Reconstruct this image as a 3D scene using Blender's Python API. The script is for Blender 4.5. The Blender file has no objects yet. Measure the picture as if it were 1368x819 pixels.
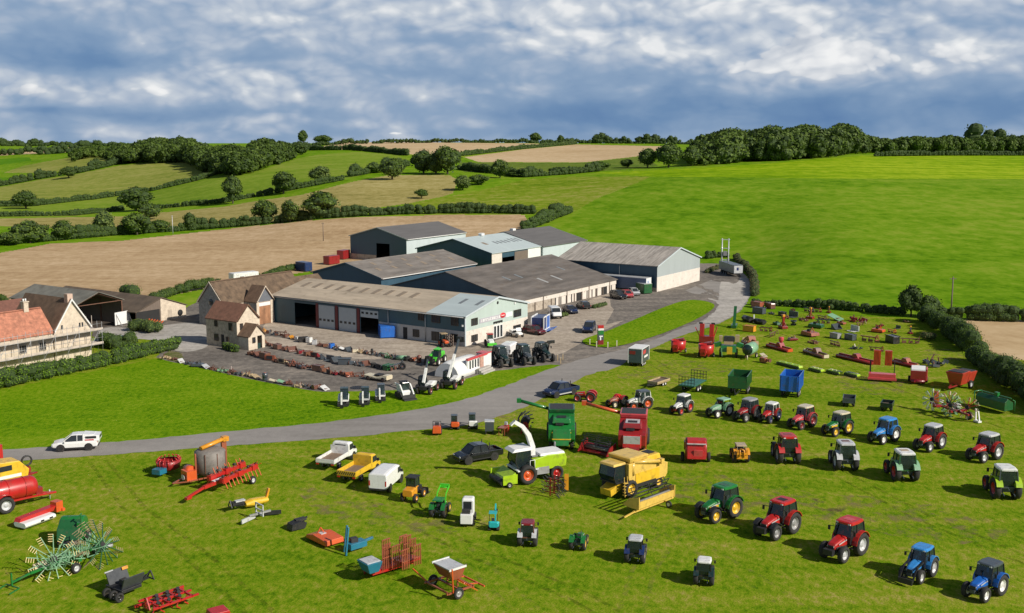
# Farm machinery dealer's yard and sale field, seen from a drone.  Units: metres.
import bpy, math, random
import numpy as np
from mathutils import Vector, Matrix
R = random.Random(7)
NR = np.random.default_rng(7)
sc = bpy.context.scene
COL = sc.collection
rad = math.radians
PI = math.pi

# ---------------------------------------------------------------- survey camera
F, CX, CY, H = 1440., 684., 409.5, 33.
PIT = math.atan((409.5 - 190) / F)
cp, sp = math.cos(PIT), math.sin(PIT)

def ray(u, v):
    x = (u - CX) / F; y = -(v - CY) / F
    return (x, cp + sp * y, -sp + cp * y)

def rd(u, v):
    r = ray(u, v); n = math.hypot(r[0], r[1])
    return math.atan2(r[0], r[1]), r[2] / n

# ---------------------------------------------------------------- terrain
PROF = {  # bearing column: (distance, sight line) control points of the land's long sections
    0: (330, [(480, 297), (620, 278), (880, 250), (1100, 225), (1350, 205), (1700, 196), (2500, 193.5), (6000, 192)]),
    170: (322, [(500, 292), (610, 279), (700, 263), (900, 219), (1050, 204), (1500, 197), (3000, 194), (6000, 192)]),
    310: (316, [(450, 290), (545, 270), (690, 232), (830, 214), (1000, 203), (1500, 196), (3000, 194), (6000, 192)]),
    450: (330, [(415, 285), (480, 266), (545, 243), (680, 222), (800, 206), (900, 199), (1050, 190), (1500, 191), (3000, 193), (6000, 192)]),
    600: (345, [(415, 284), (480, 262), (545, 238), (640, 222), (720, 212), (1000, 190), (1500, 191), (3000, 193), (6000, 192)]),
    750: (358, [(400, 290), (520, 242), (580, 231), (680, 216), (1000, 191), (3000, 193), (6000, 192)]),
    900: (350, [(480, 243), (540, 231), (640, 218), (720, 206), (1000, 192), (3000, 193), (6000, 192)]),
    1000: (350, [(480, 242), (535, 232), (640, 215), (760, 203), (1200, 192), (3000, 193), (6000, 192)]),
    1100: (398, [(480, 241), (530, 233), (640, 212), (800, 200), (1400, 192), (3000, 193), (6000, 192)]),
    1368: (412, [(480, 252), (570, 236), (720, 212), (900, 202), (1400, 193), (3000, 193), (6000, 192)]),
}
ND, DS = 1300, 5.0
cols = []
for u, (vf, pts) in PROF.items():
    az, s0 = rd(u, vf)
    d0 = -H / s0
    ds = [0, d0 - 40, d0]; zs = [0, 0, 0]
    for d, v in pts:
        a, s = rd(u, v)
        ds.append(d); zs.append(H + d * s)
    dd = np.arange(ND) * DS
    z = np.interp(dd, ds, zs)
    k = np.ones(13) / 13.
    zp = np.pad(z, 6, mode='edge')
    zsm = np.convolve(zp, k, 'valid')
    z = np.where(dd < d0 - 35, 0, zsm)
    cols.append((az, z))
NA = 161
A0, A1 = rad(-33), rad(33)
azs = np.array([c[0] for c in cols]); zz = np.array([c[1] for c in cols])
TAB = np.zeros((NA, ND))
for i in range(NA):
    a = A0 + (A1 - A0) * i / (NA - 1)
    a = min(max(a, azs[0]), azs[-1] - 1e-6)
    j = int(np.searchsorted(azs, a, 'right') - 1)
    f = (a - azs[j]) / (azs[j + 1] - azs[j])
    TAB[i] = zz[j] * (1 - f) + zz[j + 1] * f
kp = np.pad(TAB, ((4, 4), (0, 0)), mode='edge')
TAB = sum(kp[k:k + NA] for k in range(9)) / 9.

def ztv(x, y):
    d = np.hypot(x, y); a = np.arctan2(x, y)
    fa = np.clip((a - A0) / (A1 - A0) * (NA - 1), 0, NA - 1.001); ia = fa.astype(int); fa = fa - ia
    fd = np.clip(d / DS, 0, ND - 1.001); idd = fd.astype(int); fd = fd - idd
    z = (TAB[ia, idd] * (1 - fa) + TAB[ia + 1, idd] * fa) * (1 - fd) + (TAB[ia, idd + 1] * (1 - fa) + TAB[ia + 1, idd + 1] * fa) * fd
    back = np.clip((np.abs(a) - rad(60)) / rad(40), 0, 1)
    return z * (1 - back)

def zt(x, y):
    return float(ztv(np.array([x]), np.array([y]))[0])

_TS = np.concatenate([np.arange(40, 1400, 1.0), np.arange(1400, 5000, 8.0)])
def at(u, v, z=None):
    """point of the land (or of the level z) on the sight line through survey pixel u, v"""
    r = ray(u, v); n = math.hypot(r[0], r[1])
    if z is not None:
        t = (z - H) / r[2]
        return Vector((r[0] * t, r[1] * t, z))
    x, y, s = r[0] / n, r[1] / n, r[2] / n
    below = (H + _TS * s) <= ztv(_TS * x, _TS * y)
    if below.any():
        i = int(np.argmax(below)); d1 = _TS[i]
        if i:
            d0 = _TS[i - 1]
            e0 = H + d0 * s - zt(d0 * x, d0 * y); e1 = H + d1 * s - zt(d1 * x, d1 * y)
            d1 = d0 + (d1 - d0) * e0 / (e0 - e1 + 1e-9)
    else:
        d1 = 2500.
    return Vector((x * d1, y * d1, zt(x * d1, y * d1)))

# ---------------------------------------------------------------- mesh helpers
def mesh_np(name, v, f, mats, mi=None, smooth=False, parent=None, link=True):
    v = np.asarray(v, np.float32); f = np.asarray(f, np.int32)
    me = bpy.data.meshes.new(name)
    n, k = f.shape
    me.vertices.add(len(v)); me.vertices.foreach_set('co', v.ravel())
    me.loops.add(n * k); me.loops.foreach_set('vertex_index', f.ravel())
    me.polygons.add(n); me.polygons.foreach_set('loop_start', np.arange(0, n * k, k, dtype=np.int32))
    me.polygons.foreach_set('loop_total', np.full(n, k, np.int32))
    for m in (mats if isinstance(mats, (list, tuple)) else [mats]): me.materials.append(m)
    if mi is not None: me.polygons.foreach_set('material_index', np.asarray(mi, np.int32))
    me.polygons.foreach_set('use_smooth', np.full(n, bool(smooth)))
    me.update(calc_edges=True); me.validate()
    if not link: return me
    o = bpy.data.objects.new(name, me); COL.objects.link(o)
    if parent: o.parent = parent
    return o

class MB:
    def __init__(s): s.v = []; s.f = []; s.m = []; s.sm = []; s.cur = 0; s.smooth = False; s.X = None
    def add(s, vs, fs, smooth=None):
        o = len(s.v)
        if s.X is not None: vs = [s.X @ Vector(p) for p in vs]
        s.v += [tuple(p) for p in vs]
        for f in fs:
            s.f.append(tuple(i + o for i in f)); s.m.append(s.cur); s.sm.append(s.smooth if smooth is None else smooth)
        return s
    def box(s, c, d, rz=0, ry=0, rx=0, tx=1., ty=1.):
        hx, hy, hz = d[0] / 2, d[1] / 2, d[2] / 2
        P = []
        M = None
        if rz or ry or rx: M = Matrix.Rotation(rz, 3, 'Z') @ Matrix.Rotation(ry, 3, 'Y') @ Matrix.Rotation(rx, 3, 'X')
        for z in (-1, 1):
            kx, ky = (tx, ty) if z > 0 else (1, 1)
            for x, y in ((-1, -1), (1, -1), (1, 1), (-1, 1)):
                p = Vector((x * hx * kx, y * hy * ky, z * hz))
                if M: p = M @ p
                P.append(p + Vector(c))
        return s.add(P, [(3, 2, 1, 0), (4, 5, 6, 7), (0, 1, 5, 4), (1, 2, 6, 5), (2, 3, 7, 6), (3, 0, 4, 7)], False)
    def cyl(s, a, b, r, r2=None, n=10, caps=True, smooth=True):
        a = Vector(a); b = Vector(b); r2 = r if r2 is None else r2
        d = (b - a)
        if d.length < 1e-6: return s
        d.normalize()
        t = Vector((0, 0, 1)) if abs(d.z) < .9 else Vector((1, 0, 0))
        x = d.cross(t).normalized(); y = d.cross(x)
        V = []
        for c, q in ((a, r), (b, r2)):
            for i in range(n):
                w = 2 * PI * i / n
                V.append(c + (x * math.cos(w) + y * math.sin(w)) * q)
        s.add(V, [(i, n + i, n + (i + 1) % n, (i + 1) % n) for i in range(n)], smooth)
        if caps:
            s.add(V[:n], [tuple(range(n))], False); s.add(V[n:], [tuple(range(n - 1, -1, -1))], False)
        return s
    def bar(s, a, b, w, h=None):
        """square bar between two points"""
        h = h or w
        a = Vector(a); b = Vector(b); d = b - a; L = d.length
        if L < 1e-6: return s
        d.normalize()
        t = Vector((0, 0, 1)) if abs(d.z) < .95 else Vector((1, 0, 0))
        x = d.cross(t).normalized() * (w / 2); y = x.cross(d).normalized() * (h / 2)
        V = [a - x - y, a + x - y, a + x + y, a - x + y, b - x - y, b + x - y, b + x + y, b - x + y]
        return s.add(V, [(3, 2, 1, 0), (4, 5, 6, 7), (0, 1, 5, 4), (1, 2, 6, 5), (2, 3, 7, 6), (3, 0, 4, 7)], False)
    def tube(s, pts, r, n=6):
        for a, b in zip(pts[:-1], pts[1:]): s.cyl(a, b, r, n=n)
        return s
    def loft(s, rings, caps=True, smooth=False, closed=True):
        n = len(rings[0]); V = [p for q in rings for p in q]; Fs = []
        for k in range(len(rings) - 1):
            for i in range(n if closed else n - 1):
                Fs.append((k * n + i, k * n + (i + 1) % n, (k + 1) * n + (i + 1) % n, (k + 1) * n + i))
        s.add(V, Fs, smooth)
        if caps:
            s.add(rings[0], [tuple(range(n - 1, -1, -1))], False); s.add(rings[-1], [tuple(range(n))], False)
        return s
    def prism(s, poly, a, b, ax='y'):
        """polygon in the plane across ax, extruded from a to b"""
        def P(p, q): return {'y': (p[0], q, p[1]), 'x': (q, p[0], p[1]), 'z': (p[0], p[1], q)}[ax]
        n = len(poly)
        s.add([P(p, a) for p in poly] + [P(p, b) for p in poly], [(i, (i + 1) % n, n + (i + 1) % n, n + i) for i in range(n)], False)
        s.add([P(p, a) for p in poly], [tuple(range(n - 1, -1, -1))], False)
        s.add([P(p, b) for p in poly], [tuple(range(n))], False)
        return s
    def lathe(s, prof, c=(0, 0, 0), ax='y', n=20, smooth=True):
        """prof: (radius, offset along the axis)"""
        V = []
        for r, o in prof:
            for i in range(n):
                w = 2 * PI * i / n; p, q = r * math.cos(w), r * math.sin(w)
                t = {'y': (p, o, q), 'x': (o, p, q), 'z': (p, q, o)}[ax]
                V.append((t[0] + c[0], t[1] + c[1], t[2] + c[2]))
        m = len(prof)
        return s.add(V, [(k * n + i, k * n + (i + 1) % n, (k + 1) * n + (i + 1) % n, (k + 1) * n + i) for k in range(m - 1) for i in range(n)], smooth)
    def ball(s, c, r, n=10):
        if not isinstance(r, tuple): r = (r, r, r)
        V = []; m = max(4, n // 2)
        for k in range(m + 1):
            t = PI * k / m
            for i in range(n):
                w = 2 * PI * i / n
                V.append((c[0] + r[0] * math.sin(t) * math.cos(w), c[1] + r[1] * math.sin(t) * math.sin(w), c[2] + r[2] * math.cos(t)))
        return s.add(V, [(k * n + i, (k + 1) * n + i, (k + 1) * n + (i + 1) % n, k * n + (i + 1) % n) for k in range(m) for i in range(n)], True)
    def build(s, name, mats, parent=None, loc=None):
        me = bpy.data.meshes.new(name)
        me.from_pydata(s.v, [], s.f)
        for m in (mats if isinstance(mats, (list, tuple)) else [mats]): me.materials.append(m)
        me.polygons.foreach_set('material_index', s.m); me.polygons.foreach_set('use_smooth', s.sm)
        import bmesh
        bm = bmesh.new(); bm.from_mesh(me)
        bmesh.ops.remove_doubles(bm, verts=bm.verts, dist=1e-4)
        bmesh.ops.recalc_face_normals(bm, faces=bm.faces)
        bw = BEV.get(name)
        if bw:
            es = [e for e in bm.edges if len(e.link_faces) == 2 and e.calc_face_angle(0) > .35]
            try: bmesh.ops.bevel(bm, geom=es, offset=bw, segments=2, affect='EDGES', profile=.5, clamp_overlap=True)
            except Exception: pass
        bm.to_mesh(me); bm.free()
        me.update()
        if name in SPLIT: return split_loose(me, SPLIT[name], parent)
        o = bpy.data.objects.new(name, me); COL.objects.link(o)
        if parent: o.parent = parent
        if loc: o.location = loc
        return o

BEV = dict(body=.05, bonnet=.05, rear_hood=.1, engine_cover=.1, grain_tank=.1, deck=.04, chamber=.04, cab=.05, house=.05, base=.03, hopper=.04, tailgate=.06, side_cover=.05, top_cover=.06, front_hood=.08, front_body=.05, rear_body=.05, tail_box=.05, roof_cap=.05, collector=.05, storage=.05, cab_roof=.04, tank_body=.05, upright=.03, box=.02)
SPLIT = dict(tines='tine', shares='share', coulters='coulter', springs='spring', posts='post', pillar='pillar', downpipe='downpipe', wall_lamp='wall_lamp', header_end='header_end', hub_cap='hub_cap', tine_arm='tine_arm', tine_row='tine', arms='rake_arm', bent_tines='tine',
             chimney_pot='chimney_pot', end_plate='end_plate', sill='sill', bars='bar', red_struts='strut', tailgate_rib='tailgate_rib', side_rib='side_rib', handrail='handrail', pale_plate='pale_plate', black_mark='black_mark', rail='rail', skid_frame='skid', roll_hoop='hoop', bumper='bumper', rear_door='rear_door', bearer='bearer', corner_post='corner_post', bed='bed')
def split_loose(me, name, parent):
    """one object for each loose piece of a mesh"""
    n = len(me.vertices); root = list(range(n))
    def find(i):
        while root[i] != i: root[i] = root[root[i]]; i = root[i]
        return i
    for e in me.edges:
        a, b = find(e.vertices[0]), find(e.vertices[1])
        if a != b: root[a] = b
    groups = {}
    for f in me.polygons: groups.setdefault(find(f.vertices[0]), []).append(f)
    first = None
    for fs in groups.values():
        idx = {}
        for f in fs:
            for i in f.vertices: idx.setdefault(i, len(idx))
        m2 = bpy.data.meshes.new(name)
        m2.from_pydata([tuple(me.vertices[i].co) for i in idx], [], [[idx[i] for i in f.vertices] for f in fs])
        for m in me.materials: m2.materials.append(m)
        m2.polygons.foreach_set('use_smooth', [f.use_smooth for f in fs]); m2.update()
        o = bpy.data.objects.new(name, m2); COL.objects.link(o)
        if parent: o.parent = parent
        first = first or o
    bpy.data.meshes.remove(me)
    return first

def tag(o, label=None, cat=None, group=None, kind=None):
    if label: o['label'] = label
    if cat: o['category'] = cat
    if group: o['group'] = group
    if kind: o['kind'] = kind
    return o

def empty(name, loc, rz=0, label=None, cat=None, group=None):
    o = bpy.data.objects.new(name, None); COL.objects.link(o)
    o.location = loc; o.rotation_euler = (0, 0, rz); o.empty_display_size = .3
    return tag(o, label, cat, group)

def clone(o, parent=None):
    c = o.copy(); COL.objects.link(c)
    if parent: c.parent = parent
    for ch in list(o.children): clone(ch, c)
    return c

# ---------------------------------------------------------------- materials
MC = {}
def nodes(name):
    m = bpy.data.materials.new(name); m.use_nodes = True
    return m, m.node_tree.nodes, m.node_tree.links, m.node_tree.nodes['Principled BSDF']

def c4(c): return (c[0], c[1], c[2], 1)

def mat(name, col, rough=.5, metal=0., coat=0., var=.18, scale=2.5, dirt=.0, bump=0., streak=None):
    """plain surface with uneven tone; dirt = share of dusty brown"""
    if name in MC: return MC[name]
    m, N, L, B = nodes(name)
    tc = N.new('ShaderNodeTexCoord'); mp = N.new('ShaderNodeMapping')
    L.new(tc.outputs['Object'], mp.inputs['Vector'])
    if streak: mp.inputs['Scale'].default_value = streak
    nz = N.new('ShaderNodeTexNoise'); nz.inputs['Scale'].default_value = scale; nz.inputs['Detail'].default_value = 6; nz.inputs['Roughness'].default_value = .65
    L.new(mp.outputs[0], nz.inputs['Vector'])
    cr = N.new('ShaderNodeValToRGB'); e = cr.color_ramp.elements
    e[0].position = .3; e[1].position = .7
    e[0].color = c4([x * (1 - var) for x in col]); e[1].color = c4([min(1, x * (1 + var)) for x in col])
    L.new(nz.outputs['Fac'], cr.inputs['Fac'])
    out = cr.outputs['Color']
    if dirt:
        n2 = N.new('ShaderNodeTexNoise'); n2.inputs['Scale'].default_value = scale * 1.7; n2.inputs['Detail'].default_value = 8
        L.new(tc.outputs['Object'], n2.inputs['Vector'])
        r2 = N.new('ShaderNodeMapRange'); r2.inputs['From Min'].default_value = .62 - dirt * .35; r2.inputs['From Max'].default_value = .85 - dirt * .2
        r2.inputs['To Max'].default_value = min(1, .35 + dirt)
        L.new(n2.outputs['Fac'], r2.inputs['Value'])
        mx = N.new('ShaderNodeMix'); mx.data_type = 'RGBA'
        L.new(r2.outputs[0], mx.inputs[0]); L.new(out, mx.inputs[6]); mx.inputs[7].default_value = (.11, .075, .045, 1)
        out = mx.outputs[2]
    L.new(out, B.inputs['Base Color'])
    rr = N.new('ShaderNodeMapRange'); rr.inputs['To Min'].default_value = max(.03, rough - .12); rr.inputs['To Max'].default_value = min(1, rough + .15)
    L.new(nz.outputs['Fac'], rr.inputs['Value']); L.new(rr.outputs[0], B.inputs['Roughness'])
    B.inputs['Metallic'].default_value = metal; B.inputs['Coat Weight'].default_value = coat; B.inputs['Coat Roughness'].default_value = .12
    if bump:
        bp = N.new('ShaderNodeBump'); bp.inputs['Strength'].default_value = bump; bp.inputs['Distance'].default_value = .05
        L.new(nz.outputs['Fac'], bp.inputs['Height']); L.new(bp.outputs[0], B.inputs['Normal'])
    MC[name] = m
    return m

def paint(name, col, dirt=.25): return mat('paint_' + name, col, .38, coat=.35, var=.12, scale=1.3, dirt=dirt)

def glassmat():
    if 'glass' in MC: return MC['glass']
    m, N, L, B = nodes('cab_glass')
    B.inputs['Base Color'].default_value = (.022, .035, .038, 1); B.inputs['Roughness'].default_value = .06; B.inputs['Specular IOR Level'].default_value = .8
    tr = N.new('ShaderNodeBsdfTransparent'); tr.inputs[0].default_value = (.55, .68, .66, 1)
    mx = N.new('ShaderNodeMixShader'); mx.inputs[0].default_value = .68
    L.new(tr.outputs[0], mx.inputs[1]); L.new(B.outputs[0], mx.inputs[2]); L.new(mx.outputs[0], N['Material Output'].inputs['Surface'])
    MC['glass'] = m
    return m

def ground(name, stops, s1=.02, s2=.25, s3=2.2, stripe=None, bump=.0, mixs=(.8, .7, .9), stripe_amt=.4, spread=.36, s4=None, stretch=2.):
    """stops: colours dark..light picked by octaves of world-space unevenness, plus drill or mowing lines"""
    m, N, L, B = nodes(name)
    g = N.new('ShaderNodeNewGeometry')
    acc = None
    def add(x, w):
        nonlocal acc
        mu = N.new('ShaderNodeMath'); mu.operation = 'MULTIPLY_ADD'; mu.inputs[1].default_value = w; mu.inputs[2].default_value = -.5 * w + (.5 if acc is None else 0)
        L.new(x, mu.inputs[0])
        if acc is None: acc = mu.outputs[0]
        else:
            ad = N.new('ShaderNodeMath'); L.new(acc, ad.inputs[0]); L.new(mu.outputs[0], ad.inputs[1]); acc = ad.outputs[0]
    for s, w, st in ((s1, mixs[0], 1), (s2, mixs[1], stretch), (s3, mixs[2], .8), (s4 or s3 * 4.3, mixs[2] * .55, 1)):
        n = N.new('ShaderNodeTexNoise'); n.inputs['Scale'].default_value = s; n.inputs['Detail'].default_value = 4; n.inputs['Roughness'].default_value = .62
        mp = N.new('ShaderNodeMapping'); mp.vector_type = 'POINT'
        if stripe is not None: mp.inputs['Rotation'].default_value = (0, 0, -stripe)
        mp.inputs['Scale'].default_value = (1 / st, st, 1)
        L.new(g.outputs['Position'], mp.inputs['Vector']); L.new(mp.outputs[0], n.inputs['Vector'])
        add(n.outputs['Fac'], w); last = n
    if stripe is not None:
        mp = N.new('ShaderNodeMapping'); mp.inputs['Rotation'].default_value = (0, 0, -stripe); mp.inputs['Scale'].default_value = (.012, .33, 1)
        L.new(g.outputs['Position'], mp.inputs['Vector'])
        n = N.new('ShaderNodeTexNoise'); n.inputs['Scale'].default_value = 1; n.inputs['Detail'].default_value = 3
        L.new(mp.outputs[0], n.inputs['Vector']); add(n.outputs['Fac'], stripe_amt)
    cr = N.new('ShaderNodeValToRGB'); e = cr.color_ramp.elements
    n = len(stops)
    while len(e) < n: e.new(.5)
    for i, c in enumerate(stops):
        e[i].position = .5 - spread / 2 + spread * i / (n - 1); e[i].color = c4(c)
    L.new(acc, cr.inputs['Fac']); L.new(cr.outputs['Color'], B.inputs['Base Color'])
    B.inputs['Roughness'].default_value = 1.; B.inputs['Specular IOR Level'].default_value = .02
    if bump:
        bp = N.new('ShaderNodeBump'); bp.inputs['Strength'].default_value = bump; bp.inputs['Distance'].default_value = .12
        L.new(last.outputs['Fac'], bp.inputs['Height']); L.new(bp.outputs[0], B.inputs['Normal'])
    MC[name] = m
    return m

# ---------------------------------------------------------------- light, sky, camera
SUN_EL, SUN_AZ = rad(33), rad(-32)          # sun to the right of and behind the viewpoint; azimuth measured from +X
sd = Vector((math.cos(SUN_EL) * math.cos(SUN_AZ), math.cos(SUN_EL) * math.sin(SUN_AZ), math.sin(SUN_EL)))
l = bpy.data.lights.new('sun', 'SUN'); l.energy = 5.0; l.angle = rad(.55); l.color = (1, .93, .82)
lo = bpy.data.objects.new('sun', l); COL.objects.link(lo); lo.rotation_euler = sd.to_track_quat('Z', 'Y').to_euler(); lo.location = (60, -60, 90)

def make_world():
    w = bpy.data.worlds.new('World'); sc.world = w; w.use_nodes = True
    try: w.cycles.sampling_method = 'MANUAL'; w.cycles.sample_map_resolution = 256
    except Exception: pass
    N, L = w.node_tree.nodes, w.node_tree.links
    bg = N['Background']; bg.inputs['Strength'].default_value = .065
    sky = N.new('ShaderNodeTexSky'); sky.sky_type = 'NISHITA'; sky.sun_disc = False
    sky.sun_elevation = SUN_EL; sky.sun_rotation = PI / 2 - SUN_AZ; sky.altitude = 100
    tc = N.new('ShaderNodeTexCoord')
    def M(op, a, b=None, c=None, clamp=False):
        n = N.new('ShaderNodeMath'); n.operation = op; n.use_clamp = clamp
        for i, q in enumerate((a, b, c)):
            if q is None: continue
            if isinstance(q, (int, float)): n.inputs[i].default_value = q
            else: L.new(q, n.inputs[i])
        return n.outputs[0]
    sx = N.new('ShaderNodeSeparateXYZ'); L.new(tc.outputs['Generated'], sx.inputs[0])
    az = M('ARCTAN2', sx.outputs[0], sx.outputs[1]); el = M('ARCSINE', sx.outputs[2])
    def comb(a, b, c=0.):
        n = N.new('ShaderNodeCombineXYZ')
        for i, q in enumerate((a, b, c)):
            if isinstance(q, (int, float)): n.inputs[i].default_value = q
            else: L.new(q, n.inputs[i])
        return n.outputs[0]
    def noise(vec, s, det=8, rough=.58, dist=0.):
        n = N.new('ShaderNodeTexNoise'); n.inputs['Scale'].default_value = s; n.inputs['Detail'].default_value = det
        n.inputs['Roughness'].default_value = rough; n.inputs['Distortion'].default_value = dist
        L.new(vec, n.inputs['Vector']); return n
    # cloud decks flatten towards the horizon
    P = comb(az, M('MULTIPLY', el, 3.))
    wz = noise(P, 9., 5, .5)
    sw = N.new('ShaderNodeSeparateColor'); L.new(wz.outputs['Color'], sw.inputs[0])
    wa = M('ADD', az, M('MULTIPLY', M('SUBTRACT', sw.outputs[0], .5), .075))
    we = M('ADD', el, M('MULTIPLY', M('SUBTRACT', sw.outputs[1], .5), .026))
    acc = .57
    BL = [(590, 12, 190, 40, .30), (330, 22, 130, 26, .22), (1010, 10, 330, 45, .26), (1160, 5, 60, 10, -.2), (830, 60, 130, 26, .30), (1050, 70, 75, 34, .42),
          (1150, 92, 120, 24, .40), (1255, 84, 95, 22, .34), (985, 95, 110, 22, .28), (770, 50, 90, 26, .24), (60, 128, 170, 20, .36), (260, 122, 190, 22, .26), (420, 105, 150, 26, .26), (640, 130, 240, 14, .12),
          (225, 64, 34, 10, .34), (318, 62, 36, 12, .30), (130, 78, 130, 30, -.24), (200, 92, 100, 12, -.22), (505, 98, 90, 12, -.18), (560, 70, 150, 26, -.02), (40, 152, 130, 8, -.22), (300, 150, 200, 8, -.20),
          (800, 148, 140, 26, -.22), (1080, 150, 300, 26, -.28), (1320, 130, 110, 22, -.16), (730, 128, 90, 14, .20), (1040, 124, 50, 10, .22), (620, 164, 140, 7, .14), (180, 172, 200, 9, .10), (850, 180, 120, 7, .16), (560, 176, 160, 6, -.1),
          (1180, 182, 160, 8, .05), (1300, 45, 140, 18, -.08), (640, 55, 110, 10, -.14), (930, 38, 130, 9, -.14), (700, 5, 60, 14, -.1)]
    CUM = [(1050, 72, 62, 30, .62), (1020, 86, 60, 18, .45), (1150, 94, 66, 24, .62), (1262, 86, 72, 24, .52), (960, 96, 60, 14, .36), (228, 65, 30, 9, .55), (318, 62, 34, 9, .5), (765, 52, 50, 20, .44), (835, 58, 50, 18, .42), (60, 132, 90, 12, .46), (170, 122, 90, 14, .36), (420, 92, 70, 16, .30), (1040, 124, 40, 8, .42), (738, 128, 60, 9, .40),
           (590, 12, 60, 16, .38), (330, 22, 60, 12, .30), (650, 132, 110, 6, .28), (560, 150, 60, 5, .22), (930, 14, 90, 14, .26), (1340, 122, 40, 6, .34), (1210, 12, 70, 9, .26), (520, 178, 50, 4, .26), (280, 128, 70, 8, .30)]
    cum = 0.
    for u, v, ru, rv, b in CUM:
        dx = M('MULTIPLY', M('SUBTRACT', wa, (u - 684) / F), F / ru); dy = M('MULTIPLY', M('SUBTRACT', we, (190 - v) / F), F / rv)
        cum = M('ADD', M('MULTIPLY', M('EXPONENT', M('MULTIPLY', M('ADD', M('MULTIPLY', dx, dx), M('MULTIPLY', dy, dy)), -.7)), b * 1.2), cum)
    for u, v, ru, rv, b in BL:
        a0, e0 = (u - 684) / F, (190 - v) / F
        dx = M('MULTIPLY', M('SUBTRACT', wa, a0), F / ru); dy = M('MULTIPLY', M('SUBTRACT', we, e0), F / rv)
        r2 = M('ADD', M('MULTIPLY', dx, dx), M('MULTIPLY', dy, dy))
        g = M('EXPONENT', M('MULTIPLY', r2, -.8))
        acc = M('ADD', M('MULTIPLY', g, b * (.5 if b > 0 else .8)), acc)
    PW = comb(wa, M('MULTIPLY', we, 3.3))
    n1 = noise(PW, 8.5, 7, .54, .15).outputs['Fac']
    # billows: rounded cells, and the same cells sampled a little towards the sun for their lit and shaded sides
    PB = comb(M('ADD', az, M('MULTIPLY', M('SUBTRACT', sw.outputs[0], .5), .045)), M('MULTIPLY', M('ADD', el, M('MULTIPLY', M('SUBTRACT', sw.outputs[1], .5), .02)), 1.7))
    def billow(vec):
        n = N.new('ShaderNodeTexVoronoi'); n.feature = 'F1'; n.inputs['Scale'].default_value = 17.
        try: n.inputs['Detail'].default_value = 2.; n.inputs['Roughness'].default_value = .5; n.inputs['Lacunarity'].default_value = 2.3
        except Exception: pass
        L.new(vec, n.inputs['Vector']); return n.outputs['Distance']
    q1 = billow(PB)
    of = N.new('ShaderNodeVectorMath'); of.operation = 'ADD'; of.inputs[1].default_value = (.0055, .012, 0); L.new(PB, of.inputs[0])
    q2 = billow(of.outputs[0])
    relief = M('MULTIPLY', M('SUBTRACT', q2, q1), .60)
    mask = N.new('ShaderNodeMapRange'); mask.interpolation_type = 'SMOOTHSTEP'; mask.inputs['From Min'].default_value = .34; mask.inputs['From Max'].default_value = .72
    up = N.new('ShaderNodeMapRange'); up.inputs['From Min'].default_value = .075; up.inputs['From Max'].default_value = .135; up.inputs['To Max'].default_value = .17; L.new(el, up.inputs['Value'])
    t0 = M('ADD', M('ADD', acc, up.outputs[0]), M('ADD', M('MULTIPLY', M('SUBTRACT', n1, .5), .50), M('MULTIPLY', M('SUBTRACT', .42, q1), .22)))
    L.new(t0, mask.inputs['Value'])
    t = M('ADD', t0, M('MULTIPLY', relief, mask.outputs[0]))
    cr = N.new('ShaderNodeValToRGB'); e = cr.color_ramp.elements
    stops = [(.0, (.105, .21, .41)), (.22, (.15, .265, .455)), (.42, (.255, .365, .53)), (.60, (.40, .48, .605)), (.80, (.56, .615, .69)), (1., (.82, .835, .85))]
    while len(e) < len(stops): e.new(.5)
    for i, (p, c) in enumerate(stops): e[i].position = p; e[i].color = c4(c)
    L.new(t, cr.inputs['Fac'])
    cf = M('ADD', M('ADD', cum, M('MULTIPLY', M('SUBTRACT', n1, .5), .50)), M('MULTIPLY', M('SUBTRACT', .40, q1), .95))
    al = N.new('ShaderNodeMapRange'); al.interpolation_type = 'SMOOTHSTEP'; al.inputs['From Min'].default_value = .27; al.inputs['From Max'].default_value = .38; al.inputs['To Max'].default_value = .94; L.new(cf, al.inputs['Value'])
    sh = M('ADD', M('ADD', .42, M('MULTIPLY', relief, 2.2)), M('MULTIPLY', M('SUBTRACT', cf, .4), .6), clamp=True)
    cm = N.new('ShaderNodeMix'); cm.data_type = 'RGBA'; cm.inputs[6].default_value = (.50, .55, .63, 1); cm.inputs[7].default_value = (.90, .905, .91, 1); L.new(sh, cm.inputs[0])
    sk = N.new('ShaderNodeMix'); sk.data_type = 'RGBA'; L.new(al.outputs[0], sk.inputs[0]); L.new(cr.outputs['Color'], sk.inputs[6]); L.new(cm.outputs[2], sk.inputs[7])
    sc10 = N.new('ShaderNodeVectorMath'); sc10.operation = 'SCALE'; sc10.inputs['Scale'].default_value = 1 / .065
    L.new(sk.outputs[2], sc10.inputs[0])
    cov = N.new('ShaderNodeMapRange'); cov.inputs['From Min'].default_value = .19; cov.inputs['From Max'].default_value = .42
    cov.inputs['To Min'].default_value = .97; cov.inputs['To Max'].default_value = 0.
    L.new(el, cov.inputs['Value'])
    gap = 0.
    for u, v, ru, rv in ((60, 0, 110, 10), (1178, 8, 22, 6), (140, -6, 90, 8)):
        dx = M('MULTIPLY', M('SUBTRACT', wa, (u - 684) / F), F / ru); dy = M('MULTIPLY', M('SUBTRACT', we, (190 - v) / F), F / rv)
        gap = M('ADD', M('POWER', 2.718, M('MULTIPLY', M('ADD', M('MULTIPLY', dx, dx), M('MULTIPLY', dy, dy)), -1.)), gap)
    cv = M('MULTIPLY', M('MULTIPLY', cov.outputs[0], M('GREATER_THAN', el, -.03)), M('SUBTRACT', 1., M('MULTIPLY', gap, .85), clamp=True))
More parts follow.
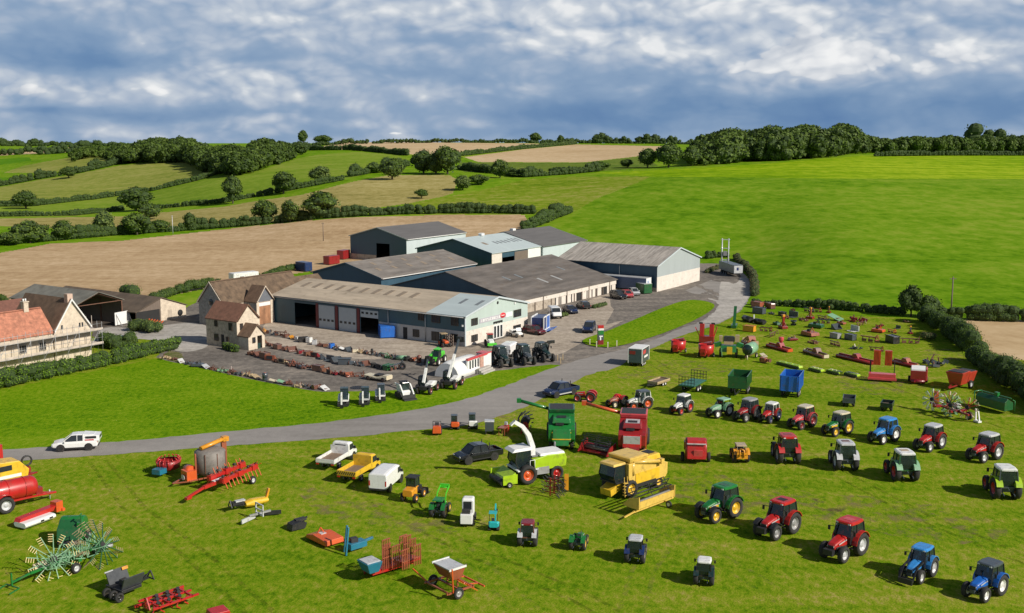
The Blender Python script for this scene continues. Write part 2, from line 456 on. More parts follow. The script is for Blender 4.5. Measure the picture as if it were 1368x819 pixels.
    b2 = N.new('ShaderNodeBackground'); b2.inputs['Strength'].default_value = .065; L.new(sc10.outputs[0], b2.inputs['Color']); L.new(sky.outputs[0], bg.inputs['Color'])
    ms = N.new('ShaderNodeMixShader'); L.new(cv, ms.inputs[0]); L.new(bg.outputs[0], ms.inputs[1]); L.new(b2.outputs[0], ms.inputs[2]); L.new(ms.outputs[0], N['World Output'].inputs['Surface'])
make_world()

cam = bpy.data.cameras.new('camera'); co = bpy.data.objects.new('camera', cam); COL.objects.link(co)
co.location = (0, 0, H); co.rotation_euler = (PI / 2 - PIT, 0, 0)
cam.sensor_width = 36; cam.sensor_fit = 'HORIZONTAL'; cam.lens = 36 * F / 1368; cam.clip_start = 1; cam.clip_end = 12000
sc.camera = co
sc.view_settings.view_transform = 'Standard'; sc.view_settings.look = 'None'; sc.view_settings.exposure = 0
sc.cycles.max_bounces = 4; sc.cycles.diffuse_bounces = 2; sc.cycles.glossy_bounces = 2; sc.cycles.transparent_max_bounces = 8; sc.cycles.caustics_reflective = False; sc.cycles.caustics_refractive = False
try: sc.cycles.use_denoising = True
except Exception: pass

# ---------------------------------------------------------------- the land
GRASS = ground('mown_grass', [(.065, .145, .003), (.12, .22, .005), (.185, .26, .011), (.25, .275, .030), (.36, .31, .085)], .022, .16, 1.4, stripe=rad(-24), bump=.6, stripe_amt=.65, spread=.74, stretch=.8, mixs=(.6, .45, 1.4))
LUSH = ground('lawn_grass', [(.06, .155, .002), (.115, .235, .003), (.165, .275, .006), (.225, .305, .02)], .03, .2, 1.5, stripe=rad(24), bump=.5, stripe_amt=.3, spread=.56, stretch=.8, mixs=(.5, .45, 1.3))
HILLG = ground('hill_grass', [(.075, .18, .003), (.125, .25, .006), (.17, .285, .014), (.235, .31, .03)], .007, .035, .16, stripe=rad(-50), stripe_amt=.3, spread=.56, stretch=1.2, mixs=(.8, .55, 1.1))
PAST = {
    'stubble': ground('stubble', [(.34, .225, .12), (.46, .325, .185), (.58, .43, .27)], .012, .06, .35, stripe=rad(14), stripe_amt=.35, spread=.6, stretch=1.4),
    'stubble_far': ground('stubble_far', [(.44, .31, .17), (.53, .39, .225), (.60, .46, .29)], .008, .04, .2, stripe=rad(8), stripe_amt=.25, spread=.6),
    'tan': ground('dry_pasture', [(.22, .20, .055), (.33, .28, .095), (.42, .36, .15)], .012, .06, .25, spread=.5),
    'mid': ground('grazed_pasture', [(.155, .205, .03), (.24, .265, .05), (.32, .315, .09)], .008, .04, .2, spread=.5),
    'light': ground('green_pasture', [(.13, .22, .015), (.19, .275, .026), (.25, .30, .05)], .008, .04, .2, spread=.5),
    'dark': ground('dull_pasture', [(.08, .14, .018), (.12, .18, .024), (.17, .21, .04)], .008, .04, .2, spread=.5),
    'rough': ground('rough_pasture', [(.11, .19, .006), (.19, .26, .016), (.30, .30, .065)], .012, .06, .25, spread=.46, stripe=rad(30)),
    'bright': ground('bright_ley', [(.12, .24, .002), (.20, .33, .004), (.33, .42, .02)], .006, .03, .15, stripe=rad(2), stripe_amt=.9, spread=.5, stretch=4.),
    'green': ground('green_field', [(.07, .19, .005), (.11, .24, .01)], .01, .05, .3),
}
FIELDS = [  # name, label-free setting; outline as survey points
    ('stubble_field', 'stubble', [(-90, 412), (0, 410), (150, 402), (215, 397), (262, 388), (300, 379), (355, 371), (420, 362), (475, 356), (560, 345), (640, 330), (690, 312), (706, 296), (700, 287), (600, 287), (480, 290), (420, 294), (330, 303), (240, 313), (160, 322), (70, 325), (0, 338), (-90, 345)]),
    ('dry_pasture', 'tan', [(-90, 303), (0, 302), (60, 305), (215, 302), (240, 305), (340, 299), (420, 290), (470, 282), (545, 272), (590, 263), (605, 258), (612, 240), (600, 234), (520, 234), (470, 243), (400, 261), (345, 268), (300, 276), (215, 284), (165, 289), (0, 292), (-90, 292)]),
    ('green_strip', 'light', [(-90, 278), (0, 276), (40, 276), (110, 268), (205, 256), (265, 242), (290, 234), (330, 233), (400, 211), (430, 206), (480, 203), (530, 207), (545, 214), (510, 228), (455, 241), (390, 255), (345, 263), (300, 272), (215, 280), (165, 282), (100, 289), (0, 291), (-90, 291)]),
    ('hillside_pasture', 'mid', [(-90, 280), (-90, 252), (0, 250), (60, 239), (110, 231), (160, 221), (200, 217), (250, 216), (280, 228), (270, 240), (205, 255), (110, 267), (40, 275), (0, 275)]),
    ('green_field', 'green', [(-90, 252), (-90, 240), (0, 237), (28, 237), (50, 240), (0, 249)]),
    ('green_field', 'green', [(-90, 224), (0, 220), (42, 215), (40, 210), (0, 212), (-90, 214)]),
    ('hillside_pasture', 'mid', [(4, 231), (30, 222), (60, 216), (120, 206), (165, 212), (160, 217), (130, 225), (50, 231)]),
    ('stubble_field', 'stubble_far', [(-90, 209), (0, 208), (90, 203.5), (108, 197), (50, 198), (0, 201), (-90, 202)]),
    ('stubble_field', 'stubble_far', [(395, 200), (470, 190), (495, 189), (620, 190.8), (700, 191.5), (745, 192.5), (690, 199), (620, 208), (540, 206), (480, 200)]),
    ('stubble_field', 'stubble_far', [(620, 210), (700, 199.5), (770, 193), (890, 195.5), (860, 208), (780, 217), (640, 216.5)]),
    ('dull_pasture', 'dark', [(612, 217), (640, 217), (780, 217.5), (860, 208.5), (880, 222), (830, 227), (720, 232), (620, 230)]),
    ('rough_pasture', 'rough', [(545, 273), (590, 264), (640, 255), (700, 240), (760, 236), (870, 236), (850, 245), (800, 264), (765, 284), (745, 286), (600, 282)]),
    ('bright_field', 'bright', [(795, 231), (900, 226), (1020, 219), (1150, 208), (1300, 207), (1460, 208), (1460, 240), (1368, 239), (1100, 238.5), (1000, 237), (870, 236)]),
    ('stubble_field', 'stubble_far', [(1262, 426), (1320, 427), (1480, 428), (1480, 530), (1380, 500), (1330, 474), (1290, 448)]),
]
def dens(poly, step=6., closed=True):
    out = []
    n = len(poly)
    for i in range(n if closed else n - 1):
        a, b = poly[i], poly[(i + 1) % n]
        k = max(1, int(math.hypot(b[0] - a[0], b[1] - a[1]) / step))
        out += [(a[0] + (b[0] - a[0]) * j / k, a[1] + (b[1] - a[1]) * j / k) for j in range(k)]
    if not closed: out.append(poly[-1])
    return out

def make_land():
    az = list(np.arange(-27.2, 27.21, .055)); a = 27.2; st = .2
    side = []
    while a < 180:
        st = min(st * 1.25, 9); a += st; side.append(min(a, 180.))
    side[-1] = 180.
    az = [-x for x in side[::-1] if x < 180] + az + side
    az = np.radians(np.array(az)); na = len(az)
    ds = [1., 40, 90, 140, 180] + list(200 * (9.0 ** (np.arange(430) / 430.))) + list(1800 * (5.0 ** (np.arange(1, 26) / 25.)))
    ds = np.array(ds); nd = len(ds)
    AA, DD = np.meshgrid(az, ds, indexing='ij')
    X = np.sin(AA) * DD; Y = np.cos(AA) * DD; Z = ztv(X, Y)
    V = np.stack([X, Y, Z], -1).reshape(-1, 3)
    I, J = np.meshgrid(np.arange(na), np.arange(nd - 1), indexing='ij')
    I2 = (I + 1) % na
    Fq = np.stack([I * nd + J, I * nd + J + 1, I2 * nd + J + 1, I2 * nd + J], -1).reshape(-1, 4)
    cen = V[Fq].mean(1); cx, cy = cen[:, 0], cen[:, 1]
    fid = np.full(len(Fq), -1)
    dist = np.hypot(cx, cy)
    fid[(dist > 215)] = -2                       # rising pasture beyond the yard
    for k, (nm, mk, poly) in enumerate(FIELDS):
        pw = [at(*p) for p in dens(poly)]
        px = np.array([p.x for p in pw]); py = np.array([p.y for p in pw])
        cand = np.where((cx > px.min()) & (cx < px.max()) & (cy > py.min()) & (cy < py.max()))[0]
        ins = np.zeros(len(cand), bool); qx, qy = cx[cand], cy[cand]
        j = len(px) - 1
        for i in range(len(px)):
            c = ((py[i] > qy) != (py[j] > qy))
            with np.errstate(divide='ignore', invalid='ignore'):
                xi = (px[j] - px[i]) * (qy - py[i]) / (py[j] - py[i]) + px[i]
            ins ^= c & (qx < xi); j = i
        fid[cand[ins]] = k
    def sub(name, sel, m):
        f = Fq[sel]; u, inv = np.unique(f, return_inverse=True)
        o = mesh_np(name, V[u], inv.reshape(f.shape), m, smooth=True)
        return tag(o, kind='structure')
    sub('ground', fid == -1, GRASS)
    sub('hill_pasture', fid == -2, HILLG)
    for k, (nm, mk, poly) in enumerate(FIELDS):
        s = fid == k
        if s.any(): sub(nm, s, PAST[mk])
make_land()
# ---------------------------------------------------------------- hard standing, road and lawns
TARMAC = ground('tarmac', [(.20, .185, .17), (.28, .262, .245), (.36, .335, .31)], .05, .25, 1.2, stripe=rad(24), stripe_amt=.45, spread=.7, mixs=(.8, .5, .4))
YARDM = ground('yard_tarmac', [(.125, .112, .10), (.19, .17, .15), (.30, .26, .22)], .05, .2, .9, spread=.5)
CONC = ground('concrete', [(.26, .215, .17), (.39, .33, .265), (.52, .45, .365)], .05, .2, .9, spread=.56)
PALE = ground('pale_road', [(.28, .26, .235), (.40, .375, .34), (.50, .47, .43)], .04, .15, .8, stripe=rad(70), stripe_amt=.4, spread=.56)
VERGE = ground('worn_verge', [(.09, .12, .03), (.16, .15, .07), (.24, .20, .12)], .1, .5, 3.)

def chaikin(p, k=2):
    for _ in range(k):
        q = []
        for i in range(len(p)):
            a, b = p[i], p[(i + 1) % len(p)]
            q += [(a[0] * .75 + b[0] * .25, a[1] * .75 + b[1] * .25), (a[0] * .25 + b[0] * .75, a[1] * .25 + b[1] * .75)]
        p = q
    return p

def sheet(name, poly, z, m, smooth=2, jitter=0.):
    P = [tuple(at(u, v)[:2]) for u, v in poly]
    if smooth: P = chaikin(P, smooth)
    if jitter:
        P = dens(P, .9)
        P = [(x + R.uniform(-jitter, jitter), y + R.uniform(-jitter, jitter)) for x, y in P]
    mb = MB(); mb.add([(x, y, max(0, zt(x, y)) + z) for x, y in P], [tuple(range(len(P)))])
    o = mb.build(name, m)
    for f in o.data.polygons:
        if f.normal.z < 0: o.data.flip_normals(); break
    return tag(o, kind='structure')

ROAD_TOP = [(-60, 605), (0, 601), (140, 592), (300, 577), (420, 566), (500, 556), (560, 547), (620, 535), (683, 513), (720, 498), (752, 487)]
ROAD_BOT = [(820, 494), (790, 498), (745, 522), (712, 539), (680, 553), (620, 570), (560, 574), (480, 583), (420, 587), (300, 596), (190, 604), (140, 608), (0, 618), (-60, 622)]
sheet('lawn', [(-60, 530), (0, 522), (60, 509), (120, 497), (180, 485), (215, 478), (222, 481), (249, 486), (293, 496), (330, 504.6), (366, 512), (427, 523), (446, 522), (515, 521), (560, 519), (620, 506), (650, 496), (700, 490), (738, 484), (752, 484), (754, 490), (720, 500), (683, 515), (620, 537), (560, 549), (420, 568), (300, 579), (140, 594), (0, 603), (-60, 607)], .008, LUSH, 0, .0)
sheet('yard', [(120, 452), (130, 436), (170, 428), (215, 426), (262, 405), (300, 385), (420, 375), (480, 380), (620, 385), (720, 370), (830, 378), (900, 352), (938, 352), (962, 352), (985, 358), (1000, 371), (1003, 385), (1000, 400), (985, 419), (953, 435), (904, 450), (880, 462), (850, 473), (790, 486), (752, 492), (745, 486), (700, 491), (650, 497), (620, 507), (560, 520), (515, 522), (446, 523), (427, 524), (366, 513), (330, 505.6), (293, 497), (249, 487), (222, 482), (205, 476), (240, 462), (210, 452), (160, 455)], .012, YARDM, 1, .12)
sheet('road', ROAD_TOP + [(775, 480), (850, 463), (880, 452), (905, 440), (935, 431), (958, 415), (962, 404), (940, 396), (920, 394), (905, 388), (938, 380), (948, 372), (965, 352), (985, 358), (1000, 371), (1004, 385), (1001, 400), (986, 420), (953, 436), (904, 450), (880, 462), (850, 474)] + ROAD_BOT, .018, TARMAC, 1, .16)
sheet('concrete_apron', [(352, 432), (366, 428), (500, 446), (621, 466), (640, 462), (706, 442), (735, 425), (800, 395), (835, 388), (876, 392), (938, 377), (945, 382), (930, 392), (880, 405), (810, 440), (770, 462), (745, 476), (700, 476), (650, 478), (600, 490), (540, 480), (470, 470), (420, 458), (352, 444)], .022, CONC, 2, .1)
sheet('concrete_apron', [(350, 446), (420, 461), (500, 474), (520, 480), (470, 480), (400, 466), (352, 458)], .023, CONC, 2, .15)
sheet('pale_road', [(890, 397), (938, 380), (948, 371), (966, 353), (985, 358.5), (1000, 371.5), (1003.5, 385), (1000, 400), (985, 419.5), (952, 435), (930, 436), (945, 425), (957, 414), (961, 405), (940, 396.5), (915, 397)], .027, PALE, 1, .2)
sheet('farm_track', [(128, 446), (140, 436), (190, 440), (222, 434), (262, 430), (285, 440), (283, 460), (262, 470), (232, 470), (215, 456), (180, 452), (150, 455)], .026, PALE, 2, .1)
sheet('grass_island', [(777, 459), (797, 464.5), (824, 464.5), (879, 449), (928.5, 429), (953, 414), (956, 407), (941, 402), (918, 400.7), (891, 409), (841, 430.5), (809, 444), (780, 453)], .12, LUSH, 2, .05)
sheet('worn_verge', [(215, 474), (232, 468), (246, 474), (240, 484), (225, 482)], .014, VERGE, 2, .2)

def wornmat(name, col, lo, hi, scale=.9):
    m, N, L, B = nodes(name); g = N.new('ShaderNodeNewGeometry'); B.inputs['Base Color'].default_value = c4(col); B.inputs['Roughness'].default_value = 1; B.inputs['Specular IOR Level'].default_value = .02
    n = N.new('ShaderNodeTexNoise'); n.inputs['Scale'].default_value = scale; n.inputs['Detail'].default_value = 6; n.inputs['Roughness'].default_value = .7; L.new(g.outputs['Position'], n.inputs['Vector'])
    r = N.new('ShaderNodeMapRange'); r.inputs['From Min'].default_value = lo; r.inputs['From Max'].default_value = hi; r.inputs['To Max'].default_value = .85; L.new(n.outputs['Fac'], r.inputs['Value'])
    t = N.new('ShaderNodeBsdfTransparent'); x = N.new('ShaderNodeMixShader'); L.new(r.outputs[0], x.inputs[0]); L.new(t.outputs[0], x.inputs[1]); L.new(B.outputs[0], x.inputs[2]); L.new(x.outputs[0], N['Material Output'].inputs['Surface'])
    return m
WORN = wornmat('worn_grass', (.27, .21, .10), .50, .72, .55); RUT = wornmat('wheel_rut', (.085, .12, .010), .44, .84, 1.2); RUTP = wornmat('pale_rut', (.28, .25, .07), .48, .88, 1.0)
for poly in ([(815, 506), (850, 492), (900, 480), (950, 482), (990, 494), (930, 502), (860, 507)], [(1230, 468), (1265, 462), (1300, 478), (1270, 490), (1235, 482)], [(560, 574), (640, 562), (700, 548), (745, 524), (765, 526), (720, 552), (650, 572)], [(1120, 498), (1200, 506), (1250, 520), (1180, 530), (1110, 518)], [(860, 640), (960, 630), (1100, 660), (1180, 700), (1000, 690), (900, 668)], [(1080, 655), (1300, 680), (1368, 720), (1250, 730), (1100, 690)], [(380, 640), (560, 690), (700, 690), (560, 720), (420, 690)]):
    sheet('worn_grass', poly, .006, WORN, 2, .4)
def ruts(line, m, gap=1.7, w=.42):
    P = [at(*q) for q in dens(line, 8, False)]
    for s_ in (-1, 1):
        mb = MB(); V = []
        for i, p in enumerate(P):
            a, b_ = P[max(0, i - 1)], P[min(len(P) - 1, i + 1)]; d = Vector((b_.x - a.x, b_.y - a.y, 0)).normalized(); nrm = Vector((-d.y, d.x, 0))
            for k in (-.5, .5): V.append(tuple(Vector((p.x, p.y, max(0, p.z) + .005)) + nrm * (s_ * gap / 2 + k * w)))
        mb.add(V, [(2 * i, 2 * i + 1, 2 * i + 3, 2 * i + 2) for i in range(len(P) - 1)]); tag(mb.build('wheel_rut', m), kind='structure')
for ln, m_ in (([(420, 600), (520, 680), (640, 740), (780, 800), (830, 830)], RUT), ([(130, 614), (180, 680), (260, 740), (360, 830)], RUT), ([(700, 560), (780, 622), (880, 700), (1000, 770), (1090, 830)], RUTP), ([(870, 482), (960, 540), (1080, 610), (1230, 690), (1400, 760)], RUT), ([(850, 490), (900, 530), (940, 600), (920, 680), (860, 760), (840, 830)], RUTP), ([(985, 420), (1060, 450), (1160, 500), (1260, 540), (1400, 590)], RUT), ([(330, 600), (440, 650), (600, 720), (720, 830)], RUTP)): ruts(ln, m_)
# ---------------------------------------------------------------- buildings, all set out on the farm's own grid
GA = rad(56.2)
E1 = Vector((math.cos(GA), math.sin(GA), 0)); E2 = Vector((-E1.y, E1.x, 0))
def W(s, t, z=0): return E1 * s + E2 * t + Vector((0, 0, z))
def onwall(axis, val, u, v):
    """where the sight line meets the grid plane s=val or t=val: (other coordinate, height)"""
    r = Vector(ray(u, v)); e, o = (E1, E2) if axis == 's' else (E2, E1)
    k = val / r.dot(e)
    p = r * k
    return p.dot(o), H + p.z

CLAD = mat('clad_teal', (.040, .10, .13), .45, var=.10, scale=.6, streak=(1, 1, .12), dirt=.05)
CLADG = mat('clad_pale_green', (.44, .53, .49), .5, var=.06, scale=.5, streak=(1, 1, .12))
CLADB = mat('clad_slate_blue', (.038, .085, .125), .45, var=.1, scale=.6, streak=(1, 1, .12))
CLADL = mat('clad_light', (.50, .56, .58), .5, var=.06, scale=.5, streak=(1, 1, .15))
CLADS = mat('clad_grey', (.36, .40, .40), .5, var=.06, scale=.5, streak=(1, 1, .15))
BLOCK = mat('painted_block', (.66, .60, .53), .8, var=.10, scale=.9, dirt=.16)
BLOCKG = mat('weathered_block', (.42, .36, .29), .85, var=.2, scale=.8, dirt=.35)
WHITE = mat('white_paint', (.76, .76, .74), .45, var=.05, scale=1.5, dirt=.06)
ROOFT = mat('roof_tan_sheet', (.43, .355, .265), .85, var=.22, scale=.45, streak=(1.2, .25, 1), dirt=.14, bump=.1)
ROOFG = mat('roof_grey_sheet', (.19, .17, .152), .85, var=.34, scale=.4, streak=(.35, 1.6, 1), dirt=.22, bump=.1)
ROOFD = mat('roof_dark_sheet', (.135, .118, .105), .88, var=.42, scale=.4, streak=(.35, 1.6, 1), dirt=.22, bump=.1)
ROOFC = mat('roof_charcoal_sheet', (.125, .12, .118), .8, var=.15, scale=.35, streak=(.3, 2.5, 1), bump=.1)
ROOFM = mat('roof_pale_metal', (.47, .54, .54), .42, var=.06, scale=.4, streak=(2, .3, 1))
ROOFS = mat('roof_streaky_sheet', (.36, .325, .285), .85, var=.5, scale=.6, streak=(.2, 3.2, 1), dirt=.2, bump=.1)
LIGHTD = mat('rooflight_dull', (.26, .205, .15), .6, var=.1)
LIGHTG = mat('rooflight_grey', (.19, .21, .22), .45, var=.1)
LIGHTP = mat('rooflight_pale', (.36, .36, .35), .5, var=.1)
STONE = mat('rubble_stone', (.42, .36, .27), .9, var=.35, scale=2.2, dirt=.12, bump=.5)
STONEP = mat('pale_stone', (.60, .51, .40), .9, var=.18, scale=1.8, dirt=.10, bump=.4)
STONEG = mat('grey_stone', (.27, .26, .235), .9, var=.35, scale=2.0, dirt=.15, bump=.5)
TILER = mat('red_clay_tile', (.42, .17, .105), .8, var=.38, scale=1.4, dirt=.2, bump=.4)
TILEB = mat('brown_clay_tile', (.155, .095, .06), .85, var=.35, scale=1.2, dirt=.2, bump=.4)
TILEM = mat('mossy_clay_tile', (.13, .088, .056), .88, var=.5, scale=1.0, dirt=.35, bump=.4)
RUSTY = mat('rusty_sheet', (.30, .15, .08), .75, var=.55, scale=.9, streak=(1, 1, .3), dirt=.2)
DARKV = mat('shadowy_dark', (.02, .02, .02), .8, var=.2)  # near-black of dark doors; on opening panels it stands in for shade
MAROON = mat('maroon_steel', (.13, .018, .022), .5, var=.1)
DOORG = mat('roller_door', (.40, .45, .48), .45, var=.06)
WINF = mat('window_frame_brown', (.05, .032, .022), .5, var=.1)
GLASSD = mat('dark_window_glass', (.03, .035, .04), .08, var=.3, scale=.8)
STEEL = mat('galvanised_steel', (.42, .43, .43), .45, metal=.5, var=.12)
WOODB = mat('brown_boarding', (.16, .125, .10), .85, var=.2, streak=(2, 2, .2))
PLANK = mat('scaffold_board', (.50, .43, .36), .85, var=.25, scale=1.5)
REDP = mat('red_sign', (.62, .03, .04), .45, var=.05)
GREYB = mat('grey_band', (.42, .41, .45), .5, var=.05)

class Bld:
    def __init__(s, name, label, cat, s0, s1, t0, t1, group=None, z=0.):
        s.c = ((s0 + s1) / 2, (t0 + t1) / 2)
        s.s0, s.s1, s.t0, s.t1 = s0, s1, t0, t1
        s.lx, s.ly = (s1 - s0) / 2, (t1 - t0) / 2
        s.r = empty(name, W(s.c[0], s.c[1], z), GA, label, cat, group)
        s.z0 = z
    def L(s, S, T, z=0): return (S - s.c[0], T - s.c[1], z)
    def rect(s, wall, a0, a1, z0, z1, name, m, d=.06, off=0., parent=None, label=None):
        """panel standing d proud of a wall; wall is 's' or 't' (low side), 'S' or 'T' (high side)"""
        mb = MB(); s._rect(mb, wall, a0, a1, z0, z1, d, off)
        o = mb.build(name, m, parent or s.r)
        if label: o['label'] = label
        return o
    def _rect(s, mb, wall, a0, a1, z0, z1, d=.06, off=0.):
        lo, hi = -d - off, -off + (.04 if off == 0 else 0)
        if wall in 'st':
            base = (s.s0 if wall == 's' else s.t0); b0, b1 = base + lo, base + hi
        else:
            base = (s.s1 if wall == 'S' else s.t1); b0, b1 = base - hi, base - lo
        if wall in 'sS': p, q = s.L(b0, a0, z0), s.L(b1, a1, z1)
        else: p, q = s.L(a0, b0, z0), s.L(a1, b1, z1)
        c = [(p[i] + q[i]) / 2 for i in range(3)]; mb.box(c, [abs(q[i] - p[i]) for i in range(3)])
    def px(s, wall, u0, v0, u1, v1):
        ax, val = ('s', s.s0) if wall == 's' else ('t', s.t0)
        um, vm = (u0 + u1) / 2, (v0 + v1) / 2
        a = sorted([onwall(ax, val, u0, vm)[0], onwall(ax, val, u1, vm)[0]]); z = sorted([onwall(ax, val, um, v0)[1], onwall(ax, val, um, v1)[1]])
        return a[0], a[1], max(0.02, z[0]), z[1]
    def window(s, wall, a0, a1, z0, z1, mull=1, fm=None, name='window'):
        mb = MB(); w = .09
        for r in ((a0, a1, z0, z0 + w), (a0, a1, z1 - w, z1), (a0, a0 + w, z0 + w, z1 - w), (a1 - w, a1, z0 + w, z1 - w)): s._rect(mb, wall, *r, d=.15)
        for k in range(mull):
            a = a0 + (a1 - a0) * (k + 1) / (mull + 1); s._rect(mb, wall, a - .04, a + .04, z0 + w, z1 - w, d=.14)
        f = mb.build(name, fm or WINF, s.r)
        mb = MB(); s._rect(mb, wall, a0 + w * .5, a1 - w * .5, z0 + w * .5, z1 - w * .5, d=.11); mb.build('pane', GLASSD, f)
        return f
    def grid(s, mb, wall, a0, a1, z0, z1, holes, top=None):
        """wall sheet with rectangular openings"""
        base = {'s': s.s0, 'S': s.s1, 't': s.t0, 'T': s.t1}[wall]
        A = sorted(set([a0, a1] + [min(max(h[i], a0), a1) for h in holes for i in (0, 1)])); Z = sorted(set([z0, z1] + [min(max(h[i], z0), z1) for h in holes for i in (2, 3)]))
        def P(a, z): return s.L(base, a, z) if wall in 'sS' else s.L(a, base, z)
        for i in range(len(A) - 1):
            for k in range(len(Z) - 1):
                am, zm = (A[i] + A[i + 1]) / 2, (Z[k] + Z[k + 1]) / 2
                if any(h[0] < am < h[1] and h[2] < zm < h[3] for h in holes): continue
                mb.add([P(A[i], Z[k]), P(A[i + 1], Z[k]), P(A[i + 1], Z[k + 1]), P(A[i], Z[k + 1])], [(0, 1, 2, 3)])
    def shell(s, eave, ridge, axis, wm, rm, holes=None, over=.35, th=.14, eave2=None, ridge_at=.5, skip='', roofname='roof', roof=True, gm=None):
        """walls with openings, and a pitched roof; axis = 's' or 't' is the ridge's direction"""
        holes = holes or {}; e2 = eave if eave2 is None else eave2
        s.eave, s.ridge, s.axis, s.e2, s.ra = eave, ridge, axis, e2, ridge_at
        mb = MB(); lo, hi = ('t', 'T') if axis == 's' else ('s', 'S')
        ends = ('s', 'S') if axis == 's' else ('t', 'T')
        rng = {'s': (s.t0, s.t1), 'S': (s.t0, s.t1), 't': (s.s0, s.s1), 'T': (s.s0, s.s1)}
        for w_, e in ((lo, eave), (hi, e2)):
            if w_ not in skip: s.grid(mb, w_, *rng[w_], 0, e, holes.get(w_, []))
        gb = MB() if gm else mb
        for w_ in ends:
            if w_ in skip: continue
            a0, a1 = rng[w_]; em = min(eave, e2)
            s.grid(mb, w_, a0, a1, 0, em, holes.get(w_, []))
            base = {'s': s.s0, 'S': s.s1, 't': s.t0, 'T': s.t1}[w_]
            def P(a, z): return s.L(base, a, z) if w_ in 'sS' else s.L(a, base, z)
            gb.add([P(a0, em), P(a1, em), P(a1, e2 + .001), P(a0 + (a1 - a0) * ridge_at, ridge), P(a0, eave + .001)], [(0, 1, 2, 3, 4)])
        if mb.v: mb.build('wall', wm, s.r)
        if gm: gb.build('gable', gm, s.r)
        if roof: s.roof(rm, over, th, roofname)
    def slope(s, side):
        """(low point across, its height), (ridge across, its height) of one roof side, in local across-coordinates"""
        l = s.ly if s.axis == 's' else s.lx
        r = -l + 2 * l * s.ra
        return ((-l, s.eave) if side < 0 else (l, s.e2)), (r, s.ridge)
    def roof(s, m, over=.35, th=.14, name='roof', a0=None, a1=None, sides=(-1, 1), lift=0.):
        la = s.lx if s.axis == 's' else s.ly
        a0 = -la - over if a0 is None else a0; a1 = la + over if a1 is None else a1
        mb = MB()
        low = []
        for sd_ in (-1, 1):
            (p, pz), (r, rz) = s.slope(sd_)
            g = (rz - pz) / (r - p); q = p + sd_ * over
            low.append((q, pz + g * (q - p) + .03 + lift))
        r = s.slope(1)[1]; top = (r[0], r[1] + .03 + lift)
        poly = [low[0], top, low[1], (low[1][0], low[1][1] + th), (top[0], top[1] + th), (low[0][0], low[0][1] + th)]
        if sides == (-1,): poly = [low[0], top, (top[0], top[1] + th), (low[0][0], low[0][1] + th)]
        if sides == (1,): poly = [top, low[1], (low[1][0], low[1][1] + th), (top[0], top[1] + th)]
        mb.prism(poly, a0, a1, 'x' if s.axis == 's' else 'y')
        s.th = th
        return mb.build(name, m, s.r)
    def onroof(s, side, f, up=.0):
        (p, pz), (r, rz) = s.slope(side)
        return p + (r - p) * f, pz + (rz - pz) * f + .03 + s.th + up
    def rooflights(s, side, alongs, f0, f1, w, m, name='rooflight'):
        for a in alongs:
            mb = MB(); (x0, z0), (x1, z1) = s.onroof(side, f0), s.onroof(side, f1)
            poly = [(x0, z0 - .02), (x1, z1 - .02), (x1, z1 + .03), (x0, z0 + .03)]
            mb.prism(poly, a - w / 2, a + w / 2, 'x' if s.axis == 's' else 'y'); mb.build(name, m, s.r)
    def ridgecap(s, m, over=.35):
        r, rz = s.slope(1)[1]; la = (s.lx if s.axis == 's' else s.ly) + over
        mb = MB(); z = rz + .03 + s.th
        mb.prism([(r - .3, z - .09), (r, z + .05), (r + .3, z - .09), (r, z - .02)], -la, la, 'x' if s.axis == 's' else 'y'); mb.build('ridge_cap', m, s.r)
    def barge(s, m, end, w=.25):
        """trim along the sloping edge of a gable"""
        la = (s.lx if s.axis == 's' else s.ly) + .36; a = -la if end < 0 else la
        mb = MB()
        for sd_ in (-1, 1):
            (x0, z0), (x1, z1) = s.onroof(sd_, -.03), s.onroof(sd_, 1)
            poly = [(x0, z0 - w), (x1, z1 - w), (x1, z1 + .04), (x0, z0 + .04)]
            mb.prism(poly, a - .05, a + .05, 'x' if s.axis == 's' else 'y')
        mb.build('bargeboard', m, s.r)
    def gutter(s, m, side, r=.09):
        x, z = s.onroof(side, 0); x += side * .42; z -= .28
        la = s.lx if s.axis == 's' else s.ly
        mb = MB()
        a, b = ((-la, x, z), (la, x, z)) if s.axis == 's' else ((x, -la, z), (x, la, z))
        mb.cyl(a, b, r, n=6); mb.build('gutter', m, s.r)

# --- workshop with offices (front, long side in shade)
b = Bld('workshop', 'long tan roofed workshop with white roller doors and a pale green office gable', 'workshop', 139.6, 158.3, 102.7, 146.9)
open1 = b.px('s', 394, 401, 423, 436); rd1 = b.px('s', 425.5, 403, 447, 437); rd2 = b.px('s', 453, 408, 476, 442); open2 = b.px('s', 482, 412, 505.5, 446)
open1 = (open1[0], open1[1], 0, 4.1); rd1 = (rd1[0], rd1[1], 0, 4.2); rd2 = (rd2[0], rd2[1], 0, 4.2); open2 = (open2[0], open2[1], 0, 4.2)
split = onwall('s', 139.6, 507, 450)[0]
b.shell(4.9, 7.0, 't', CLAD, ROOFT, {'s': [open1, (open2[0], open2[1], 0, 2.9)]}, roof=False)
rs = onwall('s', 139.6, 571, 420)[0] - b.c[1]
b.roof(ROOFT, a0=rs + .02, a1=b.ly + .35); o = b.roof(ROOFM, a0=-b.ly - .4, a1=rs, name='office_roof', lift=.02); o['label'] = 'pale metal roof over the office end'
b.th = .16
lights = [onwall('s', 139.6, u, 400)[0] - b.c[1] for u in (0,)]
b.rooflights(-1, [b.ly - 2.6 - 2.9 * k for k in range(10)], .55, .80, 1.0, LIGHTD)
b.rooflights(-1, [rs - 3.2, rs - 6.6], .5, .74, .7, LIGHTG)
b.gutter(STEEL, -1); b.barge(CLADL, -1); b.ridgecap(ROOFT)
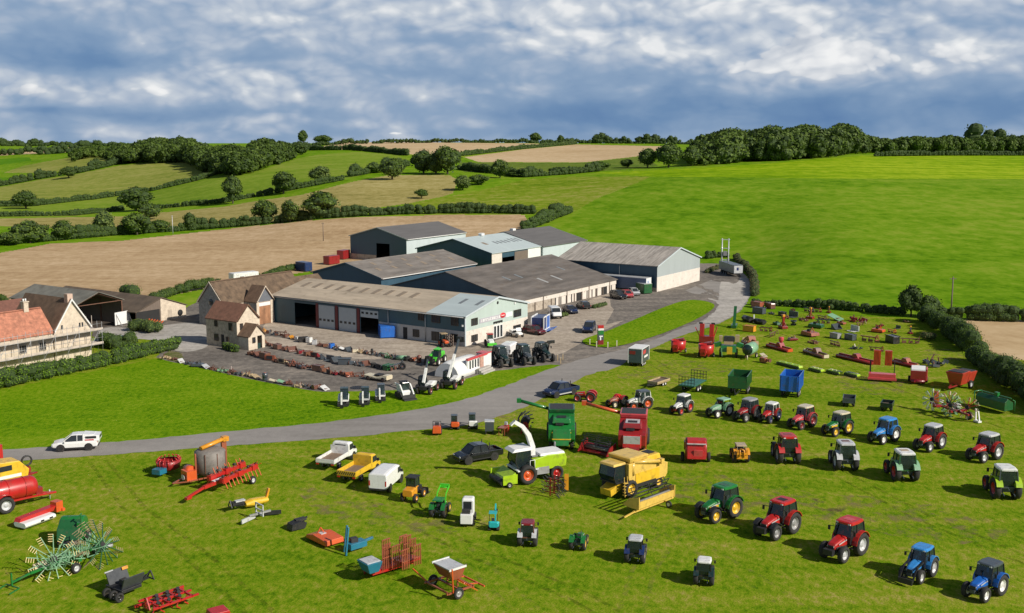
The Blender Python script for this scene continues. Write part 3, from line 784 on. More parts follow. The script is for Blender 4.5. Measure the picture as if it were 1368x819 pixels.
g = b.rect('t', b.s0 + .01, b.s1 - .01, 2.45, 4.9, 'gable_cladding', CLADG, .05)
mb = MB(); y = -b.ly - .05
mb.prism([(-b.lx, 4.9), (b.lx, 4.9), (0, 6.98)], y, y + .05, 'y'); mb.build('gable_top', CLADG, b.r)
b.rect('t', b.s0 - .03, b.s1 + .03, 0, 2.45, 'blockwork_base', BLOCK, .07)
b.rect('s', b.t0 + .02, split, 0, 2.45, 'blockwork_base', mat('blockwork_grey', (.45, .44, .42), .8, var=.08, dirt=.1), .06)
b.rect('t', b.s0 - .05, b.s0 + .22, .0, 4.95, 'corner_trim', CLADL, .10)
for r in (rd1, rd2):
    d = b.rect('s', *r, 'roller_door', DOORG, .05)
    for k in range(4):
        a = r[0] + (r[1] - r[0]) * (k + .5) / 4; b.rect('s', a - .28, a + .28, 1.35, 1.75, 'pane', GLASSD, .08, parent=d)
d = b.rect('s', open2[0], open2[1], 2.9, 4.2, 'roller_door', DOORG, .05, label='white roller door half raised')
for k in range(4):
    a = open2[0] + (open2[1] - open2[0]) * (k + .5) / 4; b.rect('s', a - .28, a + .28, 3.5, 3.85, 'pane', GLASSD, .08, parent=d)
for a in ((open1[0] + rd1[1]) / 2, (rd1[0] + rd2[1]) / 2, (rd2[0] + open2[1]) / 2):
    b.rect('s', a - .32, a + .32, 0, 4.4, 'door_post', MAROON, .12)
b.rect('s', open2[0] - .2, open1[1] + .2, 4.2, 4.42, 'door_lintel', CLADB, .10)
b.rect('s', *b.px('s', 523, 432, 535, 453), 'roller_door', DOORG, .09, label='narrow grey roller door of the office part')
b.rect('s', *b.px('s', 539, 437, 544.5, 454), 'door', DARKV, .09)
for q in ((552, 440, 560.5, 450), (577, 443, 587, 455), (603, 446, 612, 457), (559, 417, 566.5, 428), (577, 420, 588, 431), (603, 424, 612.5, 435)):
    b.window('s', *b.px('s', *q), mull=1)
for q in ((629, 425, 637.5, 434.5), (685.5, 413.5, 695.5, 423), (629, 447, 637.5, 456), (685, 434, 695, 442)):
    b.window('t', *b.px('t', *q), mull=2)
mb = MB()
for u in (519.5, 569): 
    a = onwall('s', b.s0, u, 440)[0]; p = b.L(b.s0 - .15, a); mb.cyl((p[0], p[1], 0), (p[0], p[1], 4.8), .07, n=6)
mb.build('downpipe', STEEL, b.r)
r = b.px('t', 658.5, 438, 671, 456); d = b.rect('t', r[0], r[1], 0, 2.3, 'entrance_door', WHITE, .12)
n = 3
for k in range(n):
    a = r[0] + (r[1] - r[0]) * (k + .5) / n; b.rect('t', a - .3, a + .3, .15, 2.15, 'pane', GLASSD, .15, parent=d)
mb = MB()
for k in range(7):
    a = r[0] + (r[1] - r[0]) * (k + .5) / 7; b._rect(mb, 't', a - .17, a + .17, 2.55 + .07 * (k % 2), 2.95, .10)
mb.build('door_lettering', DARKV, b.r)
r = b.px('t', 640.5, 424, 683.5, 430.5); zc = (r[2] + r[3]) / 2
a0 = onwall('t', b.t0, 640, 427)[0]; a1 = onwall('t', b.t0, 684, 419)[0]; zc = 3.62
sg = b.rect('t', a0, a1, zc - .38, zc + .38, 'sign_board', GREYB, .09)
mb = MB(); L_ = a1 - a0; rr = random.Random(3)
x = a0 + .5
while x < a0 + L_ * .58:
    w_ = rr.choice((.32, .4, .46)); hh = .42
    b._rect(mb, 't', x, x + .11, zc - hh / 2, zc + hh / 2, .11)
    k = rr.randrange(4)
    if k != 1: b._rect(mb, 't', x + w_ - .11, x + w_, zc - hh / 2, zc + hh / 2, .11)
    if k != 2: b._rect(mb, 't', x + .11, x + w_ - .11, zc + hh / 2 - .11, zc + hh / 2, .11)
    if k: b._rect(mb, 't', x + .11, x + w_ - .11, zc - hh / 2, zc - hh / 2 + .11, .11)
    if k == 3: b._rect(mb, 't', x + .11, x + w_ - .11, zc - .05, zc + .05, .11)
    x += w_ + .11
mb.build('sign_lettering', WHITE, sg)
b.rect('t', a0 + L_ * .80, a1, zc - .36, zc + .40, 'sign_panel', WHITE, .11, parent=sg)
cx_ = a0 + L_ * .70; mb = MB(); p = b.L(cx_, b.t0 - .10, zc + .12)
mb.X = Matrix.Translation(Vector(p)); mb.lathe([(0.01, -.04), (.64, -.04), (.66, 0.), (.66, .05)], ax='y', n=24); mb.X = None
for i, v in enumerate(mb.v): mb.v[i] = (p[0] + (v[0] - p[0]) * 1.25, v[1], p[2] + (v[2] - p[2]) * .68)
mb.build('red_oval_emblem', REDP, sg)
b.rect('t', cx_ - .5, cx_ + .4, zc + .06, zc + .18, 'emblem_lettering', WHITE, .16, parent=sg)
ap = b.L(0, 0)
mb = MB(); mb.X = Matrix.Translation(Vector((0, -b.ly - .06, 6.1))); mb.lathe([(0.01, -.05), (.26, -.05), (.26, 0)], ax='y', n=12); mb.X = None
mb.build('round_vent', DARKV, b.r)
mb = MB(); mb.box((b.lx * .55, -b.ly - .12, 5.4), (.3, .2, .3)); mb.box((-b.lx - .12, -b.ly + .4, 3.4), (.25, .25, .3)); mb.build('wall_lamp', WHITE, b.r)

# --- low barn behind the workshop
b = Bld('low_barn', 'blue ended barn with weathered grey roof behind the workshop', 'barn', 171.5, 205.5, 147.9, 167.6)
b.shell(4.7, 7.3, 's', CLADB, ROOFG); b.gutter(WHITE, -1); b.rooflights(-1, [-13 + 5.2 * k for k in range(6)], .35, .5, 1.0, LIGHTD); b.rooflights(-1, [-11 + 5.2 * k for k in range(5)], .68, .82, 1.0, LIGHTD)
b.ridgecap(ROOFG); b.barge(CLADB, -1)

# --- long dark roofed barn, columns along its yard side
b = Bld('long_barn', 'long dark roofed livestock barn with pale bays along the yard', 'barn', 171., 211., 113.4, 147.4)
b.shell(2.75, 7.2, 's', CLADB, ROOFD, skip='t'); b.th = .14
b.rooflights(-1, [-1.5, 4.], .26, .42, .8, LIGHTP); b.rooflights(-1, [-9.5, -5, 12], .5, .62, .7, LIGHTG); b.ridgecap(ROOFD)
b.rect('t', b.s0, b.s1, 1.75, 2.75, 'wall_beam', BLOCK, .10)
b.rect('t', b.s0 + .05, b.s0 + 14, 0.0, 1.75, 'bay_wall', BLOCKG, .04)
n = 12
for k in range(n):
    a = b.s0 + 14.3 + 2.15 * k
    if a + 1.8 > b.s1: break
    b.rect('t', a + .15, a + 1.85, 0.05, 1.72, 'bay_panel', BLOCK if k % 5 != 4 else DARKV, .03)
mb = MB()
for k in range(13):
    b._rect(mb, 't', b.s0 + .2 + 3.05 * k, b.s0 + .5 + 3.05 * k, 0, 1.78 if k % 3 else 2.7, .16)
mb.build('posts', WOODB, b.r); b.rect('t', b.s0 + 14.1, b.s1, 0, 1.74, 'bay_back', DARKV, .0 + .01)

# --- tall barn at the back
b = Bld('tall_barn', 'tall dark blue barn with one black doorway and charcoal roof', 'barn', 229.5, 257, 188.6, 209.2)
dr = onwall('s', 229.5, 503, 335)[0], onwall('s', 229.5, 520.5, 335)[0]
b.shell(6.6, 9.3, 's', CLADB, ROOFC, {'s': [(min(dr), max(dr), 0, 5.0)]}); b.barge(CLADS, -1, .2); b.ridgecap(ROOFC)
b.rect('t', b.s0, b.s1, .02, 6.55, 'side_cladding', CLADL, .06); b.gutter(WHITE, -1, .12)
b.rect('s', max(dr) + .1, b.t1, 0, 1.6, 'block_base', BLOCKG, .07)

# --- barn with pale roof, then its darker roofed extension
b = Bld('pale_roofed_barn', 'blue gabled barn with pale metal roof and dark rooflights', 'barn', 216, 238.5, 150.6, 174)
b.shell(6.0, 8.9, 's', CLADB, ROOFM, {'t': [(220.5, 226, 0, 4.6)]})
b.rooflights(-1, [-5.5], .45, .6, 1.2, LIGHTD); b.rooflights(-1, [-1.2, .6, 2.4, 4.2], .42, .58, .8, LIGHTG); b.rooflights(-1, [6.2, 7.8, 9.4], .4, .62, .7, LIGHTG)
b.rect('t', 216, 220.4, 0, 5.9, 'side_wall', BLOCK, .06); b.rect('t', 226.1, 232.2, 0, 5.6, 'sliding_door', WOODB, .08); b.rect('t', 232.3, 238.4, 0, 5.9, 'side_cladding', WHITE, .06)
mb = MB(); z = b.onroof(-1, 1)[1]; mb.box((.5, -.3, z + .25), (1.3, 1.0, .5)); mb.box((.5, -.3, z + .58), (1.6, 1.3, .14), tx=.6, ty=.6); mb.build('ridge_vent', WHITE, b.r)
b.barge(CLADB, -1, .25)
b = Bld('dark_roofed_barn', 'pale walled barn with brown grey roof adjoining the pale roofed barn', 'barn', 238.7, 261, 150, 174.6)
b.shell(5.9, 9.2, 's', CLADL, ROOFC); b.barge(CLADS, 1, .25)
mb = MB(); z = b.onroof(-1, 1)[1]; mb.box((-7, 0, z + .25), (1.4, 1.0, .55)); mb.build('ridge_vent', WHITE, b.r)

# --- grey gabled barn at the right end of the yard
b = Bld('grey_gabled_barn', 'big barn with grey gable above a stained white block wall', 'barn', 215.7, 238.6, 105.6, 131.6)
b.shell(5.75, 8.9, 't', CLADB, ROOFS); b.ridgecap(ROOFS)
b.rect('t', b.s0, b.s1, 3.3, 5.75, 'gable_cladding', CLADS, .05)
mb = MB(); y = -b.ly - .05; mb.prism([(-b.lx, 5.75), (b.lx, 5.75), (0, 8.88)], y, y + .05, 'y'); mb.build('gable_top', CLADS, b.r)
b.rect('t', b.s0 - .03, b.s1 + .03, 0, 3.3, 'block_base', BLOCK, .08); b.barge(CLADL, -1, .22)
b.rect('s', b.t0, b.t1, 0, .9, 'block_base', BLOCKG, .06)
mb = MB(); a = onwall('s', b.s0, 828, 355)[0]; p = b.L(b.s0 - .15, a); mb.cyl((p[0], p[1], 0), (p[0], p[1], 5.6), .08, n=6); mb.build('downpipe', STEEL, b.r)

# --- old stone barn, and its lower continuation
b = Bld('stone_barn', 'old stone barn with mossy brown tiled roof left of the workshop', 'barn', 130.4, 150.4, 149.6, 156.4)
b.shell(4.15, 7.9, 's', STONEG, TILEM, {'s': [(150.4, 152.2, 0, 2.4)]}, over=.15); b.barge(STONEP, -1, .2); b.ridgecap(TILEB, .1)
b.rect('t', 130.4, 135.4, 3.5, 4.1, 'eaves_course', STONEP, .05)
mb = MB(); mb.X = Matrix.Translation(Vector((-b.lx - .05, .0, 4.3))); mb.lathe([(.01, -.04), (.55, -.04), (.6, 0)], ax='x', n=14); mb.X = None; mb.build('round_window', GLASSD, b.r)
b.rect('s', 152.6, 154.0, 0, 2.2, 'doorway', DARKV, .03)  # near-black panel on the wall, painting the shade of an open doorway
# porch wing
w2 = Bld('stone_porch', 'gabled stone cart porch with rusty tin doors beside the workshop', 'porch', 135.1, 139.3, 146.4, 149.5)
w2.shell(4.2, 6.9, 't', STONEG, TILEB, over=.12, skip='T', gm=mat('slate_hanging', (.13, .14, .16), .7, var=.15))
w2.rect('t', 135.1, 135.7, 0, 4.2, 'stone_pier', STONEP, .12); w2.rect('t', 138.5, 139.3, 0, 4.3, 'stone_pier', STONEP, .12)
w2.rect('t', 135.72, 138.48, .05, 4.1, 'tin_door', RUSTY, .05); w2.rect('t', 135.72, 138.48, 3.4, 4.05, 'tin_header', WHITE, .08); w2.barge(STONEP, -1, .14)
b = Bld('tiled_lean_barn', 'lower tiled barn range between stone barn and low barn', 'barn', 150.6, 158.2, 150., 156.6)
b.shell(3.6, 6.6, 's', STONEG, TILEM, over=.1); b.barge(STONEP, -1, .25)

# --- stone cottage with porch
b = Bld('stone_cottage', 'small two storey stone cottage with red brown tiles and a porch', 'cottage', 117.4, 122.1, 131.9, 139.2)
b.shell(4.45, 6.9, 't', STONE, mat('cottage_tile', (.21, .10, .065), .85, var=.3, scale=1.3, dirt=.2, bump=.4), over=.14); b.barge(TILEB, -1, .12)
b.rect('t', 117.42, 122.08, 0, 4.4, 'gable_render', STONEP, .04)
mb = MB(); y = -b.ly - .04; mb.prism([(-b.lx, 4.42), (b.lx, 4.42), (0, 6.85)], y, y + .04, 'y'); mb.build('gable_top', STONEP, b.r)
for q in ((287, 428, 290.5, 436), (306, 431.5, 310.5, 441.5)): b.window('s', *b.px('s', *q))
b.window('t', *b.px('t', 320, 432, 324, 440.5))
b.rect('s', *b.px('s', 296, 447, 299.5, 463), 'door', DARKV, .06)
for q in ((287, 446, 292, 455), (303, 450, 306, 456)): b.window('s', *b.px('s', *q))
b = Bld('cottage_porch', 'cream gabled porch with dark doorway built against the stone cottage', 'porch', 117.5, 121.0, 129.4, 131.75)
b.shell(2.15, 3.95, 't', STONEP, TILEB, {'t': [(119.4, 120.4, 0, 2.1)]}, over=.12, skip='T'); b.barge(TILEB, -1, .1)
b.window('t', 118.3, 118.9, 1.1, 2.0, mull=0); b.rect('t', 119.4, 120.0, 0, .9, 'half_door', mat('dark_green_paint', (.02, .05, .045), .5), .05)

# --- farmhouse under scaffolding
b = Bld('farmhouse', 'red tiled stone farmhouse wrapped in scaffolding at the left edge', 'farmhouse', 78, 94.4, 146.5, 152.5)
b.shell(4.7, 8.1, 's', STONEP, TILER, over=.18); b.ridgecap(TILER, .1)
for q in ((25, 461, 35, 472), (52, 457, 61, 468)): b.window('s' if False else 't', *b.px('t', *q), mull=2, fm=mat('stone_mullion', (.33, .30, .26), .8))
b.rect('t', 78, 94.4, 0, .6, 'plinth_course', STONE, .05)
mb = MB(); mb.box((-b.lx + 7.4, .2, 6.6), (.5, 6.6, 3.6)); 
mb = MB(); mb.prism([(-3.4, 4.3), (3.4, 4.3), (0, 8.6)], -b.lx + 7.0, -b.lx + 7.4, 'x'); mb.build('gable_parapet', WHITE, b.r)
mb = MB(); mb.box((b.lx - 2.4, -.1, 8.6), (.75, .75, 1.5)); mb.box((b.lx - 2.4, -.1, 9.4), (.95, .95, .14)); c_ = mb.build('chimney', STONEP, b.r)
mb = MB()
for dx in (-.18, .18): mb.cyl((b.lx - 2.4 + dx, -.1, 9.45), (b.lx - 2.4 + dx, -.1, 9.85), .12, n=8)
mb.build('chimney_pot', WHITE, c_)
b = Bld('farmhouse_wing', 'tall steep gabled pale stone wing of the farmhouse with chimney on its gable', 'house wing', 94.5, 100.7, 146.3, 158)
b.shell(4.8, 9.3, 't', STONEP, TILEB, over=.05); b.barge(WHITE, -1, .3)
for q in ((81.5, 434.5, 84, 440), (105.5, 431, 107.5, 437), (109, 430.5, 111, 436.5)): b.rect('t', *b.px('t', *q), 'slit_window', GLASSD, .04)
mb = MB(); mb.box((0, -b.ly + .5, 9.4), (.9, .9, 1.5)); mb.build('chimney', mat('pink_stone', (.55, .40, .32), .9, var=.15), b.r)
b = Bld('back_house', 'dark red tiled range with white topped chimney behind the farmhouse', 'house', 96, 106, 163, 170)
b.shell(4.0, 7.2, 's', STONEG, mat('dark_red_tile', (.16, .07, .05), .85, var=.3, dirt=.15, bump=.4), over=.12)
mb = MB(); mb.box((-b.lx + 1.4, 0, 7.8), (.7, .7, 1.6)); c_ = mb.build('chimney', mat('dull_brick', (.2, .09, .06), .9), b.r)
mb = MB(); mb.box((-b.lx + 1.4, 0, 8.75), (.9, .9, .5)); mb.cyl((-b.lx + 1.4, 0, 9), (-b.lx + 1.4, 0, 9.5), .2, n=8); mb.build('chimney_pot', WHITE, c_)
# scaffolding
sc_ = empty('scaffolding', W(89.5, 145.4), GA, 'tube and board scaffolding along the farmhouse front, two lifts high', 'scaffolding')
boards = [2.05, 4.25]
L0, L1 = -12., 12.4
for z in boards:
    mb = MB(); mb.box(((L0 + L1) / 2, 0, z), (L1 - L0, 1.15, .12)); mb.box(((L0 + L1) / 2, -.58, z + .16), (L1 - L0, .05, .32)); mb.build('deck', PLANK, sc_)
for k in range(13):
    x = L0 + .2 + (L1 - L0 - .4) * k / 12
    mb = MB()
    for y in (-.62, .55): mb.cyl((x, y, 0), (x, y, 5.5), .032, n=5)
    mb.build('standard', STEEL, sc_)
for z in (2.0, 3.05, 4.2, 5.25):
    mb = MB(); mb.cyl((L0, -.64, z), (L1, -.64, z), .03, n=5); mb.build('ledger', STEEL, sc_)
mb = MB()
for x in (11.3, 12.3):
    for y in (2., 4.): mb.cyl((x, y, 0), (x, y, 6.2), .045, n=5)
for z in (2.1, 4.2): mb.box((11.8, 2.4, z), (1.1, 4.4, .09))
mb.build('end_tower', PLANK, sc_)
for k in range(6):
    mb = MB(); x = L0 + 2 + 3.8 * k; mb.cyl((x, -.66, 0), (x + 2.6, -.66, 4.2), .035, n=5); mb.build('brace', STEEL, sc_)

# --- open fronted barns at the left
def open_barn(name, label, s0, s1, t0, t1, eave, ridge, rm, skip):
    b = Bld(name, label, 'open barn', s0, s1, t0, t1)
    b.shell(eave, ridge, 't', WOODB, rm, skip=skip, over=.3)
    mb = MB()
    n = max(2, int((t1 - t0) / 5))
    for k in range(n + 1):
        y = -b.ly + .1 + (2 * b.ly - .2) * k / n
        for x in (-b.lx + .1, b.lx - .1): mb.box((x, y, eave / 2), (.2, .2, eave))
        mb.bar((-b.lx + .1, y, eave - .1), (0, y, ridge - .15), .14); mb.bar((b.lx - .1, y, eave - .1), (0, y, ridge - .15), .14)
        mb.bar((-b.lx + .1, y, eave - .1), (b.lx - .1, y, eave - .1), .12)
    mb.build('frame', mat('rusty_steelwork', (.16, .08, .05), .7, var=.3), b.r)
    return b
b = open_barn('open_barn', 'open ended hay barn with grey sheet roof and dark interior', 112.6, 122.6, 168, 187, 4.5, 6.4, mat('roof_mossy_grey', (.17, .165, .14), .88, var=.35, scale=.4, dirt=.15), 'ts')
mb = MB(); mb.box((0, 0, .02), (2 * b.lx, 2 * b.ly, .02)); mb.build('dark_floor', mat('barn_floor_dark', (.06, .045, .035), .95), b.r)  # floor colour made dark so the barn's inside reads as shade
b = open_barn('cart_shed', 'low brown roofed cart shed with cream stone gable', 123.2, 134.4, 165, 194, 2.3, 4.3, mat('roof_brown_sheet', (.115, .085, .06), .88, var=.35, scale=.5, dirt=.2), 's')
mb = MB(); mb.prism([(-.2, 0), (b.lx, 0), (b.lx, 2.3), (0, 4.2), (-.2, 4.2)], -b.ly - .08, -b.ly + .1, 'y'); mb.build('stone_gable', STONEP, b.r)
b.rect('t', 130.2, 131.1, 0, 1.9, 'door', mat('bleached_door', (.45, .38, .30), .8), .12); 
mb = MB(); mb.X = Matrix.Translation(Vector((4.2, -b.ly - .1, 1.0))); mb.lathe([(.01, -.04), (.6, -.04), (.6, 0)], ax='y', n=14); mb.X = None; mb.build('dark_round_panel', DARKV, b.r)  # near-black disc painting the shade of a round hole
b.rect('t', 123.2, 128.4, 0, 2.3, 'dark_bay_panel', DARKV, .03)  # near-black panel painting the shade inside the open bay
# ---------------------------------------------------------------- machine kit
TYRE = mat('tyre_rubber', (.028, .027, .026), .85, var=.25, scale=2, dirt=.18)
BLK = mat('black_steel', (.022, .022, .024), .5, var=.2, dirt=.12)
GRY = mat('grey_steel', (.20, .20, .20), .5, var=.15, dirt=.1)
SIL = mat('pale_grey_steel', (.45, .45, .44), .45, var=.12, dirt=.1)
CHROME = mat('lamp_lens', (.65, .66, .66), .12, var=.05)
TAIL = mat('tail_lens', (.45, .02, .015), .2, var=.05)
AMBER = mat('amber_lens', (.75, .25, .02), .25, var=.05)
SEATM = mat('seat_fabric', (.04, .04, .045), .8)
DSLATE = mat('dark_engine', (.035, .035, .036), .55, var=.3, dirt=.15)
GL = glassmat()
P_ = {k: paint(k, c) for k, c in dict(
    green=(.012, .17, .032), dgreen=(.015, .10, .03), lime=(.36, .55, .015), palegreen=(.22, .42, .25), yellow=(.72, .45, .03), straw=(.70, .47, .10), red=(.46, .018, .016), dred=(.27, .016, .018),
    pinkred=(.58, .07, .08), orange=(.62, .10, .022), rust=(.32, .09, .045), rusty=(.17, .075, .045), vermil=(.44, .05, .024), jet=(.007, .007, .008), blue=(.015, .13, .50), dblue=(.012, .03, .12), sky=(.04, .25, .62), teal=(.02, .40, .42), tealblue=(.02, .17, .27), white=(.76, .76, .73),
    cream=(.60, .53, .38), black=(.018, .018, .02), grey=(.30, .30, .30), silver=(.52, .53, .54), maroon=(.20, .012, .02), neon=(.08, .62, .03), brown=(.16, .07, .05), amber=(.70, .30, .02), tan=(.45, .34, .2), slate=(.06, .075, .09), bottle=(.008, .03, .03)).items()}

CARP = {k: mat('car_' + k, c, .25, coat=.6, var=.05, dirt=.03) for k, c in dict(jet=(.008, .009, .012), dblue=(.010, .02, .07), white=(.80, .80, .79), maroon=(.12, .008, .014)).items()}
def ang(u, v, d):
    a, b = at(u, v), at(u + d[0], v + d[1])
    return math.atan2(b.y - a.y, b.x - a.x)

class T:
    """one thing: an Empty on the ground that parents its parts"""
    def __init__(s, name, label, cat, u, v, d=(1, 0), group=None, k=1., lift=.02, loc=None, rz=None):
        p = at(u, v) if loc is None else Vector(loc)
        s.r = empty(name, (p.x, p.y, p.z + lift), ang(u, v, d) if rz is None else rz, label, cat, group)
        s.r.scale = (k, k, k)
    def a(s, name, mb, m, label=None, parent=None):
        o = mb.build(name, P_[m] if isinstance(m, str) else m, parent or s.r)
        if label: o['label'] = label
        return o
    def wheel(s, x, y, r, w, rim='grey', name='wheel', z=None, side=None, parent=None):
        key = ('W', r, w); sd_ = 1 if (y if side is None else side) >= 0 else -1
        if key not in MC:
            mb = MB(); n = 28
            prof = [(r * .56, -w * .36), (r * .72, -w * .5), (r * .93, -w * .46), (r, -w * .3), (r, w * .3), (r * .93, w * .46), (r * .72, w * .5), (r * .56, w * .36), (r * .56, -w * .36)]
            mb.lathe(prof, n=n)
            for i, v in enumerate(mb.v):
                pr = i // n
                if pr in (2, 3, 4, 5) and i % 2: mb.v[i] = (v[0] * .955, v[1], v[2] * .955)
            o = mb.build('wheel', TYRE); MC[key] = o.data; bpy.data.objects.remove(o)
        kr = ('R', r, w, rim)
        if kr not in MC:
            mb = MB(); mb.lathe([(.01, w * .12), (r * .20, w * .14), (r * .22, w * .05), (r * .48, w * .10), (r * .52, w * .30), (r * .60, w * .38), (r * .60, -w * .38), (r * .5, -w * .3), (.01, -w * .25)], n=20)
            for k in range(6):
                q = 2 * PI * k / 6; mb.cyl((r * .15 * math.cos(q), w * .13, r * .15 * math.sin(q)), (r * .15 * math.cos(q), w * .18, r * .15 * math.sin(q)), r * .03, n=5)
            o = mb.build('rim', P_[rim] if isinstance(rim, str) else rim); MC[kr] = o.data; bpy.data.objects.remove(o)
        o = bpy.data.objects.new(name, MC[key]); COL.objects.link(o); o.parent = parent or s.r
        o.location = (x, y, r * .985 if z is None else z); o.rotation_euler = (0, R.uniform(0, 1), 0 if sd_ > 0 else PI)
        q = bpy.data.objects.new('rim', MC[kr]); COL.objects.link(q); q.parent = o
        return o

def bx(c, d, **k): return MB().box(c, d, **k)
def rring(x, hw, z0, z1, c=.12):
    """rounded rectangle across x"""
    c = min(c, hw * .6, (z1 - z0) * .45)
    return [(x, hw - c, z0), (x, hw, z0 + c), (x, hw, z1 - c), (x, hw - c * .5, z1 - c * .3), (x, hw - c * 1.6, z1), (x, -hw + c * 1.6, z1), (x, -hw + c * .5, z1 - c * .3), (x, -hw, z1 - c), (x, -hw, z0 + c), (x, -hw + c, z0)]

def fender(t, xr, y, r, w, m, a0=15, a1=165, name='fender'):
    mb = MB(); rings = []
    for k in range(9):
        q = rad(a0 + (a1 - a0) * k / 8); c, s_ = math.cos(q), math.sin(q)
        rings.append([(xr + c * r, y - w / 2, r * .93 + s_ * r), (xr + c * r, y + w / 2, r * .93 + s_ * r), (xr + c * (r + .05), y + w / 2, r * .93 + s_ * (r + .05)), (xr + c * (r + .05), y - w / 2, r * .93 + s_ * (r + .05))])
    mb.loft(rings); inner = y - w / 2 if y > 0 else y + w / 2
    P = [(p[0][0], p[0][2]) for p in rings]; mb.prism(P, inner - .02, inner + .02, 'y')
    return t.a(name, mb, m)

def tractor(u, v, d, label, hood='green', roof='white', rim='yellow', k=1., cab='cab', fend=None, frame='black', rr=.92, rf=.66, wb=2.42, tr=.87, chas='slate', loader=None, lcol=None, hatch=None, ffend=False, group='tractors lined up on the sale field', panel=None, weights=False, hz=1.78, nose=1.45, hl=None, stack=True, cat='tractor', backhoe=None, exr=True):
    t = T('tractor', label, cat, u, v, d, group, k * .97)
    fend = fend or hood; xr, xf = -wb / 2, wb / 2
    nx = xf + (.55 if hl is None else hl)
    mb = MB(); mb.box((0.1, 0, .88), (wb + .5, .5, .5)); mb.box((xr, 0, .9), (.7, 2 * tr - .5, .45)); mb.box((xf, 0, rf + .02), (.3, 2 * tr - .35, .22)); mb.box((xf + .2, 0, .85), (.9, .42, .3))
    for y in (-.45, .45): mb.bar((xr - .3, y, .75), (xr - 1.05, y, .55), .08)
    mb.bar((xr - .3, 0, 1.15), (xr - .85, 0, 1.0), .09)
    t.a('chassis', mb, chas)
    # bonnet
    cx0 = xr + 1.15
    mb = MB(); mb.loft([rring(cx0, .46, .98, hz, .12), rring((cx0 + nx) / 2, .43, .98, (hz + nose) / 2 + .06, .12), rring(nx - .18, .37, .95, nose + .03, .12), rring(nx, .31, .98, nose - .12, .1)])
    bo = t.a('bonnet', mb, hood)
    mb = bx((nx + .005, 0, (nose + .9) / 2 - .02), (.05, .5, max(.3, nose - 1.15)))
    t.a('grille', mb, BLK, parent=bo)
    for y in (-.2, .2): t.a('headlight', bx((nx - .02, y, nose - .2), (.08, .16, .1)), CHROME, parent=bo)
    if panel:
        for y in (-1, 1): t.a('side_panel', bx(((cx0 + nx) / 2 + .1, y * .44, 1.28), ((nx - cx0) * .62, .03, .22)), panel, parent=bo)
    for y in (-1, 1):
        t.a('decal', bx((cx0 + (nx - cx0) * .45, y * .455, hz - .34), ((nx - cx0) * .6, .02, .09), ry=.12), SIL if hood != 'white' else BLK, parent=bo)
        t.a('engine_side', bx(((cx0 + nx) / 2, y * .40, 1.02), ((nx - cx0) * .8, .06, .34)), DSLATE, parent=bo)
    for y in (-.62, .62): t.a('step', bx((cx0 - .25, y, .72), (.4, .28, .06)).box((cx0 - .25, y, 1.0), (.36, .24, .05)).bar((cx0 - .1, y, .7), (cx0 - .1, y, 1.2), .05), BLK)
    if weights: t.a('front_weight', bx((nx + .25, 0, .85), (.4, .8, .45)), BLK)
    # wheels
    for y in (-1, 1):
        t.wheel(xr, y * tr, rr, .54 * rr / .92, rim, 'rear_wheel'); t.wheel(xf, y * (tr - .06), rf, .42 * rf / .66, rim, 'front_wheel')
        fender(t, xr, y * (tr - .05), rr + .09, .56, fend, 5 if cab != 'none' else 25, 160)
        if ffend: fender(t, xf, y * (tr - .06), rf + .08, .4, BLK, 35, 150, 'front_fender')
    if cab in ('cab', 'box'):
        z0, z1, zr = 1.15, 1.72, 2.62
        xa, xb = xr - .62, cx0 + .08
        mb = MB(); mb.loft([[(xa + .12, .66, z0), (xb, .60, z0), (xb, -.60, z0), (xa + .12, -.66, z0)], [(xa, .78, z1), (xb + .10, .70, z1), (xb + .10, -.70, z1), (xa, -.78, z1)], [(xa + .10, .70, zr), (xb - .12, .66, zr), (xb - .12, -.66, zr), (xa + .10, -.70, zr)]])
        t.a('cab_glass', mb, GL)
        mb = MB(); xm = xr + .42
        for y in (-1, 1):
            mb.bar((xa + .1, y * .69, z0), (xa, y * .79, z1), .09); mb.bar((xa, y * .79, z1), (xa + .1, y * .71, zr), .09)
            mb.bar((xb, y * .62, z0), (xb + .1, y * .71, z1), .07); mb.bar((xb + .1, y * .71, z1), (xb - .12, y * .67, zr), .07)
            mb.bar((xm, y * .77, z0 + .2), (xm, y * .70, zr), .08); mb.bar((xa, y * .79, z1), (xm, y * .78, z1 + .02), .05)
        mb.box(((xa + xb) / 2, 0, z0), (xb - xa, 1.3, .12)); t.a('cab_frame', mb, frame)
        L_ = (xa + .02, xb + .05)
        mb = MB()
        mb.loft([[(L_[0] + (L_[1] - L_[0]) * fx, .80 * wy, zr + dz) for fx, wy in ((.06, .9), (0, .7), (0, -.7), (.06, -.9), (.5, -1), (.93, -.9), (1, -.7), (1, .7), (.93, .9), (.5, 1))] for dz in (0, .14)] + [[(L_[0] + (L_[1] - L_[0]) * (.5 + (fx - .5) * .86), .80 * wy * .84, zr + .21) for fx, wy in ((.06, .9), (0, .7), (0, -.7), (.06, -.9), (.5, -1), (.93, -.9), (1, -.7), (1, .7), (.93, .9), (.5, 1))]])
        ro = t.a('roof', mb, roof)
        if hatch: t.a('roof_hatch', bx(((xa + xb) / 2 + .12, 0, zr + .215), (.62, .74, .03)), hatch, parent=ro)
        for x, sx_ in ((L_[0] + .02, -1), (L_[1] - .02, 1)):
            for y in (-.52, .52): t.a('work_light', bx((x, y, zr + .07), (.06, .2, .11)), CHROME, parent=ro)
        t.a('seat', bx((xr + .15, 0, 1.55), (.5, .5, .2)).box((xr - .08, 0, 1.9), (.14, .48, .7)), SEATM)
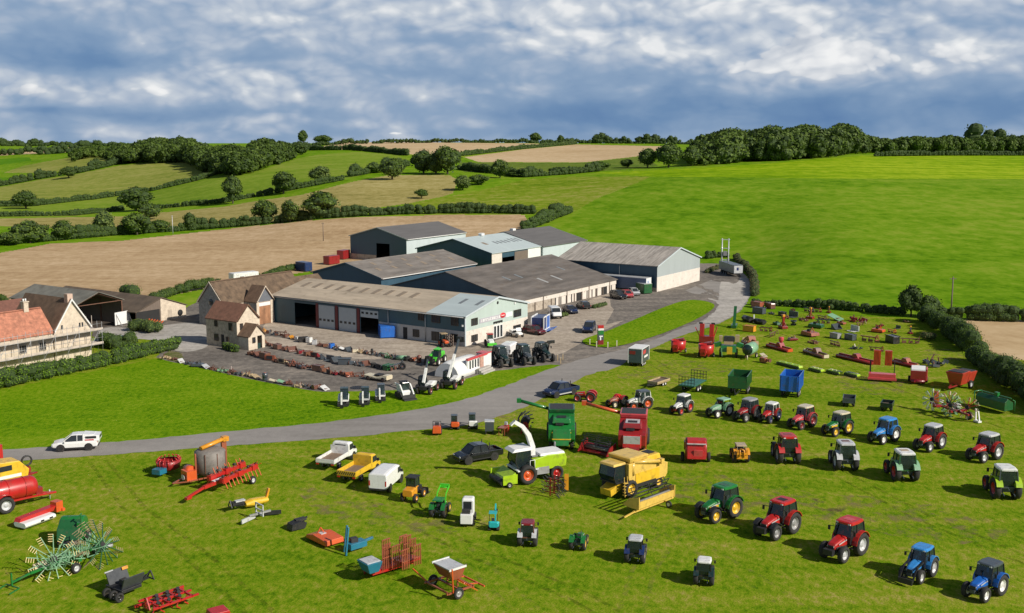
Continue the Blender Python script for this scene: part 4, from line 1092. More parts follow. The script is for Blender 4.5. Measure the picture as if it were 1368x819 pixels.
        t.a('steering_wheel', MB().cyl((xr + .85, 0, 1.3), (xr + .68, 0, 1.85), .04, n=6).cyl((xr + .68, 0, 1.85), (xr + .66, 0, 1.88), .2, n=12), BLK)
        for y in (-1, 1):
            t.a('mirror', MB().bar((xb + .02, y * .70, 2.25), (xb + .22, y * 1.08, 2.3), .04).box((xb + .22, y * 1.1, 2.12), (.05, .2, .36)), BLK)
    elif cab == 'canopy':
        mb = MB(); xa, xb = xr - .5, xr + .95
        for x in (xa, xb):
            for y in (-.6, .6): mb.bar((x, y, 1.1), (x, y * .95, 2.38), .07)
        t.a('cab_frame', mb, frame); t.a('roof', bx(((xa + xb) / 2, 0, 2.45), (xb - xa + .25, 1.45, .14), tx=.92, ty=.92), roof)
        t.a('windscreen', bx((xb, 0, 1.95), (.03, 1.1, .75)), GL)
        t.a('seat', bx((xr + .1, 0, 1.35), (.45, .48, .16)).box((xr - .14, 0, 1.62), (.12, .46, .5)), SEATM)
    else:
        t.a('seat', bx((xr + .05, 0, 1.32), (.42, .46, .12)).box((xr - .16, 0, 1.5), (.1, .44, .36)), SEATM)
        t.a('steering_wheel', MB().cyl((cx0 - .1, 0, 1.5), (cx0 - .38, 0, 1.78), .03, n=6).cyl((cx0 - .38, 0, 1.78), (cx0 - .40, 0, 1.8), .22, n=12), BLK)
        if cab == 'rops':
            mb = MB(); x = xr - .35
            mb.tube([(x, .55, 1.0), (x, .55, 2.25), (x, .42, 2.4), (x, -.42, 2.4), (x, -.55, 2.25), (x, -.55, 1.0)], .05); t.a('roll_bar', mb, frame)
    if stack and exr:
        y = -.55 if cab in ('cab',) else -.2
        t.a('exhaust', MB().cyl((cx0 + .22, y, 1.2), (cx0 + .22, y, 2.6 if cab == 'cab' else 2.2), .06, n=8), BLK)
    if loader:
        lc = lcol or hood
        mb = MB()
        for y in (-.62, .62):
            if loader == 'up':
                pts = [(cx0 + .15, y, 1.5), (cx0 + .5, y, 2.75), (nx + .3, y, 3.35)]
            else:
                pts = [(cx0 + .15, y, 1.75), (nx - .1, y, 1.5), (nx + .75, y, .45)]
            mb.bar((cx0 + .2, y, .9), (cx0 + .15, y, 1.75), .16)
            for a_, b_ in zip(pts[:-1], pts[1:]): mb.bar(a_, b_, .12, .18)
        mb.cyl((pts[-1][0] - .3, -.62, pts[-1][2] + (.2 if loader != 'up' else -.16)), (pts[-1][0] - .3, .62, pts[-1][2] + (.2 if loader != 'up' else -.16)), .07, n=6)
        lo_ = t.a('loader_arm', mb, lc)
        p = pts[-1]; t.a('loader_headstock', bx((p[0] + .08, 0, p[2]), (.14, 1.3, .5)), lc if loader == 'up' else BLK, parent=lo_)
    return t

def vehicle(kind, u, v, d, label, col, cat, rim='silver', group=None, name=None, k=1., **o):
    t = T(name or {'suv': 'suv_car', 'pickup': 'pickup_truck', 'van': 'panel_van', 'hatch': 'hatchback_car', 'estate': 'estate_car', 'saloon': 'saloon_car', 'flatbed': 'flatbed_truck'}[kind], label, cat, u, v, d, group, k)
    pm = {'black': CARP['jet'], 'dblue': CARP['dblue'], 'white': CARP['white'], 'maroon': CARP['maroon']}.get(col) or P_[col]
    S = {'suv': dict(L=4.75, b=[(-2.36, .55, .98, .78), (-2.26, .36, 1.08, .90), (-1.2, .32, 1.10, .95), (.8, .32, 1.06, .95), (1.7, .34, 1.0, .92), (2.22, .42, .88, .84), (2.38, .5, .74, .74)], g=[(-2.3, 1.04, 1.10, .80, .78), (-2.0, 1.06, 1.66, .86, .70), (-.2, 1.06, 1.74, .87, .70), (.35, 1.05, 1.70, .87, .68), (1.2, 1.02, 1.05, .84, .78)], w=(-1.42, 1.42, .36)),
         'estate': dict(b=[(-2.3, .5, .86, .76), (-2.22, .32, .95, .86), (-1.1, .28, .95, .88), (.8, .28, .92, .88), (1.7, .3, .86, .86), (2.15, .36, .74, .78), (2.3, .42, .62, .68)], g=[(-2.22, .9, .95, .74, .7), (-1.95, .92, 1.36, .78, .62), (-.2, .93, 1.46, .80, .62), (.25, .92, 1.42, .8, .6), (1.1, .9, .92, .76, .7)], w=(-1.32, 1.4, .32)),
         'hatch': dict(b=[(-1.95, .5, .88, .74), (-1.88, .32, .96, .84), (-1., .28, .96, .86), (.7, .28, .92, .86), (1.4, .3, .86, .84), (1.85, .36, .74, .76), (1.98, .42, .62, .66)], g=[(-1.88, .92, .96, .72, .68), (-1.55, .93, 1.42, .78, .62), (-.2, .93, 1.5, .79, .62), (.2, .92, 1.46, .79, .6), (.95, .9, .92, .74, .68)], w=(-1.2, 1.22, .31)),
         'saloon': dict(b=[(-2.25, .5, .86, .72), (-2.15, .32, .95, .84), (-1.2, .28, .95, .88), (.8, .28, .92, .88), (1.6, .3, .86, .86), (2.1, .36, .74, .78), (2.25, .42, .62, .68)], g=[(-1.75, .92, .96, .74, .7), (-1.15, .93, 1.36, .78, .60), (-.3, .93, 1.42, .80, .60), (.1, .92, 1.38, .8, .6), (.95, .9, .92, .76, .7)], w=(-1.32, 1.35, .32)),
         'pickup': dict(b=[(-2.62, .55, .98, .84), (-2.58, .45, 1.06, .92), (-1.0, .40, 1.06, .95), (.9, .40, 1.06, .95), (1.8, .42, 1.04, .93), (2.4, .48, .92, .86), (2.58, .55, .8, .76)], g=[(-.92, 1.05, 1.10, .84, .80), (-.75, 1.06, 1.74, .86, .72), (.2, 1.06, 1.80, .87, .72), (.75, 1.06, 1.76, .87, .70), (1.5, 1.04, 1.06, .86, .80)], w=(-1.55, 1.55, .39))}
    if kind in S:
        q = S[kind]
        bed = kind == 'pickup' and not o.get('cover')
        mb = MB()
        def ring(x, zl, zh, hw): return [(x, hw * .86, zl), (x, hw, zl + .12), (x, hw, zh - .22), (x, hw * .95, zh), (x, -hw * .95, zh), (x, -hw, zh - .22), (x, -hw, zl + .12), (x, -hw * .86, zl)]
        if bed:
            st = [b_ for b_ in q['b'] if b_[0] > -1.1]; mb.loft([ring(*b_) for b_ in st], smooth=False)
            mb.box((-1.78, 0, .60), (1.62, 1.7, .35))
            for y in (-.91, .91): mb.box((-1.78, y, .80), (1.62, .07, .52))
            mb.box((-2.58, 0, .80), (.08, 1.84, .5))
        else: mb.loft([ring(*b_) for b_ in q['b']], smooth=False)
        body = t.a('body', mb, pm)
        if bed: t.a('load_bed', bx((-1.78, 0, .80), (1.52, 1.72, .04)), BLK)
        g = q['g']
        mb = MB(); mb.loft([[(x, wb_, zb), (x, wt, zt_), (x, -wt, zt_), (x, -wb_, zb)] for x, zb, zt_, wb_, wt in g]); t.a('window_glass', mb, GLASSD)
        mb = MB(); ro = g[1:-1]
        mb.loft([[(x, wt + .02, zt_ - .02), (x, wt - .06, zt_ + .045), (x, -wt + .06, zt_ + .045), (x, -wt - .02, zt_ - .02)] for x, zb, zt_, wb_, wt in ro]); t.a('roof', mb, pm)
        mb = MB()
        for y in (-1, 1):
            for a_, b_ in ((0, 1), (len(g) - 1, len(g) - 2)):
                mb.bar((g[a_][0], y * g[a_][4], g[a_][2]), (g[b_][0], y * g[b_][4], g[b_][2]), .07)
            xm = (g[1][0] + g[-2][0]) / 2 + .05
            for x in ((xm,) if kind in ('pickup', 'hatch', 'saloon') else (xm - .45, xm + .5)): mb.bar((x, y * (g[2][3] + .01), g[2][1]), (x, y * (g[2][4] + .015), g[2][2]), .08, .05)
        t.a('pillar', mb, pm)
        if kind == 'suv' or o.get('cover'):
            pass
        xr, xf, wr = q['w']; hw = .95 if kind in ('suv', 'pickup') else .88
        xe = q['b'][-1][0]; xs = q['b'][0][0]; zl_ = q['b'][-2][2]
        for y in (-1, 1):
            t.a('headlight', bx((xe - .14, y * .66, zl_ - .10), (.16, .24, .14)), CHROME); t.a('tail_light', bx((xs + .06, y * .76, zl_ + .02), (.08, .16, .2)), TAIL)
            t.a('mirror', bx((g[-1][0] - .25, y * (hw + .08), 1.1 if hw > .9 else .98), (.12, .18, .14)), pm)
        t.a('bumper', bx((xe - .04, 0, .5), (.12, 1.4, .18)).box((xs + .04, 0, .5), (.12, 1.5, .18)), BLK)
        t.a('sill', bx((0, hw - .02, q['b'][2][1] + .02), (xf - xr - .9, .08, .14)).box((0, -hw + .02, q['b'][2][1] + .02), (xf - xr - .9, .08, .14)), SIL if o.get('steps') else BLK)
        for x in (xr, xf):
            for y in (-1, 1):
                t.a('wheel_arch', MB().cyl((x, y * (hw - .25), wr + .03), (x, y * (hw + .004), wr + .03), wr + .09, n=18), BLK)
                t.wheel(x, y * (hw - .10), wr, .24, rim)
        if o.get('canopy'):
            mb = MB(); mb.loft([[(x, wb_, zb), (x, wt, zt_), (x, -wt, zt_), (x, -wb_, zb)] for x, zb, zt_, wb_, wt in ((-2.56, 1.04, 1.60, .90, .76), (-.86, 1.06, 1.80, .90, .75))]); c_ = t.a('load_canopy', mb, pm)
            for y in (-1, 1): t.a('canopy_window', bx((-1.7, y * .86, 1.42), (1.1, .05, .3), rx=-y * .25), GLASSD, parent=c_)
            for y in (-1, 1): t.a('red_lettering', bx((-1.55, y * .905, 1.17), (.9, .03, .13), rx=-y * .2), REDP, parent=c_)
            t.a('rear_window', bx((-2.56, 0, 1.4), (.05, 1.2, .28)), GLASSD, parent=c_)
        if o.get('antenna'): t.a('roll_hoop', MB().bar((-.98, -.8, 1.05), (-.98, -.8, 1.95), .08).bar((-.98, .8, 1.05), (-.98, .8, 1.95), .08), BLK)
    elif kind == 'van':
        st = [(-2.45, .45, 1.85, .88), (-2.4, .38, 2.0, .93), (-1.0, .36, 2.08, .95), (.7, .36, 2.06, .95), (1.15, .36, 1.95, .93), (1.85, .38, 1.28, .92), (2.3, .42, 1.02, .86), (2.42, .5, .82, .76)]
        mb = MB(); mb.loft([rring(x, hw, a_, b_, .2) for x, a_, b_, hw in st]); t.a('body', mb, pm)
        mb = MB(); mb.loft([[(1.17, .74, 1.93), (1.17, -.74, 1.93), (1.19, -.74, 1.96), (1.19, .74, 1.96)], [(1.84, .80, 1.28), (1.84, -.80, 1.28), (1.88, -.80, 1.3), (1.88, .80, 1.3)]]); t.a('windscreen', mb, GLASSD)
        for y in (-1, 1):
            t.a('side_window', MB().prism([(.5, 1.25), (1.5, 1.25), (1.1, 1.8), (.5, 1.8)], y * .945 - .015, y * .945 + .02, 'y'), GLASSD)
            t.a('headlight', bx((2.26, y * .66, .86), (.2, .26, .2)), CHROME); t.a('tail_light', bx((-2.43, y * .82, 1.05), (.06, .14, .5)), TAIL); t.a('mirror', bx((1.35, y * 1.04, 1.3), (.14, .2, .24)), BLK)
        t.a('rear_door', bx((-2.435, .42, 1.2), (.04, .8, 1.35)).box((-2.435, -.42, 1.2), (.04, .8, 1.35)), pm)
        if o.get('rearglass'): t.a('rear_window', bx((-2.46, 0, 1.6), (.04, 1.4, .4)), GLASSD)
        t.a('bumper', bx((2.36, 0, .5), (.14, 1.6, .22)).box((-2.44, 0, .46), (.12, 1.7, .18)), BLK)
        for x in (-1.5, 1.55):
            for y in (-1, 1):
                t.a('wheel_arch', MB().cyl((x, y * .7, .4), (x, y * .955, .4), .44, n=18), BLK); t.wheel(x, y * .86, .34, .22, rim)
    elif kind == 'flatbed':
        L0 = -2.9
        mb = MB(); mb.loft([rring(.55, .92, .55, 1.75 + .3, .14), rring(.95, .94, .5, 2.12, .14), rring(1.5, .94, .48, 2.0, .14), rring(2.1, .93, .46, 1.22, .12), rring(2.55, .9, .5, 1.0, .12), rring(2.66, .82, .58, .86, .1)]); t.a('cab', mb, pm)
        mb = MB(); mb.loft([[(1.53, .74, 1.97), (1.53, -.74, 1.97), (1.55, -.74, 2.0), (1.55, .74, 2.0)], [(2.09, .80, 1.24), (2.09, -.80, 1.24), (2.13, -.80, 1.26), (2.13, .80, 1.26)]]); t.a('windscreen', mb, GLASSD)
        for y in (-1, 1):
            t.a('side_window', MB().prism([(.8, 1.25), (1.85, 1.25), (1.5, 1.85), (.8, 1.85)], y * .94 - .015, y * .94 + .02, 'y'), GLASSD); t.a('headlight', bx((2.58, y * .68, .86), (.16, .24, .18)), CHROME); t.a('mirror', bx((1.75, y * 1.06, 1.35), (.12, .18, .28)), BLK)
        t.a('rear_window', bx((.545, 0, 1.62), (.04, 1.2, .5)), GLASSD)
        t.a('chassis', bx((-1.1, .35, .62), (3.6, .12, .16)).box((-1.1, -.35, .62), (3.6, .12, .16)), BLK)
        h = o.get('side', .3); tm = o.get('tray', col)
        mb = MB(); mb.box((-1.25, 0, .86), (3.3, 2.06, .10))
        for y in (-1.0, 1.0): mb.box((-1.25, y, .9 + h / 2), (3.3, .06, h))
        mb.box((L0, 0, .9 + h / 2), (.06, 2.06, h)); mb.box((.37, 0, .9 + (o.get('head', .5)) / 2 + .1), (.06, 2.06, o.get('head', .5) + .2)); t.a('tray', mb, tm)
        t.a('tray_floor', bx((-1.25, 0, .925), (3.2, 1.9, .03)), mat('tray_floor', (.20, .14, .095), .85, var=.25))
        if o.get('chev'):
            mb = MB()
            for kx in range(9): mb.box((L0 - .035, -.9 + kx * .225, .9 + h * .45), (.015, .1, h * .8), rx=.6)
            t.a('chevron_stripes', mb, BLK)
        t.a('tail_light', bx((L0 - .02, .85, .72), (.06, .3, .12)), TAIL); t.a('tail_light', bx((L0 - .02, -.85, .72), (.06, .3, .12)), TAIL)
        for x in (-1.5, 1.75):
            for y in (-1, 1): t.wheel(x, y * .84, .36, .26, 'grey')
            if x > 0: t.a('wheel_arch', MB().cyl((x, -.945, .42), (x, .945, .42), .46, n=18), BLK)
    return t

def trailer(u, v, d, label, col, L=4.5, Wd=2.2, zf=1.0, h=1.3, axles=1, rim='white', wr=.42, thin=.06, name='farm_trailer', cat='trailer', group=None, k=1., floor=None, rear=True, racks=False, front=True, bar=1.4, rib=True, lines=False):
    t = T(name, label, cat, u, v, d, group, k)
    mb = MB(); mb.box((0, 0, zf), (L, Wd, .14))
    if h:
        for y in (-1, 1): mb.box((0, y * (Wd / 2 - thin / 2), zf + h / 2), (L, thin, h))
        if front: mb.box((L / 2 - thin / 2, 0, zf + h / 2), (thin, Wd, h))
        if rear: mb.box((-L / 2 + thin / 2, 0, zf + h / 2), (thin, Wd, h))
    bd = t.a('body', mb, col)
    if h > .6 and rib:
        for y in (-1, 1):
            mb = MB()
            for i in range(int(L / .8) + 1): mb.box((-L / 2 + .05 + i * (L - .1) / int(L / .8), y * (Wd / 2 + .02), zf + h / 2), (.09, .06, h))
            mb.box((0, y * (Wd / 2 + .02), zf + h), (L + .05, .12, .08)); t.a('side_rib', mb, col)
        mb = MB()
        for y in (-.5, 0, .5): mb.box((-L / 2 - .03, y * Wd * .85, zf + h / 2), (.06, .08, h * .95))
        t.a('tailgate_rib', mb, col)
    t.a('floor', bx((0, 0, zf + .09), (L - .15, Wd - .15, .04)), floor or mat('trailer_floor', (.16, .12, .09), .85, var=.25))
    t.a('chassis', bx((.2, .4, zf - .18), (L, .12, .2)).box((.2, -.4, zf - .18), (L, .12, .2)).bar((L / 2 - .2, .4, zf - .18), (L / 2 + bar, 0, .55), .12).bar((L / 2 - .2, -.4, zf - .18), (L / 2 + bar, 0, .55), .12), BLK)
    for i in range(axles):
        x = (i - (axles - 1) / 2) * wr * 2.25 - .3
        for y in (-1, 1): t.wheel(x, y * (Wd / 2 - .18), wr, .3, rim)
    if racks:
        for x in (-L / 2 + .1, L / 2 - .1):
            mb = MB()
            for i in range(6): mb.box((x, -Wd / 2 + .08 + i * (Wd - .16) / 5, zf + .65), (.06, .06, 1.3))
            for z in (.45, .85, 1.28): mb.box((x, 0, zf + z), (.05, Wd, .06))
            t.a('end_rack', mb, BLK)
    return t
# ---------------------------------------------------------------- tractors on the sale field
GW = 'old and new tractors lined up on the sale field'
tractor(958, 692, (-28, 9), 'green tractor with yellow wheels and green roof, front row nearest the yellow combine', 'green', 'green', 'yellow', 1.06, panel='yellow', ffend=True, weights=False, hatch=P_['dgreen'], group=GW)
tractor(1036, 714, (-26, 11), 'red tractor with red roof and dark wheels, beside the green one in the front row', 'red', 'red', 'grey', 1.06, ffend=True, weights=True, hatch=BLK, group=GW)
tractor(1125, 743, (-25, 12), 'red tractor with pale grey wheels and pinkish roof hatch, between red and blue tractors', 'red', 'red', 'silver', 1.06, weights=True, hatch=P_['pinkred'], group=GW)
tractor(1225, 772, (-19, 13), 'sky blue tractor with a lowered front loader in the bottom right', 'sky', 'sky', 'silver', .86, loader='down', lcol='black', group=GW)
tractor(1313, 796, (-24, 12), 'blue tractor with black cab roof and white wheels in the bottom right corner', 'blue', 'slate', 'white', .90, cab='box', group=GW)
tractor(1048, 614, (-13, -15), 'red tractor seen from behind with red roof and red fenders', 'red', 'red', 'grey', 1.08, ffend=True, hatch=P_['dred'], group=GW)
tractor(1125, 623, (-14, -16), 'white fendered tractor seen from behind with brown roof hatch', 'white', 'silver', 'silver', 1.06, fend='silver', hatch=P_['brown'], frame='slate', group=GW)
tractor(1202, 637, (-20, -17), 'green tractor seen from behind with white roof and red wheels', 'green', 'white', 'red', 1.08, fend='palegreen', frame='dgreen', hatch=P_['tan'], group=GW)
tractor(1336, 660, (-22, -20), 'lime green tractor with white roof seen from behind near the right edge', 'lime', 'white', 'red', 1.10, fend='lime', frame='slate', group=GW)
tractor(1179, 590, (-17, 5), 'bright blue tractor with blue roof and white wheels in the back line', 'sky', 'sky', 'white', .95, frame='blue', group=GW)
tractor(1240, 600, (-16, 5.5), 'red tractor with silver roof, right of the bright blue tractor', 'red', 'silver', 'silver', .96, group=GW)
tractor(1313, 614, (-18, 5), 'red tractor with silver roof at the right end of the back line', 'red', 'silver', 'silver', 1.0, group=GW)
tractor(1117, 580, (-17, 4), 'older green tractor with cream roof and yellow wheels', 'green', 'cream', 'yellow', .92, cab='box', panel='yellow', group=GW)
tractor(1070, 571, (-15, 4.5), 'faded red tractor with cream cab roof and maroon wheels', 'pinkred', 'cream', 'maroon', .92, cab='box', frame='maroon', group=GW)
tractor(1027, 563, (-14, 6), 'small white cabbed tractor with red bonnet and blue rear wheels', 'red', 'white', 'dblue', .80, cab='box', frame='white', group=GW)
tractor(996, 561, (-16, 5), 'dark red tractor with grey cab roof beside the white cabbed one', 'dred', 'grey', 'grey', .92, cab='box', frame='slate', group=GW)
tractor(960, 556, (-17, 4), 'pale green old tractor under an open green canopy', 'palegreen', 'palegreen', 'white', .86, cab='canopy', frame='dgreen', group=GW)
tractor(909, 552, (-14, 5), 'white tractor with white roof and red front wheels', 'white', 'white', 'red', .82, cab='box', frame='slate', chas='maroon', group=GW)
tractor(852, 546, (-17, 2), 'white framed tractor with grey canvas roof and orange red rear wheels', 'white', 'slate', 'orange', .84, cab='box', frame='white', chas='maroon', group=GW)
tractor(823, 543, (-17, 4), 'faded red vintage tractor without a cab beside the white framed tractor', 'rust', 'red', 'cream', .72, cab='none', chas='maroon', fend='red', stack=False, group=GW)
tractor(781, 536, (-18, -1), 'bright red vintage tractor without a cab next to the black pickup', 'red', 'red', 'pinkred', .74, cab='none', chas='red', stack=False, group=GW)
t = tractor(987, 614, (-10, -15), 'yellow industrial tractor with rusty digger frame at its back', 'amber', 'tan', 'yellow', .78, cab='canopy', fend='amber', frame='grey', group=GW)
t.a('rear_frame', MB().box((-2.1, 0, 1.0), (.5, 1.5, .5)).bar((-2.2, -.6, .9), (-2.3, -.6, 2.0), .18).bar((-2.2, .6, .9), (-2.3, .6, 2.0), .18).box((-2.3, 0, 1.5), (.25, 1.5, .3)).tube([(-2.4, -.2, 1.0), (-2.6, -.2, 2.0), (-2.3, .3, 2.2), (-2.5, .4, 1.1)], .09), 'amber')
tractor(589, 687, (9, -11), 'compact green tractor with its front loader raised high', 'green', 'green', 'yellow', .68, cab='canopy', loader='up', lcol='neon', frame='black', group='compact machines seen from behind')
tractor(706, 724, (3, -12), 'tractor with rusty brown cab roof and pale fenders seen from behind', 'brown', 'maroon', 'grey', .74, cab='box', fend='silver', frame='brown', group='compact machines seen from behind')
tractor(774, 730, (5, -10), 'small green tractor with a black roll bar', 'green', 'green', 'yellow', .62, cab='rops', frame='dgreen', group='compact machines seen from behind')
tractor(850, 746, (4, -12), 'narrow blue tractor with pale roof seen from behind', 'dblue', 'silver', 'cream', .74, fend='dblue', group='compact machines seen from behind')
tractor(941, 775, (2, -12), 'narrow dark tractor with white roof at the bottom of the field', 'bottle', 'white', 'cream', .70, fend='bottle', group='compact machines seen from behind')
GV = 'dark tractors parked in front of the office'
tractor(671, 489, (20, 9), 'dark green tractor nearest the white display tent', 'bottle', 'bottle', 'slate', 1.06, fend='black', frame='bottle', group=GV)
tractor(702, 486, (18, 8), 'dark tractor with grey bonnet, middle of three by the office', 'slate', 'bottle', 'slate', 1.04, fend='black', frame='bottle', group=GV)
tractor(727, 482, (16, 6), 'dark tractor with its black front loader raised', 'bottle', 'bottle', 'slate', 1.0, fend='black', frame='bottle', loader='up', lcol='black', group=GV)

# ---------------------------------------------------------------- road vehicles
vehicle('suv', 102, 600, (-36, 2), 'white pickup style car with rear canopy driving on the road', 'white', 'car', 'grey', canopy=True)
vehicle('pickup', 638, 615, (-34, 6), 'black double cab pickup parked on the grass beside the forage harvester', 'black', 'pickup truck', antenna=True)
vehicle('pickup', 749, 528, (-24, 5), 'dark pickup with silver side steps parked at the road edge', 'dblue', 'pickup truck', antenna=True, steps=True)
vehicle('flatbed', 452, 619, (28, -17), 'white flatbed truck with low sides left of the yellow tipper', 'white', 'truck', side=.35, head=.7)
vehicle('flatbed', 482, 636, (27, -16), 'yellow tipper truck with chevrons on its tailboard', 'yellow', 'truck', side=.45, head=.95, chev=True)
vehicle('van', 517, 650, (20, -17), 'white panel van right of the yellow tipper', 'white', 'van', 'grey')
vehicle('van', 741, 424, (8, 6), 'white van parked by the long barn with rear towards the wall', 'white', 'van', 'grey')
vehicle('saloon', 762, 418, (16, 6), 'dark blue car parked beside the white van', 'dblue', 'car')
vehicle('hatch', 779, 412, (-14, -5), 'black hatchback parked right of the dark blue car', 'black', 'car')
vehicle('suv', 787, 443, (-9, 9), 'dark blue SUV on the drive near the grass island', 'dblue', 'car')
vehicle('estate', 714, 446, (20, 4), 'maroon estate car parked by the office corner', 'maroon', 'car')
vehicle('suv', 826, 399, (20, 5), 'black SUV under the long barn wall', 'black', 'car')
vehicle('hatch', 838, 397, (16, 6), 'red hatchback between black and white cars', 'pinkred', 'car')
vehicle('hatch', 847, 394, (14, 6), 'white hatchback by the green container', 'silver', 'car')
vehicle('van', 681, 474, (10, -6), 'white van parked behind the dark tractors', 'white', 'van', 'grey')

# ---------------------------------------------------------------- trailers
trailer(925, 521, (18, -10), 'dark green flat trailer with black end racks', 'dgreen', 4.8, 2.3, .95, 0, 2, racks=True, floor=mat('teal_deck', (.045, .16, .13), .7, var=.2), rim='white', wr=.38, name='flat_trailer')
trailer(988, 525, (-11, 16), 'green tipping trailer with high sides', 'dgreen', 4.6, 2.4, 1.1, 1.6, 2, rim='white', wr=.5)
trailer(1057, 528, (14, -20), 'blue silage trailer with tall sides', 'blue', 4.4, 2.35, 1.0, 2.0, 2, rim='white', wr=.5, rear=True)
trailer(880, 515, (-15, 5), 'small beige plant trailer on the grass', 'tan', 3.4, 1.6, .55, .3, 2, rim='white', wr=.28, rib=False)
trailer(1134, 542, (2, -9), 'small black tipping trailer left of its twin', 'slate', 2.3, 1.5, .6, .6, 1, rim='grey', wr=.3, rib=False)
trailer(1185, 548, (6, -9), 'small dark green tipping trailer right of the black one', 'bottle', 2.1, 1.4, .6, .5, 1, rim='silver', wr=.3, rib=False)

def box_body(u, v, d, name, label, cat, L, Wd, z0, h, side, end, top, rim='grey', axles=2, k=1., marks=None, wr=.38):
    t = T(name, label, cat, u, v, d, k=k)
    t.a('body', bx((0, 0, z0 + h / 2), (L, Wd, h)), side); t.a('roof', bx((0, 0, z0 + h + .04), (L + .06, Wd + .06, .09)), top)
    t.a('end_door', bx((L / 2 + .02, 0, z0 + h / 2), (.05, Wd * .94, h * .94)), end); t.a('end_door', bx((-L / 2 - .02, 0, z0 + h / 2), (.05, Wd * .94, h * .94)), end)
    mb = MB()
    for x in (-L / 2, L / 2):
        for y in (-Wd / 2, Wd / 2): mb.box((x, y, z0 + h / 2), (.12, .12, h + .05))
    t.a('corner_post', mb, top)
    t.a('chassis', bx((0, .4, z0 - .12), (L, .14, .22)).box((0, -.4, z0 - .12), (L, .14, .22)), BLK)
    for i in range(axles):
        for y in (-1, 1): t.wheel((i - (axles - 1) / 2) * wr * 2.2 - L * .12, y * (Wd / 2 - .16), wr, .26, rim)
    if marks:
        for (sd_, x, z, w_, h_, m) in marks:
            t.a('emblem', bx((x, sd_ * (Wd / 2 + .02), z), (w_, .03, h_)), m) if abs(sd_) == 1 else t.a('emblem', bx((L / 2 * (1 if sd_ > 0 else -1) + (.06 if sd_ > 0 else -.06), x, z), (.03, w_, h_)), m)
    return t
t = box_body(853, 487, (11, -7), 'box_trailer', 'box trailer with white roof and red emblems standing at the bend', 'trailer', 3.6, 2.1, .55, 2.1, P_['slate'], mat('trailer_end', (.05, .085, .085), .5), WHITE, 'white', 3, wr=.3, marks=[(-1, -.6, 2.1, 1.4, .55, P_['pinkred']), (-2, 0.4, 2.1, .9, .5, P_['dred']), (-1, .2, 1.35, 1.8, .3, WHITE)])
t.a('drawbar', MB().bar((1.8, .5, .5), (3.0, 0, .5), .1).bar((1.8, -.5, .5), (3.0, 0, .5), .1), BLK)
b_ = W(213.4, 113.8)
t = T('lorry_trailer', 'long blue curtain sided lorry trailer beside the grey gabled barn', 'trailer', 0, 0, loc=b_, rz=GA - PI / 2)
t.a('body', bx((0, 0, 2.0), (14.6, 2.5, 2.5)), mat('blue_curtain', (.085, .12, .20), .55, var=.1)); t.a('roof', bx((0, 0, 3.3), (14.7, 2.54, .12)), 'silver'); t.a('rear_door', bx((7.33, 0, 2.0), (.06, 2.4, 2.5)), WHITE)
t.a('door_lettering', bx((7.375, -.3, 2.1), (.02, .9, 1.3)), mat('pale_blue_mark', (.35, .42, .55), .5)); t.a('chassis', bx((0, 0, .62), (14, 1.0, .25)), BLK)
for x in (3.2, 4.5, 5.8):
    for y in (-1, 1): t.wheel(x, y * 1.05, .5, .35, 'grey')
t = T('lorry_trailer', 'grey bulk tipping lorry trailer parked under the twin pole', 'trailer', 976, 368, (16, 4))
t.a('body', MB().loft([[(-4.6, 1.2, 1.2), (-4.6, 1.2, 3.1), (-4.6, -1.2, 3.1), (-4.6, -1.2, 1.2)], [(4.4, 1.2, 1.0), (4.4, 1.2, 2.9), (4.4, -1.2, 2.9), (4.4, -1.2, 1.0)]]), 'grey'); t.a('end_panel', bx((4.43, 0, 1.95), (.06, 2.3, 1.8)), 'silver'); t.a('end_marks', bx((4.48, -.2, 2.1), (.03, .5, .7)), 'dblue')
t.a('sheet_cover', bx((-.1, 0, 3.06), (9, 2.46, .1), ry=.022), 'slate'); t.a('chassis', bx((0, 0, .85), (8.4, 1.0, .3)), BLK)
for x in (-3.2, -1.9, -.6):
    for y in (-1, 1): t.wheel(x, y * 1.0, .5, .34, 'grey')
def skip(u, v, d, label, col, L=6, Wd=2.4, h=2.0, cat='container', name='container', top=None):
    t = T(name, label, cat, u, v, d)
    mb = MB(); mb.box((0, 0, .12 + h / 2), (L, Wd, h)); t.a('body', mb, col)
    mb = MB()
    for i in range(int(L / .55)):
        for y in (-1, 1): mb.box((-L / 2 + .3 + i * .55, y * (Wd / 2 + .02), .12 + h / 2), (.22, .05, h * .92))
    t.a('corrugation', mb, col); t.a('roof', bx((0, 0, .15 + h), (L * .98, Wd * .98, .05)), top or col)
    for x in (-1, 1):
        t.a('end_door', bx((x * (L / 2 + .03), 0, .12 + h / 2), (.06, Wd * .9, h * .9)), col)
    return t
skip(857, 391, (14, 3), 'green box container beside the parked cars', 'dgreen', 5, 2.2, 2.1, top=P_['silver'])
skip(326, 378, (20, -2), 'white container with a dark window behind the stone barn', 'white', 6.6, 2.5, 2.4, top=WHITE).a('window', bx((-1.2, -1.29, 1.3), (1.0, .06, .9)), GLASSD)
skip(406, 362, (14, 2), 'blue skip with pale top behind the tiled barns', 'dblue', 4.4, 2.2, 2.2)
skip(443, 353, (14, -2), 'red skip nearer the blue one', 'dred', 4.2, 2.2, 2.2)
skip(459, 346, (10, -2), 'red skip leaning against the tall barn', 'dred', 3.6, 2.2, 2.4)
t = T('display_trailer', 'blue show trailer with white frame and fold down ramps beside the office', 'trailer', 722, 441, (9, -6))
t.a('body', bx((0, 0, 1.35), (4.2, 2.2, 2.3)), 'dblue')
mb = MB()
for x in (-2.1, -.2, 2.1): 
    for y in (-1.12, 1.12): mb.box((x, y, 1.4), (.22, .14, 2.6))
